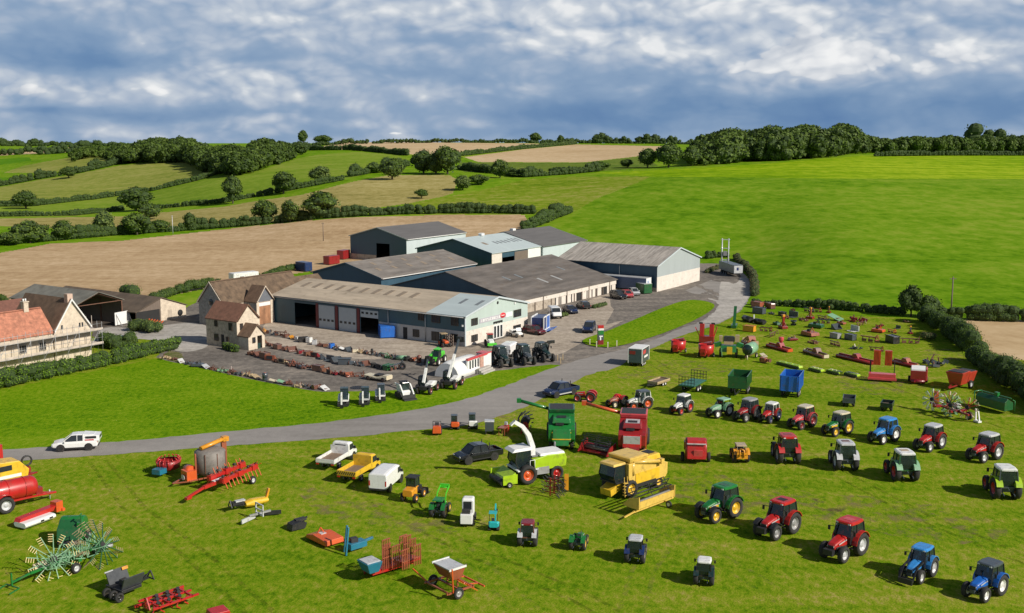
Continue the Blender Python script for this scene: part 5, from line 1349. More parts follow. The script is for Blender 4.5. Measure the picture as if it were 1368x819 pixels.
for z in (.3, 2.6):
    for y in (-1.12, 1.12): mb.box((0, y, z), (4.4, .14, .2))
t.a('white_frame', mb, WHITE); t.a('ramp', bx((-1.2, -1.8, .25), (1.7, 1.5, .1), rx=-.25), 'blue'); t.a('ramp', bx((1.0, -1.8, .25), (2.0, 1.5, .1), rx=-.25), 'blue'); t.a('blue_panel', bx((1., -1.14, 1.45), (2.0, .06, 2.1)), 'blue'); t.a('window', bx((-2.13, 0, 1.1), (.05, .9, .6)), GLASSD)
for y in (-1, 1): t.wheel(0, y * .95, .35, .25, 'grey')
skip(517, 450, (5, 8), 'bright blue box by the half open workshop door', 'blue', 3.4, 2.6, 1.9, cat='box', name='storage_box').a('cloth_cover', bx((0, 0, 2.02), (3.2, 2.4, .12), tx=.9, ty=.9), 'blue')

# ---------------------------------------------------------------- harvesters
def combine(u, v, d, label, col, top, mid=None, k=1., auger=None, acol=None, ladder=None, cabside=False, rim='yellow', stripe=None, rearm=None):
    t = T('combine_harvester', label, 'combine harvester', u, v, d, None, k)
    mid = mid or col
    mb = MB(); P = [(-4.0, 1.35), (-3.6, 1.0), (-.2, .95), (1.6, 1.2), (1.9, 2.0), (1.9, 3.45), (-.9, 3.5), (-2.3, 3.1), (-4.05, 2.5)]
    mb.prism(P, -1.45, 1.45, 'y'); t.a('body', mb, col)
    mb = MB(); mb.loft([[(-.9, 1.4, 3.5), (1.7, 1.4, 3.5), (1.7, -1.4, 3.5), (-.9, -1.4, 3.5)], [(-1.05, 1.5, 4.0), (1.85, 1.5, 4.0), (1.85, -1.5, 4.0), (-1.05, -1.5, 4.0)]]); t.a('grain_tank', mb, top)
    t.a('tank_interior', bx((.4, 0, 4.005), (2.5, 2.6, .03)), DSLATE if not cabside else top)
    t.a('engine_cover', bx((-2.3, 0, 3.25), (2.3, 2.1, .55), tx=.9, ty=.9), mid)
    t.a('rear_hood', MB().prism([(-4.35, 1.15), (-3.4, .8), (-3.4, 2.2), (-4.1, 2.55)], -1.0, 1.0, 'y'), rearm or col)
    if stripe: t.a('stripe', bx((-4.09, 0, 2.15), (.06, 2.1, .12)).box((-3.9, 0, 1.45), (.9, 2.06, .10)), stripe); 
    t.a('radiator_screen', bx((-2.6, .0, 3.56), (.9, 1.0, .08)).box((-3.47, .2, 2.95), (.06, .9, .3)), BLK)
    t.a('straw_chute', bx((-4.1, 0, .9), (.9, 1.6, .5), ry=.35), mid)
    # cab
    mb = MB(); mb.loft([[(1.95, 1.0, 1.7), (3.2, .9, 1.7), (3.2, -.9, 1.7), (1.95, -1.0, 1.7)], [(1.95, 1.05, 2.3), (3.55, 1.0, 2.4), (3.55, -1.0, 2.4), (1.95, -1.05, 2.3)], [(1.95, 1.0, 3.4), (3.3, .95, 3.4), (3.3, -.95, 3.4), (1.95, -1.0, 3.4)]]); t.a('cab_glass', mb, GL)
    t.a('cab_roof', MB().loft([[(1.9, 1.1, 3.4), (3.65, 1.05, 3.4), (3.65, -1.05, 3.4), (1.9, -1.1, 3.4)], [(1.95, 1.0, 3.62), (3.5, .9, 3.6), (3.5, -.9, 3.6), (1.95, -1.0, 3.62)]]), top)
    t.a('cab_frame', MB().bar((3.22, .92, 1.7), (3.56, 1.01, 2.4), .07).bar((3.56, 1.01, 2.4), (3.3, .97, 3.4), .07).bar((3.22, -.92, 1.7), (3.56, -1.01, 2.4), .07).bar((3.56, -1.01, 2.4), (3.3, -.97, 3.4), .07).box((2.6, 0, 1.68), (1.4, 2.2, .12)), BLK)
    t.a('seat', bx((2.5, 0, 2.1), (.5, .5, .2)).box((2.25, 0, 2.5), (.15, .5, .7)), SEATM)
    t.a('feeder_house', MB().prism([(1.5, 1.0), (3.6, .35), (3.7, 1.0), (1.7, 1.75)], -.7, .7, 'y'), mid)
    for y in (-1, 1): t.wheel(1.6, y * 1.35, .92, .7, rim, 'front_wheel'); t.wheel(-2.9, y * 1.15, .58, .42, rim, 'rear_wheel')
    t.a('axle', bx((1.6, 0, .9), (.4, 2.4, .4)).box((-2.9, 0, .62), (.3, 2.1, .25)), BLK)
    s_ = ladder or -1
    mb = MB()
    for i in range(5): mb.box((2.35 if cabside else -3.1, s_ * (1.45 if cabside else 1.28), .45 + .3 * i), (.5 if cabside else .35, .3 if cabside else .4, .05))
    for dx in (-.22, .22): mb.bar(((2.35 if cabside else -3.1) + dx, s_ * (1.6 if cabside else 1.5), .3), ((2.35 if cabside else -3.1) + dx, s_ * (1.45 if cabside else 1.45), 2.3), .05)
    t.a('ladder', mb, acol or col)
    for y in (-1, 1): t.a('side_shield', bx((-.9, y * 1.48, 1.75), (3.6, .06, 1.1)), mid); 
    t.a('belt_guard', bx((-.6, -1.5, 1.05), (3.0, .1, .4)).box((-.6, 1.5, 1.05), (3., .1, .4)), BLK)
    if auger:
        mb = MB(); a = (1.2, 1.35 * auger[0], 3.5); e = auger[1]
        mb.cyl(a, e, .19, n=10); mb.box(e, (.45, .5, .5)); mb.cyl((1.2, 1.35 * auger[0], 2.2), a, .2, n=10); t.a('unloading_auger', mb, acol or col)
    return t
combine(750, 590, (0, -12), 'green combine harvester with its auger swung out to the left', 'green', 'dgreen', 'green', .98, (1, (1.8, 4.9, 4.3)), 'green', stripe=P_['yellow'], rearm='green')
combine(846, 598, (2, -12), 'faded red combine with pale rear panel, red ladder and orange auger swung left', 'dred', 'pinkred', 'dred', 1.0, (1, (2.0, 5.6, 4.3)), 'orange', rim='grey', rearm='red').a('pale_panel', bx((-4.3, 0, 1.95), (.08, 1.75, 1.0), ry=-.18).box((-2.3, 0, 3.56), (1.6, 1.5, .05)), 'silver')
t = combine(842, 656, (-50, 16), 'yellow combine harvester with folded auger and no header', 'straw', 'straw', 'yellow', .95, (1, (-2.6, 1.75, 3.0)), 'straw', ladder=1, cabside=True, rim='yellow')
def header(u, v, d, label, col, L=4.6, k=1., trolley=True):
    t = T('combine_header', label, 'combine header', u, v, d, None, k)
    z = .75 if trolley else .2
    mb = MB(); P = [(-.45, z), (.75, z - .05), (.8, z + .06), (-.2, z + .12), (-.3, z + .6), (-.45, z + .62)]
    mb.prism(P, -L / 2, L / 2, 'y'); t.a('trough', mb, col)
    for y in (-1, 1): t.a('end_plate', MB().prism([(-.5, z - .05), (.5, z - .05), (1.35, z + .05), (.7, z + .75), (-.5, z + 1.1)], y * L / 2 - .05, y * L / 2 + .05, 'y'), col)
    mb = MB(); c = (.35, z + 1.12)
    for i in range(6):
        q = 2 * PI * i / 6; p = (c[0] + .6 * math.cos(q), c[1] + .6 * math.sin(q)); mb.bar((p[0], -L / 2 + .15, p[1]), (p[0], L / 2 - .15, p[1]), .06)
        for y in (-L / 2 + .2, 0, L / 2 - .2): mb.bar((c[0], y, c[1]), (p[0], y, p[1]), .05)
    mb.cyl((c[0], -L / 2 + .1, c[1]), (c[0], L / 2 - .1, c[1]), .07, n=6); t.a('reel', mb, BLK)
    mb = MB(); mb.cyl((0, -L / 2 + .1, z + .35), (0, L / 2 - .1, z + .35), .22, n=12); t.a('cross_auger', mb, 'grey')
    if trolley:
        t.a('trolley', bx((-.1, 0, .5), (.16, L + .6, .16)).bar((-.1, L / 2 + .2, .5), (-.1, L / 2 + 1.6, .35), .12).box((-.1, -L * .28, .5), (1.3, .12, .12)), col)
        for x in (-.7, .55): t.wheel(x, -L * .28, .32, .2, 'white')
    return t
header(872, 681, (-30, -9), 'yellow combine header with black reel resting on a low trolley', 'straw', 5.2)
header(800, 606, (-14, 6), 'dark red header with black reel lying beside the faded red combine', 'dred', 3.4, 1.05, False)

t = T('forage_harvester', 'white and lime forage harvester with tall white spout and red wheels', 'forage harvester', 713, 640, (-34, 5), None, 1.02)
t.a('body', MB().prism([(-2.9, 1.3), (.2, 1.1), (.5, 1.6), (.6, 2.3), (-1.0, 2.6), (-2.8, 2.55), (-3.0, 2.1)], -1.2, 1.2, 'y'), 'lime'); t.a('top_cover', bx((-1.5, 0, 2.62), (2.7, 2.2, .22), tx=.95, ty=.9), WHITE); t.a('top_grille', bx((.1, 0, 2.5), (.9, 1.5, .12)), GRY)
t.a('chassis', bx((-.2, 0, .95), (4.6, 1.6, .45)), DSLATE); t.a('side_plate', bx((-.4, 1.23, 1.15), (1.3, .06, .7)).box((-.4, -1.23, 1.15), (1.3, .06, .7)), 'grey')
t.a('cab_glass', MB().loft([[(.75, .85, 1.5), (2.0, .8, 1.4), (2.0, -.8, 1.4), (.75, -.85, 1.5)], [(.75, .95, 2.3), (2.35, .9, 2.2), (2.35, -.9, 2.2), (.75, -.95, 2.3)], [(.75, .9, 3.25), (2.2, .85, 3.2), (2.2, -.85, 3.2), (.75, -.9, 3.25)]]), GL)
t.a('cab_roof', MB().loft([[(.6, 1.0, 3.22), (2.75, .95, 3.15), (2.75, -.95, 3.15), (.6, -1.0, 3.22)], [(.7, .9, 3.48), (2.4, .85, 3.42), (2.4, -.85, 3.42), (.7, -.9, 3.48)]]), WHITE); t.a('cab_frame', MB().bar((2.0, .8, 1.4), (2.37, .92, 2.2), .07).bar((2.37, .92, 2.2), (2.2, .87, 3.2), .07).bar((2.0, -.8, 1.4), (2.37, -.92, 2.2), .07).bar((2.37, -.92, 2.2), (2.2, -.87, 3.2), .07), BLK)
t.a('platform', bx((1.2, 0, 1.38), (2.2, 2.6, .1)), WHITE); t.a('handrail', MB().tube([(.5, 1.25, 1.4), (.5, 1.25, 2.3), (1.0, 1.25, 2.3), (1.0, 1.25, 1.4)], .03), WHITE)
mb = MB(); pts = [(.35, 0.3, 2.4), (.35, .3, 3.4), (.75, .28, 4.6), (1.4, .25, 5.5), (2.2, .2, 6.0)]; rg = []
for i, p in enumerate(pts):
    q = [(0, 1), (.1, 1), (.45, .9), (.7, .6), (1, .3)][i]; w_ = .26 - .02 * i; nx_, nz_ = -q[1], q[0]
    rg.append([(p[0] + nx_ * w_, p[1] + w_, p[2] + nz_ * w_), (p[0] - nx_ * w_, p[1] + w_, p[2] - nz_ * w_), (p[0] - nx_ * w_, p[1] - w_, p[2] - nz_ * w_), (p[0] + nx_ * w_, p[1] - w_, p[2] + nz_ * w_)])
mb.loft(rg, smooth=False); sp_ = t.a('spout', mb, WHITE); t.a('spout_flap', bx((2.4, .2, 5.85), (.5, .4, .12), ry=.7), WHITE, parent=sp_)
for y in (-1, 1): t.wheel(1.25, y * 1.2, .95, .7, 'orange', 'front_wheel'); t.wheel(-1.9, y * 1.1, .72, .5, 'red', 'rear_wheel')
t.a('exhaust', MB().cyl((-2.7, -.8, 2.6), (-2.7, -.8, 3.2), .1, n=8), GRY)
h_ = t.a('pickup_header', MB().prism([(2.5, .3), (3.9, .3), (3.6, .9), (2.6, 1.35)], -1.4, 1.4, 'y'), 'lime')
t.a('header_end', bx((3.2, 1.45, .75), (1.5, .1, .9)).box((3.2, -1.45, .75), (1.5, .1, .9)), 'lime', parent=h_); t.a('pickup_reel', MB().cyl((3.85, -1.35, .45), (3.85, 1.35, .45), .3, n=12), BLK, parent=h_)
for y in (-1.55, 1.55): t.wheel(3.3, y, .28, .2, 'grey', 'guide_wheel', parent=None)

# ---------------------------------------------------------------- small machines
def excavator(u, v, d, label, col, k=.8, cab=True, arm='down', frame='slate', armc=None, group='small diggers parked in a row on the lawn', canopy=None):
    t = T('mini_excavator', label, 'digger', u, v, d, group, k)
    for y in (-.6, .6):
        mb = MB(); pr = [(-1.0, .28), (-.75, .05), (.75, .05), (1.0, .28), (.75, .52), (-.75, .52)]; mb.prism(pr, y - .18, y + .18, 'y'); t.a('track', mb, TYRE)
    t.a('undercarriage', bx((0, 0, .45), (1.2, .9, .25)), BLK); t.a('house', MB().loft([rring(-1.15, .6, .6, 1.3, .15), rring(-.9, .75, .6, 1.45, .15), rring(.75, .75, .6, .85, .1)]), col)
    if cab:
        t.a('cab_glass', MB().loft([[(-.45, .65, .85), (.7, .65, .85), (.7, -.35, .85), (-.45, -.35, .85)], [(-.4, .62, 2.35), (.5, .62, 2.35), (.5, -.32, 2.35), (-.4, -.32, 2.35)]]), GL)
        mb = MB()
        for x, x2 in ((-.45, -.4), (.7, .5)):
            for y in (.65, -.35): mb.bar((x, y, .85), (x2, y * .96, 2.35), .08)
        t.a('cab_frame', mb, frame)
    else:
        mb = MB()
        for x in (-.5,):
            for y in (.6, -.5): mb.bar((x, y, 1.2), (x, y, 2.35), .07)
        t.a('cab_frame', mb, frame)
    t.a('roof', bx((.05, .14, 2.41), (1.15, 1.15, .1), tx=.94, ty=.94), canopy or frame)
    t.a('seat', bx((-.1, .12, 1.15), (.45, .45, .2)).box((-.32, .12, 1.45), (.12, .42, .5)), SEATM)
    ac = armc or col
    if arm == 'down': pts = [(.85, -.15, .85), (1.35, -.15, 2.0), (2.05, -.15, 1.85), (2.15, -.15, .55)]
    else: pts = [(.85, -.15, .85), (1.1, -.15, 2.3), (1.7, -.15, 3.0), (2.2, -.15, 2.2)]
    mb = MB()
    for a_, b_ in zip(pts[:-1], pts[1:]): mb.bar(a_, b_, .2, .26)
    bo = t.a('boom', mb, ac); p = pts[-1]; t.a('bucket', MB().prism([(p[0] - .1, p[2]), (p[0] + .25, p[2] - .1), (p[0] + .1, p[2] - .5), (p[0] - .35, p[2] - .35)], -.4, .1, 'y'), BLK, parent=bo)
    t.a('blade', bx((1.25, 0, .25), (.1, 1.5, .36)).bar((.8, .4, .4), (1.22, .4, .3), .1).bar((.8, -.4, .4), (1.22, -.4, .3), .1), BLK)
    return t
excavator(459, 541, (-3, 14), 'small digger with white boom, leftmost on the lawn', 'white', .92, frame='bottle')
excavator(487, 539, (-2, 14), 'small digger with white boom between two others on the lawn', 'silver', .88, frame='bottle', armc='white')
excavator(508, 534, (3, 14), 'dark small digger with white house next to the track loader', 'white', .86, frame='slate')
excavator(660, 707, (2, -12), 'tiny turquoise digger with raised arm', 'teal', .62, cab=False, arm='up', frame='black', canopy=P_['teal'], group='compact machines seen from behind')
excavator(632, 572, (1, -9), 'white small digger seen from behind at the road verge', 'white', .72, frame='slate', group='small machines on the verge')
excavator(608, 573, (1, -9), 'orange small digger with dark canopy at the road verge', 'orange', .68, frame='slate', cab=True, group='small machines on the verge')
t = T('track_loader', 'white compact track loader with dark cab', 'loader', 540, 531, (14, 7))
for y in (-.75, .75): t.a('track', MB().prism([(-1.0, .35), (-.7, .05), (.8, .05), (1.1, .3), (.5, .8), (-.8, .75)], y - .2, y + .2, 'y'), TYRE)
t.a('body', MB().loft([rring(-1.35, .5, .6, 1.5, .12), rring(-.8, .55, .45, 1.65, .12), rring(.9, .55, .45, 1.0, .12)]), WHITE); t.a('cab', bx((.1, 0, 1.55), (1.1, 1.0, 1.1), tx=.86), GL); t.a('roof', bx((.02, 0, 2.14), (1.05, 1.05, .1)), BLK)
for y in (-.72, .72): t.a('lift_arm', MB().bar((-1.25, y, 1.75), (.3, y, 1.75), .16, .2).bar((.3, y, 1.75), (1.35, y, .75), .16, .22).bar((1.35, y, .75), (1.5, y, .3), .16), WHITE)
t.a('bucket', MB().prism([(1.45, .1), (2.2, .05), (2.1, .15), (1.6, .2), (1.55, .65), (1.45, .65)], -.9, .9, 'y'), BLK)
def telehandler(u, v, d, label, boom_end, k=1., col='white', bcol='white', rim='maroon', attach=True):
    t = T('telehandler', label, 'telehandler', u, v, d, 'telehandlers on the lawn', k)
    t.a('chassis', bx((0, 0, .95), (3.9, 1.2, .5)), BLK); t.a('engine_cover', MB().loft([rring(-1.4, .5, .95, 1.55, .12), rring(.2, .5, .95, 1.75, .12), rring(1.5, .42, .95, 1.45, .12)], caps=True), col)
    mb = MB(); 
    for i, v_ in enumerate(t.r.children[-1].data.vertices): v_.co.y -= .62
    t.a('cab_glass', MB().loft([[(-.8, 1.1, 1.0), (.6, 1.1, 1.0), (.6, .3, 1.0), (-.8, .3, 1.0)], [(-.9, 1.12, 1.6), (.75, 1.12, 1.6), (.75, .3, 1.6), (-.9, .3, 1.6)], [(-.75, 1.05, 2.35), (.35, 1.05, 2.35), (.35, .32, 2.35), (-.75, .32, 2.35)]]), GL)
    t.a('cab_roof', bx((-.2, .68, 2.4), (1.25, .85, .1)), BLK); t.a('cab_frame', MB().bar((.6, 1.1, 1.0), (.75, 1.12, 1.6), .08).bar((.75, 1.12, 1.6), (.35, 1.05, 2.35), .08).bar((-.9, 1.1, 1.0), (-.75, 1.05, 2.35), .1).bar((.75, .3, 1.6), (.35, .32, 2.35), .08), BLK)
    for x in (-1.4, 1.4):
        for y in (-1, 1): t.wheel(x, y * .95, .62, .42, rim); 
    for x in (-1.4, 1.4):
        for y in (-1, 1): fender(t, x, y * .95, .7, .44, BLK, 40, 140)
    e = Vector(boom_end); a = Vector((-1.6, 0, 1.7)); mid = a.lerp(e, .58)
    mb = MB().bar(a, mid, .34, .38); bo = t.a('boom', mb, bcol); t.a('boom_inner', MB().bar(mid - (e - a) * .05, e, .24, .28), 'slate', parent=bo)
    t.a('boom_head', bx(tuple(e), (.5, .5, .5)), BLK, parent=bo)
    t.a('carriage', bx((e.x + .35, 0, e.z - .25), (.12, 1.2, .8)).bar((e.x + .35, .4, e.z - .6), (e.x + 1.4, .4, e.z - .65), .1).bar((e.x + .35, -.4, e.z - .6), (e.x + 1.4, -.4, e.z - .65), .1), BLK, parent=bo)
    return t
t = telehandler(571, 524, (14, -9), 'white telehandler with its short boom raised, nearer the track loader', (.5, 0, 5.0), .92); 
telehandler(604, 517, (14, -9), 'white telehandler with its long dark boom raised towards the office', (3.3, 0, 6.6), .94)
t = T('telehandler', 'bright green telehandler parked on the yard behind the tent', 'telehandler', 582, 486, (-14, 8), None, 1.0)
t.a('chassis', bx((0, 0, .9), (4.2, 1.3, .5)), DSLATE); t.a('engine_cover', MB().loft([rring(-2.0, .8, .9, 1.7, .15), rring(-.3, .8, .9, 1.85, .15)]), 'neon'); t.a('cab_glass', MB().loft([[(-.2, .9, 1.2), (1.3, .9, 1.2), (1.3, 0, 1.2), (-.2, 0, 1.2)], [(-.1, .85, 2.3), (.9, .85, 2.3), (.9, .05, 2.3), (-.1, .05, 2.3)]]), GL); t.a('cab_roof', bx((.4, .45, 2.36), (1.3, .95, .12)), 'neon'); t.a('boom', MB().bar((-2.1, -.3, 1.95), (2.2, -.3, 1.3), .35, .4).bar((2.2, -.3, 1.3), (2.6, -.3, .6), .3), 'neon'); t.a('nose', bx((1.6, 0, 1.05), (.9, 1.5, .5), tx=.8), 'neon')
for x in (-1.35, 1.4):
    for y in (-1, 1): t.wheel(x, y * .95, .6, .42, 'white')
t = T('wheel_loader', 'small yellow and black loading shovel seen from behind', 'loader', 552, 667, (12, -9), 'compact machines seen from behind')
t.a('rear_body', MB().loft([rring(-1.3, .5, .6, 1.25, .12), rring(-.2, .55, .55, 1.4, .12)]), 'amber'); t.a('front_frame', bx((.9, 0, .8), (1.2, .5, .4)), BLK)
t.a('cab_glass', bx((-.05, 0, 1.75), (.95, .9, .8), tx=.9, ty=.92), GL); t.a('roof', bx((-.05, 0, 2.2), (1.1, 1.05, .12)), BLK); mb = MB()
for x in (-.5, .42):
    for y in (-.45, .45): mb.bar((x, y, 1.3), (x * .95, y * .95, 2.2), .07)
t.a('cab_frame', mb, BLK); t.a('lift_arm', MB().bar((.5, .0, 1.1), (1.7, 0, .5), .3, .25), 'amber'); t.a('bucket', MB().prism([(1.7, .1), (2.3, .1), (1.8, .25), (1.75, .7)], -.8, .8, 'y'), BLK)
for x in (-.85, .95):
    for y in (-1, 1): t.wheel(x, y * .62, .42, .32, 'amber')
t = T('mini_dumper', 'small white machine with tall white cab seen from behind', 'utility machine', 625, 699, (4, -12), 'compact machines seen from behind', 1.0)
t.a('tail_box', bx((-.9, 0, .75), (.7, 1.05, .85), tx=.9), WHITE); t.a('engine', bx((-.75, .05, 1.3), (.5, .7, .35)), DSLATE); t.a('chassis', bx((.2, 0, .5), (2.2, .6, .3)), BLK)
t.a('cab', MB().loft([rring(.0, .5, .85, 2.05, .1), rring(.15, .52, .6, 2.2, .1), rring(1.0, .5, .6, 2.15, .1)]), WHITE); t.a('cab_window', bx((-.02, 0, 1.6), (.05, .7, .7)), GLASSD)
for x in (-.6, .9):
    for y in (-1, 1): t.wheel(x, y * .5, .36, .26, 'grey')
t = T('ride_on_mower', 'small red orange mower seen from behind at the road verge', 'mower', 584, 579, (1, -9), 'small machines on the verge', .9)
t.a('body', bx((.1, 0, .75), (1.6, .8, .6), tx=.85), 'rust'); t.a('collector', bx((-.95, 0, .75), (.7, 1.1, .9), tx=.9, ty=.9), 'orange'); t.a('seat', bx((-.2, 0, 1.25), (.4, .5, .4)), SEATM); t.a('roof_bar', MB().tube([(-.5, .5, .9), (-.5, .5, 1.7), (-.5, -.5, 1.7), (-.5, -.5, .9)], .04), BLK)
for x, r_ in ((-.6, .36), (.7, .26)):
    for y in (-1, 1): t.wheel(x, y * .5, r_, .24, 'maroon')
t = T('generator', 'small grey box machine standing at the road verge', 'generator', 654, 579, (1, -9), 'small machines on the verge')
t.a('housing', bx((0, 0, .9), (.9, 1.0, 1.1)), 'slate'); t.a('lid', bx((0, 0, 1.5), (1.0, 1.1, .12), tx=.9), 'silver'); t.a('frame', bx((0, .4, .2), (1.3, .1, .3)).box((0, -.4, .2), (1.3, .1, .3)), BLK)
t = T('quad_bike', 'white utility buggy parked outside the office door', 'utility vehicle', 690, 450, (12, 3))
t.a('body', MB().loft([rring(-1.3, .55, .45, .85, .1), rring(-.3, .6, .4, .7, .1), rring(.6, .6, .4, .95, .1), rring(1.3, .45, .5, .75, .1)]), WHITE); t.a('cargo_box', bx((-.95, 0, .98), (.8, 1.2, .3)), WHITE); t.a('seat', bx((-.1, 0, .9), (.5, 1.1, .35)), SEATM); t.a('windscreen', bx((.6, 0, 1.35), (.05, 1.0, .6), ry=-.4), WHITE)
for x in (-.9, .9):
    for y in (-1, 1): t.wheel(x, y * .6, .32, .25, 'grey')
t = T('compact_loader', 'white and green compact loader left of the office door', 'loader', 655, 463, (10, 9))
t.a('bonnet', MB().loft([rring(.1, .5, .6, 1.3, .12), rring(1.3, .42, .55, 1.05, .12)]), WHITE); t.a('front_guard', bx((1.4, 0, .6), (.4, 1.5, .4)), 'neon'); t.a('cab_glass', bx((-.35, 0, 1.55), (.95, .95, .9), tx=.85, ty=.9), GL); t.a('roof', bx((-.35, 0, 2.05), (1.05, 1.05, .12)), 'red')
for x, r_ in ((-.8, .55), (.9, .42)):
    for y in (-1, 1): t.wheel(x, y * .65, r_, .32, 'slate')
t = T('compact_tractor', 'orange compact tractor beside the brown hoardings at the office corner', 'tractor', 594, 463, (10, 5))
t.a('bonnet', MB().loft([rring(.0, .42, .7, 1.25, .12), rring(1.1, .35, .65, 1.05, .12)]), 'orange'); t.a('chassis', bx((0, 0, .6), (2., .5, .4)), DSLATE); t.a('cab', bx((-.5, 0, 1.5), (1., 1., 1.1), tx=.86), GL); t.a('roof', bx((-.5, 0, 2.1), (1.1, 1.1, .12)), 'tan')
for x, r_ in ((-.7, .55), (.8, .38)):
    for y in (-1, 1): t.wheel(x, y * .6, r_, .3, 'orange')
for u, lb in ((597, 'left'), (602.5, 'right')):
    t = T('timber_pallet', 'brown pallet stood on edge against the office wall, %s of two' % lb, 'pallet', u, 463.5, (12, 3), 'pallets against the office wall')
    mb = MB()
    for i in range(4): mb.box((0, 0, .25 + i * .5), (1.1, .08, .22))
    t.a('slats', mb, WOODB); t.a('bearer', bx((0, .1, 1.), (.1, .1, 2.)).box((-.5, .1, 1.), (.1, .1, 2.)).box((.5, .1, 1.), (.1, .1, 2.)), WOODB)
# display tent and show trailer
t = T('display_tent', 'white barrel roofed tent with pink trimmed show front and grey steps', 'tent', 619, 497, (14, -5), None, 1.0)
mb = MB(); rings = []
for x, s_ in ((-4.6, .9), (-3.2, .99), (0, 1.0), (2.2, .98)):
    rings.append([(x, 2.2 * s_ * math.cos(PI * k / 10), .05 + 2.25 * s_ * math.sin(PI * k / 10)) for k in range(11)])
mb.loft(rings, caps=True, smooth=True); t.a('canopy', mb, WHITE)
f_ = t.a('front_wall', bx((.6, -1.85, 1.15), (5.4, .25, 2.2)), WHITE); t.a('pink_fascia', bx((.6, -1.95, 2.35), (5.6, .4, .28)), 'pinkred', parent=f_)
for k in range(4): t.a('window', bx((-1.4 + .75 * k, -2.0, 1.25), (.34, .06, 1.6)), GLASSD, parent=f_)
t.a('brick_pier', bx((1.75, -2.02, 1.15), (1.0, .2, 2.2)), mat('pinkish_brick', (.45, .27, .21), .9, var=.25, scale=4), parent=f_); t.a('side_panel', bx((3.9, -1.2, 1.3), (1.6, 1.6, 2.0)), WHITE); t.a('side_trim', bx((3.9, -1.2, 2.36), (1.7, 1.7, .14)), 'pinkred')
mb = MB()
for k in range(3): mb.box((1.4, -2.6 - .35 * k, .36 - .12 * k), (3.4, .5, .72 - .24 * k))
t.a('steps', mb, mat('grey_step', (.42, .40, .37), .8)); 
t = T('timber_log', 'short yellow timber baulk lying by the tent steps', 'timber', 614, 512, (14, -5)); t.a('baulk', MB().cyl((-1.2, 0, .25), (1.2, 0, .25), .2, n=8), 'tan'); t.a('cut_end', MB().cyl((1.2, 0, .25), (1.24, 0, .25), .19, n=8), DSLATE)
# totem on the grass island
t = T('totem_sign', 'tall red, white and green totem sign standing at the tip of the grass island', 'sign', 802, 461, (9, 5), None, .85)
for z0_, z1_, c in ((.1, 1.0, 'maroon'), (1.0, 2.1, 'slate'), (2.1, 2.9, 'green'), (2.9, 3.3, 'white'), (3.3, 3.9, 'red')): t.a('panel', bx((0, 0, (z0_ + z1_) / 2), (.7, 1.1, z1_ - z0_ - .004)), c)
t.a('white_mark', bx((.37, 0, 1.75), (.04, .7, .24)).box((.37, -.1, 1.35), (.04, .24, .7)), WHITE)
for u_, v_ in ((788, 461), (797, 464), (812, 465), (824, 463)):
    t = T('marker_post', 'short pale marker post at the tip of the grass island', 'post', u_, v_, group='marker posts on the island'); t.a('post', bx((0, 0, .45), (.16, .16, .9)), 'cream'); t.a('cap', bx((0, 0, .93), (.2, .2, .06), tx=.4, ty=.4), WHITE)
for u_, v_ in ((745, 482), (749, 486), (752, 481)):
    t = T('marker_post', 'short yellowish post on the lawn tip beside the road bend', 'post', u_, v_, group='marker posts on the lawn tip'); t.a('post', bx((0, 0, .45), (.14, .14, .9)), 'tan'); t.a('cap', bx((0, 0, .93), (.18, .18, .06), tx=.4, ty=.4), 'cream')
# poles
t = T('telegraph_pole', 'single wooden telegraph pole at the hedge by the small stubble field', 'pole', 1270, 426); t.a('pole', MB().cyl((0, 0, 0), (0, 0, 8), .16, .11, n=8), WOODB); t.a('cross_arm', bx((0, 0, 7.6), (1.2, .1, .12)), WOODB)
t = T('transformer_pole', 'twin legged power pole with transformer at the bend behind the lorry trailer', 'pole', 968, 366, (1, 0))
for x in (-.8, .8): t.a('pole', MB().cyl((x, 0, 0), (x, 0, 9.0), .17, .13, n=8), 'silver')
t.a('transformer', bx((0, .1, 5.2), (.9, .7, 1.1)), 'grey')
for z in (3.6, 6.5, 8.7): t.a('cross_arm', bx((0, 0, z), (2.3, .14, .14)), 'silver')
t = T('telegraph_pole', 'far wooden pole standing in the big stubble field', 'pole', 432, 322); t.a('pole', MB().cyl((0, 0, 0), (0, 0, 6.), .14, .1, n=6), WOODB); t.a('cross_arm', bx((0, 0, 5.7), (1., .1, .1)), WOODB)
t = T('telegraph_pole', 'far pale pole standing in the hedge left of the stubble', 'pole', 231, 312); t.a('pole', MB().cyl((0, 0, 0), (0, 0, 6.5), .14, .1, n=6), 'silver'); t.a('cross_arm', bx((0, 0, 6.2), (1., .1, .1)), WOODB)
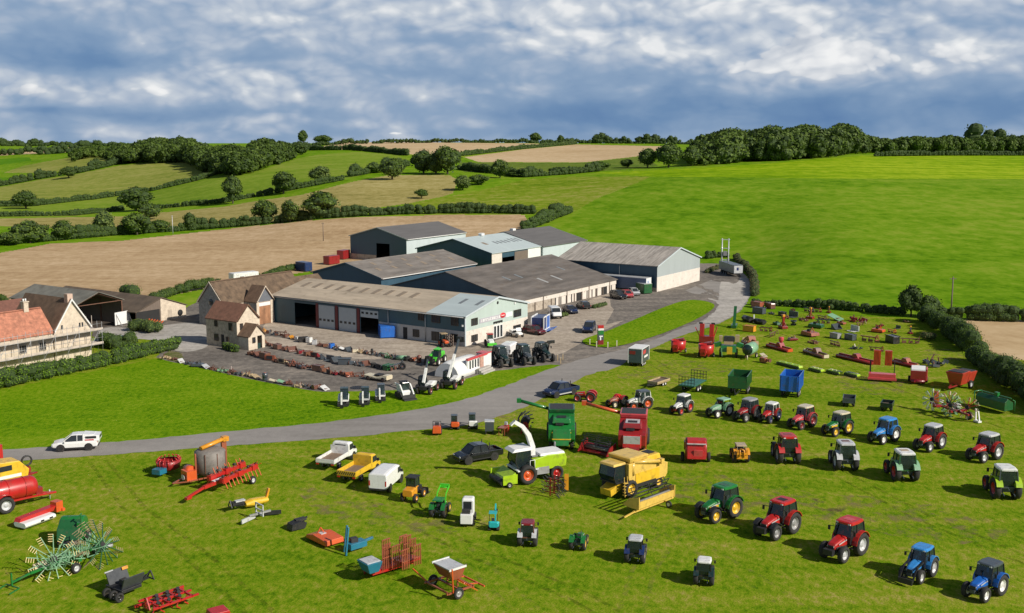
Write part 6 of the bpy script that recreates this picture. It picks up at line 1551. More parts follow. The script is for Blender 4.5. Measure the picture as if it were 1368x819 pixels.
# ---------------------------------------------------------------- implements
def linkage(mb, x, h=1.1, w=.8):
    mb.bar((x, -w / 2, .5), (x, 0, h), .08).bar((x, w / 2, .5), (x, 0, h), .08).bar((x, -w / 2, .5), (x, w / 2, .5), .08).bar((x, 0, h), (x - .7, 0, .6), .06)
def rotor(t, M4, Rr, n, arm, tine, hub=TYRE, tl=.45, name='rotor'):
    """hay rake rotor: arms round a hub, a bunch of tines at each arm's end"""
    mb = MB(); mb.X = M4; mb.cyl((0, 0, -.12), (0, 0, .2), .24, n=12); hb = t.a(name, mb, hub)
    ma, mt = MB(), MB(); ma.X = mt.X = M4
    for i in range(n):
        q = 2 * PI * i / n; c, s_ = math.cos(q), math.sin(q)
        ma.bar((c * .2, s_ * .2, .1), (c * Rr, s_ * Rr, -.05), .06)
        for k in range(4):
            f = Rr * (.72 + .28 * k / 3); mt.bar((c * f, s_ * f, -.02), (c * f - s_ * .1, s_ * f + c * .1, -tl), .05); mt.bar((c * f, s_ * f, -.02), (c * f - s_ * .35, s_ * f + c * .35, -.05), .03)
    t.a('arms', ma, arm, parent=hb); t.a('tines', mt, tine, parent=hb)
TM = Matrix.Translation
def RX(a): return Matrix.Rotation(a, 4, 'X')
def RY(a): return Matrix.Rotation(a, 4, 'Y')

# bottom left group
t = T('slurry_tanker', 'big red slurry tanker with white hubbed wheel at the left edge', 'tanker', 7, 681, (40, -9))
t.a('tank', MB().lathe([(.01, -3.0), (.55, -2.95), (.85, -2.7), (.95, -2.4), (.95, 2.3), (.85, 2.65), (.55, 2.85), (.01, 2.92)], (0, 0, 1.75), 'x', 24), 'red'); mb = MB()
for x in (-1.6, 0.2, 1.7): mb.lathe([(.955, x - .05), (.985, x - .05), (.985, x + .05), (.955, x + .05)], (0, 0, 1.75), 'x', 24)
t.a('band', mb, 'red'); t.a('chassis', MB().bar((-2.6, .45, .8), (2.8, .45, .8), .16).bar((-2.6, -.45, .8), (2.8, -.45, .8), .16).bar((2.8, .45, .8), (4.6, 0, .6), .16).bar((2.8, -.45, .8), (4.6, 0, .6), .16), 'red'); t.a('pump', bx((3.0, 0, 1.15), (.6, .7, .6)), 'dred'); t.a('jack_leg', MB().cyl((4.1, .2, 0), (4.1, .2, .9), .06), 'silver'); t.a('manhole', MB().cyl((-.8, 0, 2.65), (-.8, 0, 2.8), .3, n=12), BLK)
for y in (-1, 1): t.wheel(-.3, y * 1.15, .78, .6, 'silver'); fender(t, -.3, y * 1.15, .88, .62, P_['red'], 40, 140, 'mudguard')
t = T('sprayer', 'yellow machine with dark window and white decal behind the red tanker', 'machine', 6, 650, (40, -9))
t.a('body', MB().prism([(-1.8, .7), (1.9, .7), (2.1, 1.5), (1.2, 2.5), (-1.8, 2.7)], -.95, .95, 'y'), 'yellow'); t.a('window', bx((-.2, -.97, 2.0), (1.3, .05, .5)), GLASSD); t.a('decal', bx((.2, -.98, 1.15), (2.2, .04, .3)), WHITE); t.a('frame', MB().bar((1.9, .4, .7), (3.2, 0, .7), .14).bar((1.9, -.4, .7), (3.2, 0, .7), .14).box((2.3, .3, 1.1), (.7, .5, .5)), 'dred')
t.a('hose_reel', MB().lathe([(.42, -.08), (.55, -.08), (.55, .08), (.42, .08), (.42, -.08)], (2.5, .6, 1.9), 'y', 16), BLK)
for y in (-1, 1): t.wheel(-.6, y * 1.0, .5, .35, 'yellow')
t = T('implement', 'tall red frame cut by the left edge above the yellow machine', 'implement', -2, 632, (40, -9)); t.a('frame', MB().box((0, 0, 1.6), (.9, .6, 2.6)).bar((.4, 0, .4), (1.8, 0, .5), .2), 'red'); t.a('skid', bx((.3, 0, .15), (2., .9, .2)), 'dred')
t = T('disc_mower', 'red and white disc mower lying folded on the grass', 'mower', 52, 699, (58, -21)); t.a('bed', MB().loft([rring(-1.9, .75, .2, .62, .15), rring(1.2, .75, .2, .62, .15)]), WHITE); t.a('red_cover', MB().prism([(-1.9, .6), (1.6, .6), (1.9, 1.0), (-1.7, .9)], .05, .75, 'y'), 'red'); t.a('headstock', bx((2.2, .35, .85), (.7, .8, .9)).bar((1.4, .4, .75), (2.2, .4, .9), .25).box((2.5, .3, .5), (.3, 1.0, .25)), 'orange')
mb = MB(); 
for k in range(2): mb.box((-.2 + k * .9, -.765, .42), (.35, .02, .14))
t.a('black_mark', mb, BLK)
t = T('drum_baler', 'rounded bright green baler standing behind the green hay rake', 'baler', 98, 724, (-14, 16)); t.a('chamber', MB().lathe([(.01, -.95), (.95, -.95), (1.0, -.85), (1.0, .85), (.95, .95), (.01, .95)], (-.3, 0, 1.15), 'y', 20), 'green'); t.a('side_panel', bx((-.3, -.97, 1.25), (1.0, .06, .5)), 'silver'); t.a('front_hood', MB().prism([(.3, .5), (1.4, .6), (1.2, 1.5), (.2, 2.05)], -.9, .9, 'y'), 'dgreen'); t.a('upright', MB().box((.9, .9, 1.6), (.35, .4, .8)).bar((.9, 1.0, 1.6), (1.0, 1.05, 2.7), .1).box((1.0, 1.05, 2.7), (.5, .1, .1)), 'green'); t.a('pickup', MB().cyl((1.3, -.8, .35), (1.3, .8, .35), .28), BLK)
for y in (-1, 1): t.wheel(-.3, y * 1.15, .45, .3, 'grey')
t = T('hay_rake', 'green twin rotor hay rake with straw coloured tines in the left foreground', 'hay rake', 92, 760, (-30, 12), None, 1.05)
t.a('frame', MB().bar((-2.6, 0, .8), (3.2, 0, .8), .18).bar((3.2, 0, .8), (4.5, -.3, .5), .12).box((-.2, 0, .8), (.3, 2.2, .2)).bar((4.5, -.9, .25), (4.5, .5, .25), .08).bar((4.5, -.9, .25), (5.3, -.9, .1), .07).bar((4.5, .5, .25), (5.3, .5, .1), .07).bar((4.5, -.3, .25), (4.5, -.3, 1.2), .1), 'green')
rotor(t, TM(Vector((1.4, .2, 1.25))) @ RX(-1.05) @ RY(.3), 1.85, 13, P_['green'], P_['straw'], tl=.7); rotor(t, TM(Vector((-2.3, .9, 1.2))) @ RX(-.95) @ RY(-.3), 2.2, 14, P_['dgreen'], P_['tan'], tl=.75)
mb = MB(); 
for k in range(110):
    a_ = R.uniform(-2.8, 2.2); b_ = R.uniform(-.8, 1.2); mb.bar((a_, b_, R.uniform(.5, 1.2)), (a_ + R.uniform(-.9, .9), b_ + R.uniform(-.9, .9), R.uniform(.8, 2.1)), .05)
t.a('bent_tines', mb, 'palegreen'); t.a('cream_guard', bx((1.0, -1.4, .45), (1.9, .12, .5), rx=.2), 'cream'); t.a('drive_shaft', MB().cyl((-3.8, .2, .6), (-2.4, .2, .8), .16), 'silver')
for x, y in ((-.6, -1.3), (.3, 1.2), (-3.0, -.6)): t.wheel(x, y, .4, .3, 'silver')
t = T('topper_mower', 'black rotary topper with folded wings and yellow warning plate', 'mower', 168, 794, (36, -14)); t.a('deck', bx((0, .2, .6), (1.7, 2.0, .25)), BLK)
for y, a_ in ((1.0, -.95), (-.75, .95)): t.a('wing', bx((.1, y, 1.05), (1.7, .1, 1.25), rx=a_ * .45), mat('satin_black', (.05, .055, .06), .35, var=.15)); 
t.a('warning_plate', bx((.75, 1.05, 1.55), (.5, .06, .22), rx=-.4), 'amber'); t.a('edge_strip', bx((-.5, 1.22, 1.62), (.7, .06, .08)), 'silver'); t.a('gearbox', bx((0, .1, .95), (.5, .5, .4)).cyl((.6, .1, .9), (2.2, .3, .7), .08), DSLATE); mb = MB(); mb.bar((.8, .5, .7), (2.2, .3, .5), .12).bar((.8, -.3, .7), (2.2, .2, .5), .12); linkage(mb, 2.2); t.a('drawbar', mb, BLK)
for y in (-.9, -.2, .6): t.wheel(-1.15, y, .36, .26, 'black')
t = T('cultivator', 'bright red tine cultivator lying at the bottom edge', 'cultivator', 226, 812, (-40, 14))
mb = MB()
for x in (-1.3, -.45, .45, 1.3): mb.bar((x, -1.1, .75), (x, 1.1, .75), .14)
for y in (-1.0, 0, 1.0): mb.bar((-1.8, y, .75), (1.8, y, .75), .14)
mb.bar((-1.9, -1.2, .45), (2.0, -1.2, .35), .16); t.a('frame', mb, 'red'); mb = MB()
for i in range(12):
    x = -1.5 + i * .27; y = ((i * 5) % 7) / 3.5 - 1; mb.bar((x, y, .75), (x + .25, y, .25), .07).bar((x + .25, y, .25), (x - .05, y, .02), .08)
t.a('tines', mb, 'red'); mb = MB(); linkage(mb, 1.7, 1.25); t.a('headstock', mb, 'red'); mb = MB()
for i in range(9): mb.cyl((-1.1 + i * .28, -.7 + (i % 3) * .6, .82), (-1.1 + i * .28, -.6 + (i % 3) * .6, .95), .14, n=8)
t.a('springs', mb, BLK)
t = T('implement', 'red implement corner cut by the bottom edge', 'implement', 292, 828, (30, -8)); t.a('deck', bx((0, 0, .5), (1.5, 1.2, .5), tx=.8), 'red'); t.a('skid', bx((0, 0, .15), (1.7, 1.3, .12)), BLK)
# upper left group
t = T('grain_dryer', 'orange framed grain dryer with grey drum and yellow top auger', 'grain dryer', 282, 640, (-40, 9), None, 1.0)
t.a('drum', MB().lathe([(.01, .0), (1.1, .0), (1.5, .5), (1.5, 2.9), (1.2, 3.2), (.01, 3.25)], (0, 0, .75), 'z', 24), mat('dull_perforated_steel', (.20, .18, .16), .6, var=.2)); mb = MB()
for k in range(8): q = 2 * PI * k / 8; mb.bar((1.52 * math.cos(q), 1.52 * math.sin(q), 1.2), (1.52 * math.cos(q), 1.52 * math.sin(q), 3.7), .06)
t.a('seam', mb, 'brown'); t.a('frame', MB().bar((-2.0, .7, .6), (2.6, .7, .6), .16).bar((-2.0, -.7, .6), (2.6, -.7, .6), .16).bar((2.6, .7, .6), (4.0, 0, .5), .14).bar((2.6, -.7, .6), (4.0, 0, .5), .14).bar((-1.75, -.5, .5), (-1.75, -.5, 4.6), .28, .5).bar((1.7, .3, .5), (1.7, .3, 3.8), .14), 'rust'); t.a('fan_unit', bx((2.3, 0, 1.2), (1.0, 1.3, 1.2)).cyl((2.0, -.9, 1.7), (2.0, .1, 1.7), .5, n=14), 'orange'); t.a('fan_mouth', MB().cyl((2.9, 0, 1.0), (2.95, 0, 1.0), .35, n=12), 'silver'); t.a('top_auger', MB().cyl((-1.9, -.5, 4.75), (1.0, .1, 4.25), .27, n=12).box((-1.9, -.5, 4.7), (.6, .6, .6)), 'amber')
for y in (-1, 1): t.wheel(-.2, y * 1.05, .42, .28, 'rust')
t.r.scale = (1, 1, .78)
t = T('fertiliser_spinner', 'red tined basket implement behind the grain dryer', 'implement', 226, 631, (-20, 8)); mb = MB()
for k in range(16):
    q = 2 * PI * k / 16; mb.tube([(.4 * math.cos(q), .4 * math.sin(q), .5), (1.25 * math.cos(q), 1.0 * math.sin(q), .8), (1.35 * math.cos(q), 1.1 * math.sin(q), 1.35), (1.0 * math.cos(q), .8 * math.sin(q), 1.6)], .06, 5)
t.a('basket', mb, 'red'); t.a('drum', MB().lathe([(.3, .2), (1.1, .5), (1.15, 1.3), (.9, 1.35)], (0, 0, 0), 'z', 16), 'dred'); t.a('frame', bx((1.6, .2, .6), (1.0, 1.0, .5)), 'tealblue')
t = T('folded_tedder', 'long red folding tedder with drawbar pointing to the lower left', 'tedder', 304, 652, (-60, 24), None, 1.05)
t.a('main_beam', MB().bar((-1.5, 0, .9), (3.0, 0, .9), .28).bar((3.0, 0, .9), (5.0, 0, .55), .2).box((4.9, 0, .5), (.6, .3, .25)), 'red')
for y in (-.75, .75):
    t.a('side_wing', MB().bar((-3.2, y, 1.3), (1.6, y, 1.2), .3).box((-2.7, y, 1.35), (.7, .5, .5)).box((-.8, y, 1.3), (.7, .5, .5)).box((1.2, y, 1.2), (.7, .5, .5)), 'red'); mb = MB()
    for i in range(10):
        x = -3.3 + i * .5; mb.bar((x, y, 1.2), (x + .15, y * 1.7, .5), .07).bar((x, y, 1.4), (x - .1, y * 1.5, 1.9 if i % 3 else 1.6), .06)
    t.a('tine_arm', mb, 'orange'); mb = MB()
    for i in range(5): mb.ball((-3.0 + i * 1.1, y * 1.1, 1.62), (.16, .16, .14), 8)
    t.a('hub_cap', mb, BLK)
t.a('white_label', bx((1.0, -.15, 1.08), (1.3, .35, .06)), WHITE)
for y in (-1, 1): t.wheel(-2.0, y * 1.25, .38, .3, 'silver')
t = T('verge_mower', 'yellow bodied mower with black linkage lying on the grass', 'mower', 334, 679, (-40, 9)); t.a('body', MB().loft([rring(-1.7, .42, .25, .75, .2), rring(-.2, .5, .2, .85, .2), rring(.5, .4, .25, .7, .2)]), 'yellow'); t.a('upright', MB().bar((-1.6, .0, .5), (-1.9, .0, 1.5), .3, .2), 'amber'); mb = MB().bar((.4, 0, .5), (1.8, 0, .6), .2).box((1.2, 0, .75), (1.1, .6, .25)); linkage(mb, 1.9); t.a('linkage', mb, BLK); t.a('belt_cover', bx((1.0, .1, .95), (.9, .4, .12)), 'silver')
t = T('grader_blade', 'grey steel frame implement with two angled black blades', 'implement', 347, 694, (30, -8)); mb = MB().box((0, 0, .9), (.1, 1.3, .1)).box((0, 0, 1.4), (.1, 1.3, .1))
for y in (-.6, .6): mb.bar((0, y, .4), (0, y, 1.4), .1)
mb.bar((0, -.5, .5), (0, .5, .5), .14); t.a('headstock', mb, 'silver'); t.a('blade', bx((-1.1, .0, .3), (1.8, .12, .35), rz=.35), 'silver'); t.a('blade', bx((1.2, .1, .3), (1.8, .12, .35), rz=-.5), BLK); t.a('beam', MB().bar((-1., 0, .55), (1.1, 0, .55), .16), 'grey')
t = T('hydraulic_grab', 'small black attachment lying alone on the grass', 'attachment', 396, 707, (30, -8)); t.a('jaw', MB().prism([(-.7, .1), (.6, .05), (.8, .5), (.2, .75), (-.6, .6)], -.45, .45, 'y'), BLK); t.a('bracket', bx((.5, .2, .7), (1.0, .5, .2)).bar((.8, .2, .5), (1.2, .2, .8), .12), DSLATE)
t = T('flail_topper', 'orange flat topper deck lying beside the blue upright frame', 'mower', 434, 724, (-34, -16)); t.a('deck', MB().prism([(-1.5, .2), (1.5, .2), (1.4, .5), (.4, .75), (-1.4, .6)], -.9, .9, 'y'), 'orange'); mb = MB(); linkage(mb, .6, 1.1); t.a('headstock', mb, 'orange'); t.a('pale_plate', bx((.2, .1, .74), (.5, .5, .05)), 'silver'); t.a('skid', bx((0, -.95, .2), (3, .08, .3)), BLK)
t = T('blade_frame', 'blue upright frame implement leaning beside the orange deck', 'implement', 468, 738, (28, -6)); t.a('upright', MB().bar((-.6, -.5, 0), (-.3, -.4, 2.3), .22, .14).bar((-.4, .3, 0), (-.1, .3, 2.2), .16), 'tealblue'); t.a('base', bx((.6, .2, .5), (1.6, .9, .5), rz=.2).bar((1.2, .2, .6), (2.2, .4, .7), .2), 'tealblue'); t.a('engine', bx((.4, .2, .9), (.6, .5, .4)), DSLATE)
t = T('power_harrow', 'rusty orange folding harrow with blue hopper at its left end', 'harrow', 524, 766, (-30, 9), None, 1.05); t.a('bed', bx((0, -.5, .5), (3.6, 1.4, .3)).box((-1.3, -.2, .7), (1.6, 1.8, .18), rx=.15), 'red')
for x, y in ((-1.6, .3), (-.9, .7), (.0, .5), (.7, .3), (-1.5, 1.1), (-.4, 1.2), (-1.2, -.3), (.3, -.2)):
    mb = MB(); h_ = R.uniform(1.5, 2.3)
    for k in range(5): mb.bar((x - .3 + k * .15, y, .6), (x - .3 + k * .15 + .1, y + .12, .6 + h_), .06)
    for z in (.4, .75, 1.0): mb.bar((x - .35, y, .6 + h_ * z), (x + .4, y + .1, .6 + h_ * z), .07)
    t.a('folded_section', mb, 'rust')
t.a('hopper', MB().loft([[(1.5, .6, .7), (2.3, .6, .7), (2.3, -.5, .7), (1.5, -.5, .7)], [(1.3, .8, 1.5), (2.6, .8, 1.5), (2.6, -.7, 1.5), (1.3, -.7, 1.5)]]), 'tealblue'); t.a('hopper_lid', bx((1.95, .05, 1.53), (1.1, 1.2, .06)), 'silver'); t.a('roller', MB().cyl((-1.6, -1.3, .3), (1.6, -1.3, .3), .28, n=12), 'rust')
mb = MB()
for k in range(10): mb.bar((-1.6 + k * .36, -.9, .5), (-1.5 + k * .36, -1.1, .02), .07)
t.a('tines', mb, 'dred')
t = T('seed_drill', 'orange seed drill with grey lidded hopper at the front of the field', 'seed drill', 600, 790, (-30, 10), None, 1.05); t.a('hopper', MB().loft([[(-.5, .8, 1.1), (.3, .8, 1.1), (.3, -.8, 1.1), (-.5, -.8, 1.1)], [(-.75, 1.0, 1.95), (.7, 1.0, 1.95), (.7, -1.0, 1.95), (-.75, -1.0, 1.95)]]), 'rust'); t.a('hopper_lid', bx((-.02, 0, 1.98), (1.35, 1.9, .08)), 'silver'); t.a('lid_rim', bx((-.02, -1.0, 2.0), (1.5, .08, .14)).box((-.02, 1.0, 2.0), (1.5, .08, .14)), 'white')
mb = MB()
for y in (-1.3, 1.3): mb.bar((-1.2, y, .5), (1.2, y, .5), .12)
for x in (-1.1, 0, 1.0): mb.bar((x, -1.4, .5), (x, 1.4, .5), .12)
mb.bar((-.3, -.6, .5), (-.3, -.6, 1.3), .1).bar((-.3, .6, .5), (-.3, .6, 1.3), .1); t.a('frame', mb, 'rust'); mb = MB()
for i in range(10): y = -1.3 + i * .29; mb.bar((-1.0, y, .5), (-1.5, y, .05), .05).cyl((-.2, y * .6, 1.1), (-1.0, y, .5), .03, n=5)
t.a('coulters', mb, 'orange'); t.a('marker_arm', MB().bar((.9, -1.4, .5), (1.3, -2.6, 1.2), .08).bar((.7, 1.4, .5), (1.0, 1.7, 2.4), .08), 'orange'); t.a('following_harrow', MB().bar((-2.0, -1.5, .3), (-2.0, 1.5, .3), .1).bar((-2.0, -.8, .3), (-1.1, -.8, .5), .08).bar((-2.0, .8, .3), (-1.1, .8, .5), .08), 'orange')
for y in (-1, 1): t.wheel(.3, y * 1.5, .42, .2, 'grey')
# middle
t = T('round_baler', 'dark red round baler seen from behind left of the yellow industrial tractor', 'baler', 929, 616, (-2, -12)); t.a('chamber', MB().lathe([(.01, -1.1), (1.05, -1.1), (1.15, -1.0), (1.15, 1.0), (1.05, 1.1), (.01, 1.1)], (-.2, 0, 1.4), 'y', 20), 'dred'); t.a('tailgate', MB().prism([(-1.5, .6), (-.2, .5), (-.2, 2.6), (-1.2, 2.5)], -.95, .95, 'y'), 'red'); t.a('tail_panel', bx((-1.42, -.2, 1.1), (.12, .9, 1.0), ry=-.15), 'pinkred'); t.a('white_stripe', bx((-1.3, 0, 2.2), (.3, 1.95, .07)), 'silver'); t.a('drawbar', MB().bar((.6, .3, .8), (2.4, 0, .7), .14).bar((.6, -.3, .8), (2.4, 0, .7), .14), 'dred'); t.a('twine_box', bx((.4, 1.0, 1.6), (.8, .4, .8)), 'dred')
for y in (-1, 1): t.wheel(-.1, y * 1.35, .5, .35, 'red')
t = T('grass_harrow', 'red and black spring tined implement standing before the forage harvester', 'harrow', 740, 661, (14, -10)); mb = MB()
for x in (-.9, 0, .9):
    for z in (.5, 1.0, 1.5): mb.bar((x, -.6, z), (x + .1, .6, z), .1)
    mb.bar((x, 0, .1), (x + .1, 0, 1.9), .1)
t.a('frame', mb, 'dred'); mb = MB()
for i in range(26): x, z = R.uniform(-1, 1), R.uniform(.3, 1.7); mb.bar((x, -.6, z), (x + R.uniform(-.3, .3), -1.0, z - .3), .05).bar((x, .6, z), (x + R.uniform(-.3, .3), .9, z + .2), .05)
t.a('tines', mb, DSLATE); t.a('warning_board', bx((.9, -.9, 1.1), (.08, .4, 1.6), rz=.4), 'amber')
t = T('reel_rake', 'black tined drum implement with red stand by the green combine', 'rake', 702, 577, (6, -12)); mb = MB()
for k in range(12): q = 2 * PI * k / 12; mb.bar((-.8, .85 * math.cos(q), 1.3 + .95 * math.sin(q)), (.8, .85 * math.cos(q + .4), 1.3 + .95 * math.sin(q + .4)), .12)
mb.cyl((-.8, 0, 1.3), (.8, 0, 1.3), .5, n=12); t.a('drum', mb, BLK); t.a('stand', MB().bar((-.9, -.4, 0), (-.9, -.2, 1.4), .16).bar((-.9, .4, 0), (-.9, 0, 1.4), .16).box((-.95, -.3, .8), (.2, .4, .9)), 'red')
t = T('saw_bench', 'small red and white frame left of the black tined drum', 'implement', 675, 580, (10, -6)); mb = MB()
for x in (-.9, .0): mb.bar((x, -.3, 0), (x, -.3, .9), .08).bar((x, .4, 0), (x, .4, .9), .08)
mb.box((-.45, .05, .9), (1.2, .9, .08)); t.a('bench', mb, 'rust'); t.a('motor', bx((.3, 0, .6), (.5, .5, .8)), 'red'); t.a('guard', bx((.25, 0, 1.2), (.35, .3, .35)), 'silver')
# right of the bend
def feeder(u, v, label, k=1.):
    t = T('bale_shredder', label, 'feeder machine', u, v, (-8, 8), 'red feeder machines at the bend', k); t.a('tub', MB().lathe([(.9, .5), (1.15, .8), (1.2, 2.0), (1.05, 2.0), (.95, .8)], (0, 0, 0), 'z', 16), 'red'); t.a('chute', MB().prism([(.6, .6), (1.5, .4), (1.6, 1.5), (.7, 2.2)], -.6, .2, 'y'), 'red'); t.a('skid_frame', bx((0, .5, .35), (2.2, .16, .2)).box((0, -.5, .35), (2.2, .16, .2)).bar((1.3, 0, .4), (1.7, 0, 1.1), .16), 'dred'); t.a('lid', bx((-.3, .2, 2.1), (1.0, 1.2, .3), tx=.8, rx=.2), 'dred'); t.a('decal', bx((1.2, .25, 1.0), (.5, .06, .3)), 'pinkred')
    for y in (-1, 1): t.wheel(-.3, y * 1.1, .35, .25, 'white')
feeder(906, 471, 'red tub feeder alone at the road edge, left of the taller red machine', 1.0); feeder(943, 477, 'dark red tub feeder in front of the tall twin red uprights', 1.02)
t = T('hedge_flail', 'tall red machine with twin uprights and black tops at the road edge', 'machine', 944, 459, (-6, 8)); t.a('base', bx((0, 0, .8), (1.4, 2.4, 1.0)), 'dred')
for y in (-.8, .8): t.a('upright', MB().prism([(-.5, 1.2), (.5, 1.2), (.35, 3.3), (-.3, 3.3)], y - .35, y + .35, 'y'), 'red'); t.a('black_top', bx((.1, y * 1.25, 3.4), (.3, .6, .25)), BLK)
t.a('arm', MB().bar((0, -1.1, 1.0), (.2, -1.9, 2.7), .14).bar((0, 1.1, 1.), (.2, 1.7, 2.9), .14), 'pinkred')
for y in (-1, 1): t.wheel(0, y * 1.1, .4, .3, 'red')
t = T('forage_wagon', 'green and yellow machine with black and straw coloured top beside the pale tank', 'machine', 973, 477, (-3, 10)); t.a('body', bx((0, 0, 1.4), (1.8, 2.4, 1.0), tx=.8), 'green'); t.a('side_wing', bx((.2, -1.6, 2.0), (.8, 1.0, .7), rx=.3), 'green'); t.a('side_wing', bx((.2, 1.7, 2.0), (.8, 1.0, .7), rx=-.3), 'green'); t.a('yellow_guard', bx((1.0, .2, 1.2), (.3, .8, 1.1)), 'yellow'); t.a('black_hopper', MB().loft([rring(-.8, .9, 2.2, 3.2, .2), rring(.4, .8, 2.2, 3.3, .2)]), DSLATE); t.a('straw_frame', MB().box((.2, -1.2, 2.9), (.5, .5, .9)).box((.2, 1.3, 3.0), (.5, .6, 1.1)).box((.6, 0, 2.3), (.4, 1.4, .4)), 'tan'); t.a('pole', MB().bar((1.2, -.9, .3), (1.4, -1.0, 1.6), .12), 'palegreen')
for x, y in ((0, -1.2), (0, 1.2)): t.wheel(x, y, .7, .4, 'brown')
t = T('water_bowser', 'pale green cylindrical tank on wheels', 'tank', 1002, 478, (-14, 7)); t.a('tank', MB().lathe([(.01, -1.5), (.6, -1.45), (.9, -1.2), (.9, 1.2), (.6, 1.45), (.01, 1.5)], (0, 0, 1.45), 'x', 18), 'palegreen'); t.a('end_cap', MB().lathe([(.86, 1.22), (.62, 1.48), (.01, 1.52)], (0, 0, 1.45), 'x', 18), 'bottle'); t.a('chassis', MB().bar((-1.3, .3, .55), (1.4, .3, .55), .12).bar((-1.3, -.3, .55), (1.4, -.3, .55), .12).bar((1.4, 0, .55), (2.2, 0, .4), .14), 'brown')
for y in (-1, 1): t.wheel(-.6, y * .8, .4, .26, 'cream')
t.a('jack', MB().cyl((1.9, .2, 0), (1.9, .2, .7), .1), 'cream')
def longtool(u, v, d, label, col, L=4., h=.5, w=.9, post=None, top=None, tine='dred', cat='implement', name='harrow', rol=True):
    t = T(name, label, cat, u, v, d); t.a('beam', bx((0, 0, h + .15), (L, .22, .22)).box((0, .3, h), (L, .16, .16)), col)
    t.a('centre_frame', MB().prism([(-.8, h), (.8, h), (.3, h + .7), (-.3, h + .7)], -w / 2, w / 2, 'y'), col)
    if rol: t.a('roller', MB().cyl((-L / 2, -w * .6, .28), (L / 2, -w * .6, .28), .26, n=10), tine)
    mb = MB(); n = int(L / .3)
    for i in range(n): x = -L / 2 + .1 + i * (L - .2) / (n - 1); mb.bar((x, .2, h), (x + .05, .35, .02), .07)
    t.a('tines', mb, tine)
    for x in (-1, 1): t.a('end_plate', bx((x * L / 2, -.1, h * .7), (.08, w, h)), top or col)
    if post: t.a('hopper', MB().lathe([(.15, .0), (.42, .45), (.42, .95), (.01, 1.0)], (post[0], 0, h + .65), 'z', 12), post[1])
    return t
longtool(1003, 461, (14, 6), 'orange topped long roller box', 'rust', 3.6, .8, 1.2, top=P_['tan'], name='field_roller')
longtool(1042, 467, (22, 6), 'red seeder bar with round red hopper on top', 'dred', 5.4, .45, post=(.2, P_['pinkred']), top=P_['orange'], name='seeder', cat='seeder')
longtool(1091, 475, (22, 7), 'brown harrow with cream end plates between two red harrows', 'brown', 5.4, .5, top=P_['cream'], tine='brown')
longtool(1144, 482, (26, 6), 'dark red low harrow left of the tall folded harrow', 'dred', 7.0, .4)
longtool(1210, 488, (22, 5), 'tan and red long harrow right of the tall folded harrow', 'rust', 4.4, .4, top=P_['tan'])
t = T('folded_harrow', 'tall bright red folded harrow towering behind a faded pink base', 'harrow', 1178, 508, (0, 10)); t.a('base', bx((.6, 0, .7), (1.2, 3.6, .8)).box((1.2, 0, .4), (.3, 3.8, .3)), 'pinkred')
for y in (-.75, .75):
    t.a('upright_section', bx((-.6, y, 3.1), (.5, .95, 2.1)), 'red'); mb = MB()
    for k in range(6): mb.bar((-.3, y - .42 + k * .17, 2.1), (-.25, y - .42 + k * .17, 4.15), .07)
    t.a('tine_row', mb, 'orange')
t.a('post', MB().bar((-.5, -1.6, .2), (-.5, -1.6, 2.6), .2).bar((-.5, 1.6, .2), (-.5, 1.6, 2.6), .12), BLK)
t = T('square_baler', 'red baler with white top panel', 'baler', 1226, 511, (0, 10)); t.a('body', bx((0, 0, 1.1), (2.4, 2.0, 1.5)), 'dred'); t.a('white_top', bx((.2, 0, 2.0), (1.9, 1.8, .3), ry=.15, tx=.9), WHITE); t.a('side_cover', bx((.0, 1.1, 1.3), (2.0, .2, 1.6)), 'pinkred'); t.a('pickup', MB().bar((1.3, -.4, .5), (1.8, -.4, .3), .2).cyl((1.3, -.9, .4), (1.3, .9, .4), .25), 'maroon')
for y in (-1, 1): t.wheel(-.4, y * 1.15, .42, .3, 'white')
t = T('diet_feeder', 'orange red twin body feeder wagon against the hedge at the right', 'feeder wagon', 1284, 518, (-16, 5)); t.a('front_body', MB().loft([[(1.9, .8, .7), (1.9, -.8, .7), (.1, -.8, .7), (.1, .8, .7)], [(2.2, 1.2, 2.4), (2.2, -1.2, 2.4), (.0, -1.2, 2.5), (.0, 1.2, 2.5)]]), 'vermil'); t.a('rear_body', MB().loft([[(-.1, .8, .8), (-.1, -.8, .8), (-1.9, -.8, .8), (-1.9, .8, .8)], [(-.1, 1.1, 2.3), (-.1, -1.1, 2.3), (-2.2, -1.1, 2.2), (-2.2, 1.1, 2.2)]]), 'vermil'); t.a('pale_rim', bx((1.1, -1.16, 2.2), (2.0, .1, .25)).box((-1.1, -1.06, 2.05), (1.9, .1, .2)), 'pinkred'); t.a('open_top', bx((1.1, 0, 2.47), (1.9, 2.0, .05)).box((-1.1, 0, 2.28), (1.8, 1.9, .05)), DSLATE); t.a('drawbar', MB().bar((1.9, .4, .7), (3.6, 0, .5), .16).bar((1.9, -.4, .7), (3.6, 0, .5), .16), 'dred')
for y in (-1, 1): t.wheel(-.6, y * 1.0, .55, .35, 'silver')
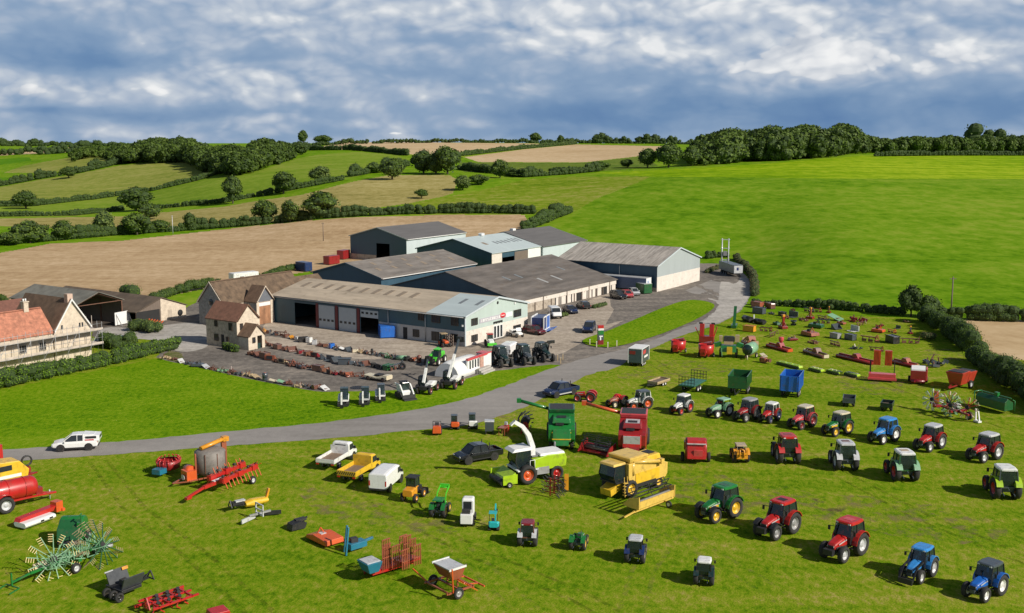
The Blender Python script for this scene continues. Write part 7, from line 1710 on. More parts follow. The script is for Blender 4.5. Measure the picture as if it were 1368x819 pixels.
t = T('mower_conditioner', 'long dark green machine with grey panel and hoop guards under the hedge', 'mower', 1328, 548, (14, 4)); t.a('body', MB().prism([(-.8, .4), (.7, .5), (.6, 1.4), (-.3, 1.9), (-.8, 1.5)], -2.3, 2.3, 'y'), 'dgreen'); t.a('grey_panel', bx((.15, 0, 1.68), (.7, 4.0, .06), ry=.5), 'grey'); t.a('rail', MB().tube([(.75, -2.4, .2), (.75, -2.4, 1.6), (.3, -2.4, 1.8)], .06).tube([(-.9, 2.4, .2), (-.9, 2.4, 2.0), (.3, 2.4, 2.0), (.7, 2.4, .2)], .06).bar((.2, -2.3, 1.95), (.2, 2.3, 1.95), .12), 'green'); t.a('gearbox', bx((0, -.3, 2.1), (.4, .5, .5)), 'green')
t.r.rotation_euler.z += PI / 2
t = T('four_rotor_rake', 'big folded hay rake with red, white and green tine arms and a black wheel', 'hay rake', 1268, 556, (-30, -10), None, 1.0); t.a('frame', MB().bar((-3.2, 0, .9), (3.4, 0, .9), .22).box((-1.4, 0, 1.0), (.4, 2.4, .25)).box((1.4, 0, 1.0), (.4, 2.4, .25)), 'dred')
for x, y, aa, m1, m2 in ((-2.4, -.5, -1.0, 'red', 'cream'), (-.8, .6, -1.1, 'dgreen', 'palegreen'), (.9, -.6, -1.15, 'orange', 'white'), (2.5, .5, -1.2, 'silver', 'white')): rotor(t, TM(Vector((x, y, 1.55))) @ RX(aa) @ RY(R.uniform(-.3, .3)), 1.35, 10, P_[m1], P_[m2], tl=.4)
t.a('white_cover', bx((.2, -1.2, 1.2), (.9, .5, .4)), WHITE); mb = MB()
for k in range(4): mb.bar((1.9 + .2 * k, .1, .9), (2.0 + .22 * k, .1, 2.6), .08)
t.a('red_struts', mb, 'red'); t.a('white_stand', MB().bar((-3.3, -1.0, .1), (-3.2, -1.0, 1.6), .14).bar((-3.9, -1.0, .1), (-3.6, -1.0, 1.4), .14).box((-3.6, -1.0, .15), (.8, .5, .2)), WHITE)
for x, y in ((.6, -1.5), (-2.2, -1.0)): t.wheel(x, y, .5, .35, 'slate')
for i, (u, v) in enumerate(((1055, 490), (1091, 496.5), (1115, 499.5), (1139, 503))):
    t = T('mower_bed', ['lime green mower bed at the left end of the lime row', 'lime and white mower deck, second in the lime row', 'lime and white mower deck, third in the lime row', 'green tipped mower deck at the right end of the lime row'][i], 'mower deck', u, v, (20, 5), 'lime mower decks lying in a row'); L_ = 4.6 if i == 0 else 2.4
    t.a('deck', bx((0, 0, .35), (L_, .8, .3), tx=.95), 'lime'); t.a('front_lip', bx((0, -.45, .25), (L_, .14, .25)), 'bottle'); mb = MB()
    for k in range(3): mb.box((-L_ * .3 + k * L_ * .3, .1, .53), (L_ * .16, .3, .06), rz=.3)
    t.a('pale_plate', mb, 'cream' if i else 'lime')
# small implements standing in rows at the far end of the field, and scrap in the yard
def small(u, v, d, kind, col, label, cat, name, group, s=1.):
    t = T(name, label, cat, u, v, d, group, s)
    m = P_['rusty' if col in ('rust', 'orange') and R.random() < .8 and 'scrap' in group else col]
    if kind == 'box': t.a('box', bx((0, 0, .5), (1.9, 1.0, .9), tx=.96, ty=.96), m); t.a('rim', bx((0, -.5, .95), (2.0, .1, .12)).box((0, .5, .95), (2.0, .1, .12)), m); t.a('base', bx((0, 0, .06), (1.9, .9, .1)), BLK)
    elif kind == 'plough':
        t.a('beam', MB().bar((-1.4, -.3, .8), (1.4, .4, .8), .16), m); mb = MB()
        for k in range(3): x = -1.1 + k * 1.0; mb.bar((x, -.2 + k * .25, .8), (x + .1, -.2 + k * .25, .2), .1).box((x + .25, -.15 + k * .25, .25), (.7, .12, .4), rz=.5)
        t.a('shares', mb, 'brown'); mb = MB(); linkage(mb, 1.5, 1.3); t.a('headstock', mb, m)
    elif kind == 'roll': t.a('roll', MB().cyl((-1.1, 0, .48), (1.1, 0, .48), .48, n=14), m); [t.a('end_frame', bx((x, 0, .5), (.08, 1.0, .3)), BLK) for x in (-1.15, 1.15)]
    elif kind == 'topper': t.a('deck', MB().prism([(-1.1, .15), (1.1, .15), (1.0, .55), (-.9, .65)], -.7, .7, 'y'), m); mb = MB(); linkage(mb, .4, 1.2); t.a('headstock', mb, m); t.a('gearbox', bx((-.2, 0, .75), (.4, .4, .3)), DSLATE)
    elif kind == 'spinner': t.a('hopper', MB().lathe([(.15, .5), (.8, 1.1), (.8, 1.35), (.7, 1.35)], n=12, ax='z'), m); t.a('frame', bx((0, .4, .3), (1.2, .1, .5)).box((0, -.4, .3), (1.2, .1, .5)).cyl((0, 0, .2), (0, 0, .6), .2), BLK)
    elif kind == 'upright': t.a('mast', MB().bar((0, 0, .2), (.1, 0, 2.1), .35, .3), m); t.a('base', bx((0, 0, .25), (1.5, 1.0, .4)).bar((-.6, -.3, .3), (0, 0, 1.4), .12).bar((.7, .3, .3), (0, 0, 1.4), .12), 'dred'); t.a('head', bx((.05, 0, 2.15), (.4, .4, .35)), 'amber')
    elif kind == 'heap':
        mb = MB()
        for k in range(14): mb.box((R.uniform(-1.1, 1.1), R.uniform(-.6, .6), R.uniform(.1, .45)), (R.uniform(.2, .8), R.uniform(.08, .35), R.uniform(.08, .4)), rz=R.uniform(0, 3), ry=R.uniform(-.4, .4))
        t.a('pile', mb, m); mb = MB()
        for k in range(4): a_ = R.uniform(-.9, .7); mb.bar((a_, R.uniform(-.4, .4), .1), (a_ + R.uniform(-.4, .5), R.uniform(-.4, .4), R.uniform(.5, 1.1)), .08)
        t.a('bars', mb, 'brown')
    elif kind == 'tyres':
        for k in range(3): t.a('tyre', MB().lathe([(.25, -.12), (.5, -.12), (.52, .0), (.5, .12), (.25, .12), (.25, -.12)], (R.uniform(-.05, .05), 0, .14 + .26 * k), 'z', 16), TYRE)
    elif kind == 'bucket': t.a('shell', MB().prism([(-.5, .1), (.5, .05), (.55, .12), (-.35, .2), (-.4, .8), (-.5, .85)], -.8, .8, 'y'), m); t.a('side', MB().prism([(-.5, .1), (.5, .05), (-.35, .85), (-.5, .85)], -.82, -.79, 'y').prism([(-.5, .1), (.5, .05), (-.35, .85), (-.5, .85)], .79, .82, 'y'), m); t.a('bracket', bx((-.55, 0, .5), (.12, .9, .5)), BLK)
    elif kind == 'gear': t.a('casing', bx((-.2, 0, .4), (.9, .6, .6), tx=.8).cyl((.1, 0, .45), (.8, 0, .45), .2), m); t.a('flange', MB().cyl((-.7, 0, .42), (-.62, 0, .42), .4, n=14), 'brown'); t.a('flange', MB().cyl((.8, 0, .45), (.86, 0, .45), .3, n=12), 'brown')
    elif kind == 'barrel': t.a('barrel', MB().lathe([(.01, 0), (.45, 0), (.48, .35), (.45, .7), (.5, .72), (.5, 1.4), (.3, 1.45), (.01, 1.46)], n=14, ax='z'), m); t.a('lid', MB().cyl((0, 0, 1.46), (0, 0, 1.56), .25, n=10), 'rust')
    elif kind == 'cube': t.a('tank', bx((0, 0, .62), (1.0, 1.0, 1.0), tx=.97, ty=.97), m); t.a('pallet', bx((0, 0, .07), (1.1, 1.1, .12)), WOODB); t.a('cap', MB().cyl((0, 0, 1.12), (0, 0, 1.2), .16), BLK)
    elif kind == 'sheet': t.a('sheet', bx((0, 0, .35), (1.6, .9, .06), ry=.3, rx=.15), m); t.a('support', bx((.2, 0, .16), (.5, .5, .3)), 'brown')
    elif kind == 'wheel': t.wheel(0, 0, .6, .35, col, z=.6); t.a('axle', MB().cyl((0, -.6, .6), (0, .6, .6), .08), 'brown')
    elif kind == 'grab': t.a('frame', bx((0, 0, .5), (1.6, .12, .8)), m); mb = MB(); [mb.bar((-.7 + k * .23, 0, .15), (-.7 + k * .23, -.9, .1), .06) for k in range(7)]; t.a('tines', mb, m); t.a('bracket', bx((0, .12, .6), (.8, .2, .4)), BLK)
    return t
FG = 'small implements in rows at the far end of the field'
for u, v, k, c, s, nm, lb in (
    (1012, 411, 'box', 'rust', 1.25, 'crate', 'rusty red crate at the head of the back row by the pale road'), (1029, 412, 'box', 'brown', 1.1, 'crate', 'brown crate right of the rusty red one'), (1014, 419, 'box', 'slate', 1.25, 'crate', 'dark grey crate in front of the rusty red one'),
    (1031, 420, 'heap', 'slate', .7, 'scrap_heap', 'low dark heap right of the grey crate'), (1045, 422, 'box', 'black', .8, 'crate', 'small black box in the second back row'), (1060, 424, 'grab', 'slate', 1.3, 'muck_grab', 'wide dark grab lying flat in the second back row'),
    (1060, 415, 'heap', 'brown', .6, 'scrap_heap', 'tiny brown heap under the low hedge'), (1080, 417, 'plough', 'slate', .9, 'plough', 'black plough under the low hedge'), (1090, 417, 'plough', 'rust', .8, 'plough', 'rusty plough right of the black one under the low hedge'), (1107, 418, 'upright', 'brown', .55, 'post_driver', 'short brown post driver under the low hedge'),
    (1082, 426, 'upright', 'rust', .95, 'post_driver', 'rusty upright post driver with orange head in the second back row'), (1098, 427, 'plough', 'brown', .8, 'plough', 'brown plough right of the rusty post driver'), (1116, 428, 'sheet', 'palegreen', 1.7, 'sheeted_heap', 'pale green sheet peaked like a tent'), (1144, 430, 'heap', 'maroon', 1.5, 'scrap_heap', 'maroon tangle of machinery in the shade of the hedge'),
    (999, 430, 'roll', 'black', 1.15, 'wrapped_bale', 'black wrapped roll left of the white post'), (1015, 433, 'roll', 'black', 1.0, 'wrapped_bale', 'black wrapped roll right of the white post'), (1038, 434, 'topper', 'dgreen', .7, 'topper', 'small dark green topper near the red upright'), (1046, 439, 'upright', 'dred', 1.1, 'post_driver', 'dark red upright post driver with orange head'),
    (1060, 435, 'spinner', 'slate', .7, 'spreader', 'small dark cone spreader'), (1090, 438, 'topper', 'dgreen', 1.2, 'topper', 'dark green topper in the middle of the field rows'), (1118, 440, 'bucket', 'slate', 1.1, 'bucket', 'grey loader bucket right of the dark green topper'), (1142, 443, 'grab', 'silver', 1.2, 'muck_grab', 'pale grey grab with tines up'),
    (1173, 444, 'topper', 'orange', 1.0, 'topper', 'orange topper near the hedge shade'), (1191, 445, 'plough', 'orange', .7, 'plough', 'orange plough right of the orange topper'), (1001, 443, 'box', 'amber', 1.1, 'crate', 'yellow lidded box behind the pale tank'), (1022, 443, 'plough', 'maroon', .8, 'plough', 'maroon plough right of the yellow box'),
    (1082, 449, 'topper', 'rust', 1.3, 'topper', 'rust orange topper in the third row'), (1116, 452, 'box', 'grey', .95, 'crate', 'grey crate in the third row'), (1136, 454, 'box', 'slate', 1.0, 'crate', 'slate blue crate right of the grey one in the third row'), (1161, 457, 'plough', 'rust', 1.1, 'plough', 'rust coloured plough in the third row'),
    (1192, 458, 'box', 'black', 1.25, 'crate', 'black box at the right end of the third row'), (1215, 459, 'plough', 'brown', 1.0, 'plough', 'brown plough beside the pale flowers under the hedge'), (1216, 446, 'upright', 'slate', .6, 'post_driver', 'dark upright post driver in the hedge shade'), (1212, 431, 'heap', 'brown', .7, 'scrap_heap', 'pinkish brown heap in the hedge corner'),
    (1022, 485, 'gear', 'rust', 1.1, 'gearbox', 'small rusty gearbox left of the lime mower bed'), (1020, 477, 'sheet', 'cream', .8, 'plate', 'cream plate standing behind the rusty gearbox'), (1247, 489, 'heap', 'slate', 1.7, 'scrap_heap', 'grey tangle of tines by the hedge gap')):
    small(u, v, (14, 3 + R.uniform(-2, 2)), k, c, lb, nm.replace('_', ' '), nm, FG, s)
t = T('marker_post', 'white post between two black rolls', 'post', 1007, 431); t.a('post', bx((0, 0, .7), (.2, .2, 1.4)), WHITE); t.a('cap', bx((0, 0, 1.43), (.24, .24, .06)), WHITE)
t = T('conveyor', 'dark green elevator leaning up beside the pale road', 'conveyor', 981, 437, (6, -10)); t.a('elevator', MB().bar((-.8, 0, .4), (1.2, 0, 3.6), .5, .25), 'dgreen'); t.a('base', bx((-.3, 0, .3), (2.6, 1.0, .5)), 'dgreen')
# yard: rows of scrap laid out for sale.  (row name, outline, items)
ORD = 'first second third fourth fifth sixth seventh eighth ninth tenth eleventh twelfth thirteenth fourteenth fifteenth sixteenth seventeenth eighteenth nineteenth twentieth'.split() + ['twenty-' + w for w in 'first second third fourth fifth sixth seventh eighth ninth'.split()]
CW = {'rust': 'rusty orange', 'brown': 'rusty brown', 'slate': 'dark grey', 'grey': 'grey', 'silver': 'pale grey', 'cream': 'cream', 'white': 'white', 'blue': 'blue', 'amber': 'yellow', 'black': 'black', 'maroon': 'dark red', 'palegreen': 'pale green', 'lime': 'lime', 'orange': 'orange', 'tan': 'tan', 'dgreen': 'dark green'}
KN = {'box': ('crate', 'crate'), 'plough': ('plough_part', 'plough part'), 'heap': ('scrap_heap', 'scrap heap'), 'tyres': ('tyre_stack', 'stack of tyres'), 'bucket': ('digger_bucket', 'digger bucket'), 'gear': ('gearbox', 'gearbox'), 'barrel': ('barrel', 'barrel'), 'cube': ('water_tank', 'cube tank'), 'sheet': ('metal_sheet', 'tilted metal sheet'), 'wheel': ('spare_wheel', 'spare wheel'), 'grab': ('grab', 'tined grab'), 'topper': ('mower_deck', 'mower deck'), 'roll': ('roller', 'roller'), 'spinner': ('spreader', 'cone spreader')}
def along(line, n):
    d = dens(line, .5, False); return [d[int(i * (len(d) - 1) / max(1, n - 1))] for i in range(n)]
def row(rname, line, items, s=.8):
    for i, ((u, v), it) in enumerate(zip(along(line, len(items)), items)):
        if not it: continue
        k, c = it.split(':'); nm, word = KN[k]
        small(u, v + R.uniform(-.6, .6), (R.uniform(6, 12), R.uniform(-3, 5)), k, c, '%s %s, %s from left in the %s' % (CW[c], word, ORD[i], rname), word, nm, 'scrap laid out in the ' + rname, s * R.uniform(.85, 1.1))
row('yard row nearest the workshop', [(352, 444), (375, 449), (400, 455), (430, 463), (470, 470), (510, 477), (560, 484)],
    'topper:amber gear:slate heap:slate plough:brown gear:brown sheet:amber gear:white box:black cube:white cube:silver heap:brown gear:rust cube:blue heap:slate sheet:white bucket:slate gear:cream heap:tan gear:slate wheel:cream heap:slate plough:palegreen heap:dgreen heap:slate roll:palegreen tyres:black gear:rust barrel:brown'.split())
row('row behind the stone cottage', [(351, 459), (366, 465), (395, 471), (422, 477)], 'bucket:orange gear:brown box:brown gear:rust bucket:brown gear:maroon box:rust bucket:maroon'.split(), .85)
row('row of dark buckets', [(432, 480), (455, 486), (490, 489), (520, 494), (538, 494)], 'bucket:slate grab:slate bucket:slate box:slate gear:slate heap:slate bucket:brown tyres:black bucket:slate box:dgreen plough:slate wheel:slate'.split(), .9)
row('row before the cottage porch', [(338, 474), (350, 478), (372, 484), (400, 491), (412, 492)], 'heap:rust bucket:brown box:rust bucket:rust heap:rust bucket:tan plough:rust heap:brown heap:slate heap:brown'.split(), .95)
row('short rusty row mid yard', [(425, 496), (445, 500), (476, 504)], 'box:rust gear:rust bucket:brown heap:maroon gear:rust bucket:rust plough:rust'.split(), .85)
row('line along the lawn edge', [(220, 480), (250, 486), (290, 495), (330, 503), (372, 512), (400, 517), (434, 521)], 'heap:tan heap:brown sheet:white heap:slate topper:slate sheet:silver heap:brown heap:palegreen heap:brown heap:slate heap:tan sheet:tan barrel:slate sheet:cream sheet:palegreen heap:brown heap:tan heap:slate gear:brown sheet:white'.split(), .8)
row('grass row by the low hedge', [(1048, 426), (1110, 433), (1200, 439)], 'plough:rust heap:brown plough:slate topper:rust plough:brown heap:maroon grab:slate'.split(), .8)
row('short grass row by the tank', [(1032, 450), (1066, 456), (1120, 463), (1170, 470)], 'plough:brown topper:maroon heap:rust plough:rust heap:slate plough:maroon'.split(), .85)
t = T('car_chassis', 'stripped cream vehicle shell on the lower yard', 'vehicle shell', 506, 508, (14, 2)); t.a('shell', MB().loft([rring(-2., .75, .3, .75, .1), rring(0, .8, .3, .6, .1), rring(1.9, .7, .3, .85, .1)]), 'cream'); t.a('seat', bx((.1, 0, .75), (.9, 1.1, .3)), BLK); t.a('bonnet', bx((1.5, 0, .85), (.8, 1.2, .1)), 'cream')
for x in (-1.3, 1.3):
    for y in (-1, 1): t.wheel(x, y * .75, .32, .2, 'brown')
t = T('dark_patch', 'round dark patch on the lower yard', 'cover', 478, 518, (1, 0), lift=.035); t.a('plate', MB().lathe([(.01, .01), (.9, .01), (1.0, .0)], n=20, ax='z'), BLK); t.a('rim', MB().lathe([(1.0, .0), (1.04, .015), (1.1, 0)], n=20, ax='z'), BLK)  # flat black disc with a thin rim
t = T('sheet_panel', 'white boarded panel standing before the open hay barn', 'panel', 164, 434, (10, -2)); t.a('panel', bx((0, 0, 1.3), (3.6, .1, 2.3)), WHITE); t.a('prop', MB().bar((-1.5, 0, 2.2), (-1.3, -1.2, 0), .1).bar((1.5, 0, 2.2), (1.3, -1.2, 0), .1), 'grey')
t = T('harrow', 'orange red harrow lying behind the planted bank in the farm yard', 'harrow', 205, 436, (12, 2)); mb = MB()
for k in range(6): mb.bar((-2.0 + .8 * k, -.7, .2), (-2.0 + .8 * k, .7, 1.1), .16)
t.a('frame', mb.bar((-2.2, 0, .7), (2.2, 0, .7), .18), 'orange'); mb = MB(); [mb.bar((-2.0 + .4 * k, .3, .7), (-2.0 + .4 * k, .4, .05), .08) for k in range(11)]; t.a('tines', mb, 'red')
vehicle('hatch', 152, 462, (-10, 3), 'blue car half hidden behind the farm hedge', 'tealblue', 'car')
vehicle('hatch', 139, 459, (-10, 3), 'black car half hidden behind the farm hedge next to the scaffolding', 'black', 'car')
# ---------------------------------------------------------------- trees, hedges, woods
def leafmat(name, stops, trans=.18):
    m, N, L, B = nodes(name)
    g = N.new('ShaderNodeNewGeometry'); cr = N.new('ShaderNodeValToRGB'); e = cr.color_ramp.elements
    nz = N.new('ShaderNodeTexNoise'); nz.inputs['Scale'].default_value = .16; nz.inputs['Detail'].default_value = 2; L.new(g.outputs['Position'], nz.inputs['Vector'])
    ad = N.new('ShaderNodeMath'); ad.operation = 'MULTIPLY_ADD'; ad.inputs[1].default_value = .55; L.new(g.outputs['Random Per Island'], ad.inputs[0])
    mu = N.new('ShaderNodeMath'); mu.operation = 'MULTIPLY_ADD'; mu.inputs[1].default_value = 1.1; mu.inputs[2].default_value = -.32; L.new(nz.outputs['Fac'], mu.inputs[0]); L.new(mu.outputs[0], ad.inputs[2])
    while len(e) < len(stops): e.new(.5)
    for i, c in enumerate(stops): e[i].position = i / (len(stops) - 1); e[i].color = c4(c)
    L.new(ad.outputs[0], cr.inputs['Fac']); L.new(cr.outputs['Color'], B.inputs['Base Color']); B.inputs['Roughness'].default_value = .6; B.inputs['Specular IOR Level'].default_value = .25
    tr = N.new('ShaderNodeBsdfTranslucent'); L.new(cr.outputs['Color'], tr.inputs['Color']); mx = N.new('ShaderNodeMixShader'); mx.inputs[0].default_value = trans
    L.new(B.outputs[0], mx.inputs[1]); L.new(tr.outputs[0], mx.inputs[2]); L.new(mx.outputs[0], N['Material Output'].inputs['Surface'])
    return m
LEAF = {'dark': leafmat('oak_leaves', [(.030, .058, .008), (.058, .100, .013), (.105, .155, .026)]), 'mid': leafmat('ash_leaves', [(.048, .088, .010), (.085, .14, .018), (.145, .20, .038)]), 'pale': leafmat('willow_leaves', [(.08, .125, .02), (.13, .185, .038), (.20, .25, .075)]), 'hedge': leafmat('hedge_leaves', [(.042, .082, .008), (.075, .135, .014), (.135, .195, .03)]), 'lush': leafmat('lush_hedge_leaves', [(.065, .14, .008), (.115, .215, .014), (.20, .29, .035)]), 'dry': leafmat('dry_growth', [(.08, .075, .025), (.13, .115, .045), (.20, .17, .08)])}
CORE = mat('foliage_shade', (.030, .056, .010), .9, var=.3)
BARK = mat('bark', (.085, .065, .05), .9, var=.25)

def leaves(C, Rr, n, size, rng, flat=.85, up=.25):
    """n leaf sprays over balls C (k,3) of radii Rr (k)"""
    k = len(C); w = Rr ** 2; idx = rng.choice(k, n, p=w / w.sum())
    d = rng.normal(size=(n, 3)); d[:, 2] += up; d /= np.linalg.norm(d, axis=1)[:, None]
    rr = Rr[idx] * rng.uniform(.72, 1.08, n)
    P = C[idx] + d * rr[:, None] * np.array([1, 1, flat])
    nrm = d + rng.normal(size=(n, 3)) * .45; nrm /= np.linalg.norm(nrm, axis=1)[:, None]
    t = np.cross(nrm, rng.normal(size=(n, 3))); t /= np.linalg.norm(t, axis=1)[:, None] + 1e-9
    b = np.cross(nrm, t); s = size * rng.uniform(.6, 1.3, n)[:, None] * .5
    V = np.stack([P - t * s - b * s * .7, P + t * s - b * s * .7, P + t * s * .8 + b * s * .7, P - t * s * .8 + b * s * .7], 1).reshape(-1, 3)
    return V, np.arange(n * 4).reshape(-1, 4)

_th = np.linspace(0, PI, 6); _ph = np.linspace(0, 2 * PI, 9)[:-1]
_US = np.array([[math.sin(a) * math.cos(b), math.sin(a) * math.sin(b), math.cos(a)] for a in _th for b in _ph])
_UF = np.array([[i * 8 + j, (i + 1) * 8 + j, (i + 1) * 8 + (j + 1) % 8, i * 8 + (j + 1) % 8] for i in range(5) for j in range(8)])
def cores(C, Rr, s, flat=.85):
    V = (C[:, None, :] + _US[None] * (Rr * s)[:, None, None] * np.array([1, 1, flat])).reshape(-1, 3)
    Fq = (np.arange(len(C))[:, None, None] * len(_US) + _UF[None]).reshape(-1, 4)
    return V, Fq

def clumps(rng, w, h, z0, k, shape='round'):
    C = []; Rr = []
    for i in range(k):
        for _ in range(20):
            p = rng.uniform(-1, 1, 3)
            if np.linalg.norm(p) < 1: break
        p /= max(.35, np.linalg.norm(p)) ** .45
        zz_ = (p[2] + 1) / 2
        f = {'round': math.sqrt(max(.05, 1 - (2 * zz_ - .85) ** 2)), 'tall': .75 * math.sqrt(max(.08, 1 - (2 * zz_ - .8) ** 2)) + .1}[shape]
        r = w * rng.uniform(.17, .27)
        C.append((p[0] * (w / 2 - r) * f * 1.1, p[1] * (w / 2 - r) * f * 1.1, z0 + r * .6 + (h - z0 - r * 1.5) * zz_)); Rr.append(r)
    return np.array(C), np.array(Rr)

TREEM = {}
def tree_meshes(kind, var, w, h, z0, n, size, shape='round'):
    key = (kind, var)
    if key in TREEM: return TREEM[key]
    rng = np.random.default_rng(100 + var * 7 + len(kind)); C, Rr = clumps(rng, w, h, z0, 22, shape)
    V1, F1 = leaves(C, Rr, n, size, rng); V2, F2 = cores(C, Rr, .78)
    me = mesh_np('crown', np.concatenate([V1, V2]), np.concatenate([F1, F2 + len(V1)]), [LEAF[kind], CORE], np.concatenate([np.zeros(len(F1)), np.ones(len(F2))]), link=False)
    mb = MB(); mb.cyl((0, 0, -.4), (.1, 0, z0 + 1.2), w * .035, w * .022, n=7)
    for i in range(5):
        q = 2 * PI * i / 5; c = C[i * 3]; mb.cyl((.1, 0, z0 + .3), tuple(c * .7 + np.array([0, 0, z0 * .3])), w * .016, w * .006, n=5)
    o = mb.build('trunk', BARK); tm = o.data; bpy.data.objects.remove(o)
    TREEM[key] = (me, tm); return TREEM[key]

def tree(u, v, hpx, wpx, label, kind='dark', shape='round', name='tree', cat='tree', group='field trees', var=None, trunk=True, p=None):
    p = at(u, v) if p is None else p
    d = math.sqrt(p.x ** 2 + p.y ** 2 + (p.z - H) ** 2)
    h = hpx * d / F * 1.04; w = wpx * d / F
    var = R.randrange(4) if var is None else var
    cm, tm = tree_meshes(kind, var + (10 if shape == 'tall' else 0), 10., 10., 1.0 if trunk else .2, 1500, .62, shape)
    t = empty(name, (p.x, p.y, p.z - .1), R.uniform(0, 6.28), label, cat, group); t.scale = (w / 10, w / 10, h / 10)
    for nm, m in (('crown', cm), ('trunk', tm)):
        o = bpy.data.objects.new(nm, m); COL.objects.link(o); o.parent = t
    return t
TR = [(35, 279, 23, 37, 'round dark oak alone in the lower left hillside hedge', 'dark'), (182, 282, 31, 47, 'wide dark oak at the end of the strip field', 'dark'), (199, 293, 22, 38, 'pale rounded tree just below the wide oak', 'mid'), (311, 272, 39, 33, 'tall slim tree standing on the green strip edge', 'dark', 'tall'), (379, 259, 31, 37, 'round oak right of the tall slim tree', 'dark'), (428, 243, 22, 34, 'pale bushy tree right of the round oak', 'pale'),
      (40, 325, 30, 52, 'broad bushy tree in the stubble hedge near the left edge', 'mid'), (85, 321, 26, 34, 'smaller dark tree right of the broad bushy tree', 'mid'), (12, 328, 18, 34, 'low tree in the stubble hedge at the left edge', 'mid'), (140, 314, 31, 34, 'pale willow like tree in the stubble hedge', 'pale'), (183, 314, 30, 42, 'dark rounded tree right of the pale willow like tree', 'mid'), (254, 308, 24, 22, 'small dark tree in the stubble hedge', 'dark'), (213, 310, 16, 34, 'low bushy tree between the rounded and small dark trees', 'hedge'),
      (92, 238, 15, 24, 'far dark tree in the valley hedge', 'dark'), (355, 298, 33, 38, 'leftmost of three leafy trees at the stubble edge', 'mid'), (388, 297, 31, 34, 'middle one of three leafy trees at the stubble edge', 'mid'), (430, 292, 37, 58, 'broad rightmost tree of three at the stubble edge', 'mid'), (524, 240, 30, 38, 'leafy tree on the crest of the dry pasture', 'mid'), (500, 231, 14, 40, 'low spreading bush left of the crest tree', 'mid'), (566, 232, 32, 42, 'dark tree at the left of the tall copse', 'dark'), (598, 233, 40, 46, 'tallest tree of the small copse', 'mid'), (582, 233, 30, 30, 'dark tree in the middle of the small copse', 'dark'),
      (668, 238, 27, 27, 'single tree at the rough pasture corner', 'mid'), (618, 254, 21, 30, 'pale bushy tree left of the rough pasture', 'pale'), (640, 247, 15, 32, 'low bushy tree at the rough pasture edge', 'mid'), (563, 265, 13, 24, 'small bush alone low on the dry pasture', 'hedge'), (405, 191, 19, 18, 'pale tree on the skyline left of the far stubble', 'mid', 'tall'), (432, 190, 13, 26, 'rounded tree on the skyline right of the pale one', 'mid'), (715, 191, 14, 19, 'lone rounded skyline tree between the stubble fields', 'mid'), (749, 191, 13, 12, 'lone narrow skyline tree right of the rounded one', 'dark', 'tall'), (875, 192, 13, 18, 'dark skyline tree near the right wood', 'dark'), (855, 192, 10, 16, 'small skyline tree near the right wood', 'dark'),
      (402, 207, 17, 26, 'dark tree at the right end of the left wood', 'dark'), (865, 224, 27, 30, 'tree at the left end of the right wood', 'mid'), (893, 224, 34, 42, 'big pale topped tree before the right wood', 'mid'), (923, 222, 27, 32, 'rounded tree before the right wood', 'mid'), (838, 224, 12, 24, 'low tree left of the right wood', 'mid'), (800, 228, 13, 34, 'low bushes along the bright field corner', 'hedge'), (745, 233, 11, 30, 'small bush in the rough pasture hedge', 'hedge'), (768, 231, 9, 20, 'small dark bush right of another in the pasture hedge', 'dark'), (694, 236, 8, 34, 'low scrub patch right of the single tree', 'hedge'),
      (1217, 423, 42, 38, 'very dark tree at the hedge corner by the small stubble field', 'dark', 'tall'), (1240, 424, 30, 34, 'dark tree behind the very dark corner tree', 'dark'), (3, 415, 22, 22, 'green bush behind the farmhouse roof at the left edge', 'mid')]
for r in TR:
    tree(*r[:5], kind=r[5], shape=r[6] if len(r) > 6 else 'round', name='bush' if r[2] < 16 and 'bush' in r[4] else 'tree', cat='bush' if r[2] < 16 and 'bush' in r[4] else 'tree')

def hedge(line, h, w, label, kind='hedge', dn=1., size=None, group='field hedges', rough=.3, px=True, name='hedge', cat='hedge'):
    """bushy hedge along a line on the land"""
    P = np.array([tuple(at(*q)) for q in dens(line, 5, False)]) if px else np.array(line, float)
    seg = np.linalg.norm(np.diff(P, axis=0), axis=1); S = np.concatenate([[0], np.cumsum(seg)]); Lh = S[-1]
    dist = np.hypot(*P[len(P) // 2][:2]); size = size or max(.16, dist * .00075)
    rng = np.random.default_rng(int(Lh * 10) % 9999)
    n = max(4, int(Lh / (h * .27))); s = (np.arange(n) + .5) / n * Lh
    s = np.clip(s + rng.uniform(-.3, .3, n) * h, 0, Lh)
    hh = h * (1 + rough * .7 * (rng.random(n) - .5) + rough * .7 * np.sin(s * .21 + rng.random() * 6) * np.sin(s * .083 + 1))
    X = np.interp(s, S, P[:, 0]); Y = np.interp(s, S, P[:, 1]); Z = ztv(X, Y)
    C = []; Rr = []
    for i in range(n):
        r = hh[i] * .42
        for z_ in ((.3, .68) if h > w * .7 else (.5,)):
            C.append((X[i] + rng.uniform(-.2, .2) * w, Y[i] + rng.uniform(-.2, .2) * w, Z[i] + hh[i] * z_)); Rr.append(max(r, w * .35) * rng.uniform(.85, 1.1))
    C = np.array(C); Rr = np.array(Rr)
    m = int(min(60000, dn * 2.2 * Lh * (h * 2 + w) / size ** 2 * .5))
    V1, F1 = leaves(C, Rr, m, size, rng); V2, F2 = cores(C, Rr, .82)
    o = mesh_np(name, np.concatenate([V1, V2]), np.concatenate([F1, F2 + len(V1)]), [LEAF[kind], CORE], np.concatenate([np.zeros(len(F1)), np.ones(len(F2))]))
    return tag(o, label, cat, group)
hedge([(-60, 334), (0, 328), (70, 322), (160, 314), (240, 309), (330, 302)], 3.4, 2.6, 'long bushy hedge along the top of the big stubble field, left half', 'hedge', rough=.5)
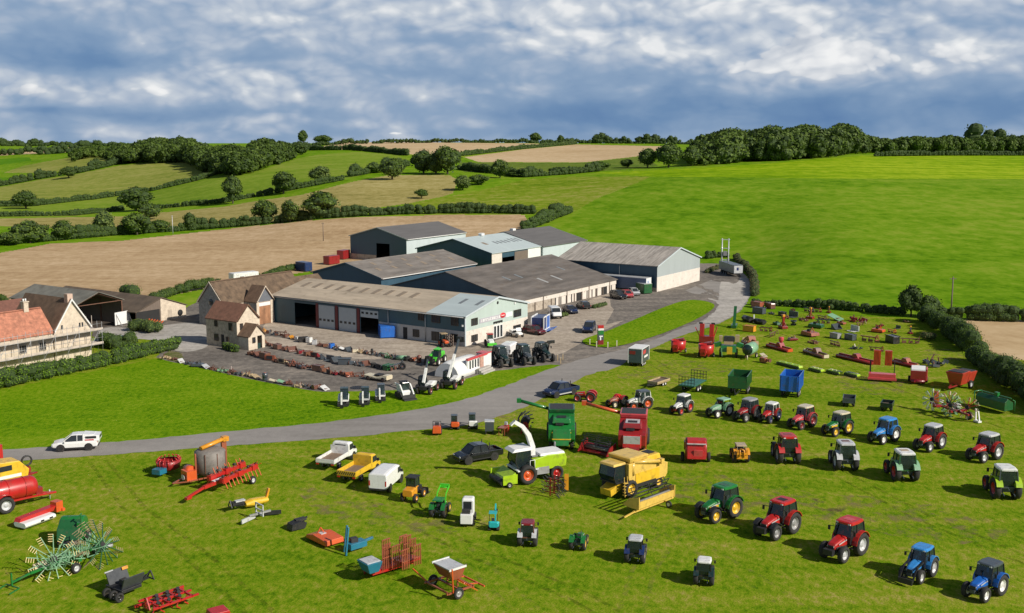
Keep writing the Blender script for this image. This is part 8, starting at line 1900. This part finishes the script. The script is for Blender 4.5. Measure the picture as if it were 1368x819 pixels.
hedge([(330, 302), (380, 297), (430, 292), (480, 289), (540, 286.5), (600, 285), (660, 285), (716, 286)], 3.6, 2.8, 'dark thick hedge along the top of the big stubble field, right half', 'dark')
hedge([(-60, 289.5), (0, 289.5), (100, 288), (165, 281)], 2.4, 2, 'low hedge below the green strip at the left', 'hedge'); hedge([(212, 279), (300, 271), (345, 262)], 2.4, 2, 'low hedge between the wide oak and the tall slim tree', 'hedge')
hedge([(-60, 277), (0, 276), (40, 276), (100, 269), (120, 267)], 3.2, 2.4, 'hedge below the hillside pasture, left part', 'hedge'); hedge([(122, 267), (205, 255), (265, 241), (290, 233)], 3., 2.4, 'hedge climbing to the left wood', 'hedge')
hedge([(345, 263), (390, 254), (440, 244.5), (458, 241)], 3.2, 2.6, 'hedge under the round oak on the ridge', 'hedge'); hedge([(470, 236), (510, 229), (545, 222)], 5, 4, 'overgrown hedge left of the crest tree', 'mid', rough=.6)
hedge([(-60, 250), (0, 249), (60, 238), (110, 230.5), (160, 219)], 5., 4, 'dark overgrown hedge in the valley below the left wood', 'dark', rough=.7)
hedge([(415, 201), (470, 200.5), (500, 203), (545, 208)], 4, 3, 'dark hedge under the far stubble field', 'dark'); hedge([(612, 209), (660, 203.5), (700, 199), (770, 192.6)], 3.2, 2.6, 'thin hedge dividing the two far stubble fields', 'hedge'); hedge([(612, 226), (650, 231), (700, 237), (760, 233), (800, 229)], 3.5, 3, 'scrubby hedge along the rough pasture', 'hedge', rough=.7)
hedge([(700, 309), (715, 303), (730, 297), (752, 288), (764, 284)], 4.2, 3.6, 'bushy hedge climbing behind the dark roofed barn', 'hedge', rough=.5)
hedge([(1168, 209), (1260, 208), (1380, 208), (1440, 208)], 3.2, 2.6, 'thin dark hedge on the far right ridge', 'dark'); hedge([(1004, 407), (1060, 410), (1120, 414), (1205, 421)], 1.6, 1.6, 'low hedge along the back of the sale field', 'hedge', rough=.5)
hedge([(1232, 424), (1262, 426), (1320, 428.5), (1385, 430.5), (1450, 433)], 2.5, 2.4, 'tall hedge behind the small stubble field', 'hedge', rough=.4)
hedge([(1234, 428), (1262, 444), (1296, 470)], 3.5, 3.6, 'thick clipped hedge between the sale field and small stubble field', 'hedge', dn=1.2, rough=.25); hedge([(1302, 482), (1335, 508), (1372, 532), (1420, 560)], 3.4, 3.8, 'thick dark hedge beside the green mower at the right edge', 'hedge', dn=1.2, rough=.3)
hedge([(-40, 526), (0, 519), (60, 505.5), (120, 493), (180, 479), (237, 466)], 2.3, 2.2, 'lush green hedge in front of the farmhouse', 'lush', dn=1.3, size=.18, rough=.22)
hedge([(983, 346), (992, 356), (1003, 368), (1008, 380), (1008, 396)], 1.7, 2.2, 'scrub and tall weeds around the outside of the bend', 'dry', rough=.5); hedge([(944, 366), (952, 362), (960, 360)], 1.4, 2., 'dry tall grass clump behind the grey gabled barn', 'dry'); hedge([(942, 346), (960, 344), (972, 344)], 2.2, 2, 'dark bushes behind the grey gabled barn', 'dark')
hedge([(172, 444), (186, 441), (200, 443), (207, 445)], 1.8, 3.4, 'weedy planted bank in the farm yard', 'pale', dn=1.3); hedge([(205, 402), (230, 394), (262, 388), (290, 383)], 2.4, 3.5, 'bushes behind the cart shed and stone barn', 'mid', rough=.6); hedge([(348, 374), (372, 366), (395, 360)], 1.6, 3, 'green weeds behind the white container', 'mid'); hedge([(142, 462), (150, 467), (172, 462), (180, 458)], 2.2, 2.4, 'rounded bush between the farm hedge and parked cars', 'mid')
hedge([(792, 412), (800, 410), (808, 408)], .6, 1.6, 'weed strip along the foot of the long barn wall', 'pale'); hedge([(748, 424), (756, 422)], .8, 1.4, 'small weed patch by the white van', 'pale'); hedge([(300, 466), (311, 470), (318, 471)], 1.0, 1.2, 'small shrub against the cottage wall', 'lush')
hedge([(1236, 454), (1250, 456)], 1.4, 2.2, 'pale flowering weeds in the shade of the clipped hedge', 'dry'); hedge([(172, 410), (176, 413)], 4.2, 2.4, 'green bush growing against the open hay barn', 'lush')
# skyline
for i, (a, b_, hh_, lb) in enumerate(((392, 500, 3.4, 'dark tree line on the skyline, left stretch'), (500, 640, 3.4, 'dark tree line on the skyline above the far stubble'), (640, 790, 3.2, 'dark tree line on the skyline, middle stretch'), (790, 935, 5, 'dark tree line on the skyline running into the right wood'))):
    P = []
    for u in np.arange(a, b_ + 1, 10):
        az, s_ = rd(u, 192); dd = 1000.; P.append((math.sin(az) * dd, math.cos(az) * dd, zt(math.sin(az) * dd, math.cos(az) * dd)))
    hedge(P, hh_, 6, lb, 'dark', size=1.0, rough=1.1, px=False, group='skyline hedges', dn=.8)
for i, (a, b_, dd, hh_, lb) in enumerate(((-40, 60, 1900., 9, 'far dark tree belt on the left skyline'), (55, 165, 1750., 8, 'far dark tree belt meeting the left wood'), (-30, 60, 1300., 8, 'dark hedge with trees below the far stubble strip'), (50, 120, 1270., 9, 'darker tree belt right of the far stubble strip'), (1288, 1352, 1150., 16, 'far dark tree belt on the right skyline'))):
    P = []
    for u in np.arange(a, b_ + 1, 8):
        az, s_ = rd(u, 192); P.append((math.sin(az) * dd, math.cos(az) * dd, zt(math.sin(az) * dd, math.cos(az) * dd)))
    hedge(P, hh_, 12, lb, 'dark', size=1.5, rough=.6, px=False, group='skyline hedges', dn=.6)

def wood(name, edge, depth, hm, nq, size, kinds, step=7.):
    """a far wood that reads as one mass: crowns packed behind its front edge"""
    rng = np.random.default_rng(len(edge)); CC = []; RR = []; MI = []
    pts = dens(edge, 6., False)
    for iu, (u, v) in enumerate(pts):
        lf = .94 + .08 * math.sin(u * .045 + 1) * math.sin(u * .017) + .09 * math.sin(u * .13); lf *= min(1, .6 + .09 * min(iu, len(pts) - 1 - iu))
        p = at(u, v); d0 = math.hypot(p.x, p.y); sx, sy = p.x / d0, p.y / d0
        dd = rng.uniform(-7, 7)
        while dd < depth:
            x = p.x + sx * dd + rng.uniform(-3, 3); y = p.y + sy * dd + rng.uniform(-3, 3); z = zt(x, y); h = hm * lf * rng.uniform(.62, 1.25); w = h * rng.uniform(.75, 1.1)
            k = 7 if dd < step * 4 else 4; mi = rng.integers(0, len(kinds))
            C, r = clumps(rng, w, h, .3 if dd < step * 2 else h * .4, k)
            CC.append(C + np.array([x, y, z])); RR.append(r * 1.25); MI.append(np.full(k, mi)); dd += step * rng.uniform(.8, 1.2)
    C = np.concatenate(CC); Rr = np.concatenate(RR); MI = np.concatenate(MI); Vs, Fs, Ms = [], [], []; o_ = 0
    for i in range(len(kinds)):
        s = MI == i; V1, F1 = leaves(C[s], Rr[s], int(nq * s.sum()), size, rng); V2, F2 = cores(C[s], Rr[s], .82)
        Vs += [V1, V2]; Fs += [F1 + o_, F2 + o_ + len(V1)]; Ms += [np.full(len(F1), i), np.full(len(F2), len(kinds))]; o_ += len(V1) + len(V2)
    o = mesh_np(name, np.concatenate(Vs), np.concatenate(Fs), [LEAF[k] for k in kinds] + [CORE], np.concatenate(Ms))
    return tag(o, kind='stuff')
wood('woodland', [(152, 219), (200, 218), (250, 217), (278, 229), (300, 234), (330, 233), (362, 222), (388, 214)], 120, 12.5, 60, 1.3, ['dark', 'mid', 'dark'])
wood('woodland', [(930, 221), (980, 217), (1040, 214.5), (1090, 211), (1150, 205), (1165, 204)], 150, 14.5, 60, 1.3, ['mid', 'dark', 'mid'])
wood('woodland', [(1160, 204.5), (1230, 203.5), (1300, 203), (1440, 203)], 110, 9., 50, 1.3, ['mid', 'dark', 'hedge'])
wood('woodland', [(100, 216), (125, 208), (150, 214)], 120, 9, 60, 1.3, ['mid', 'dark', 'hedge'])
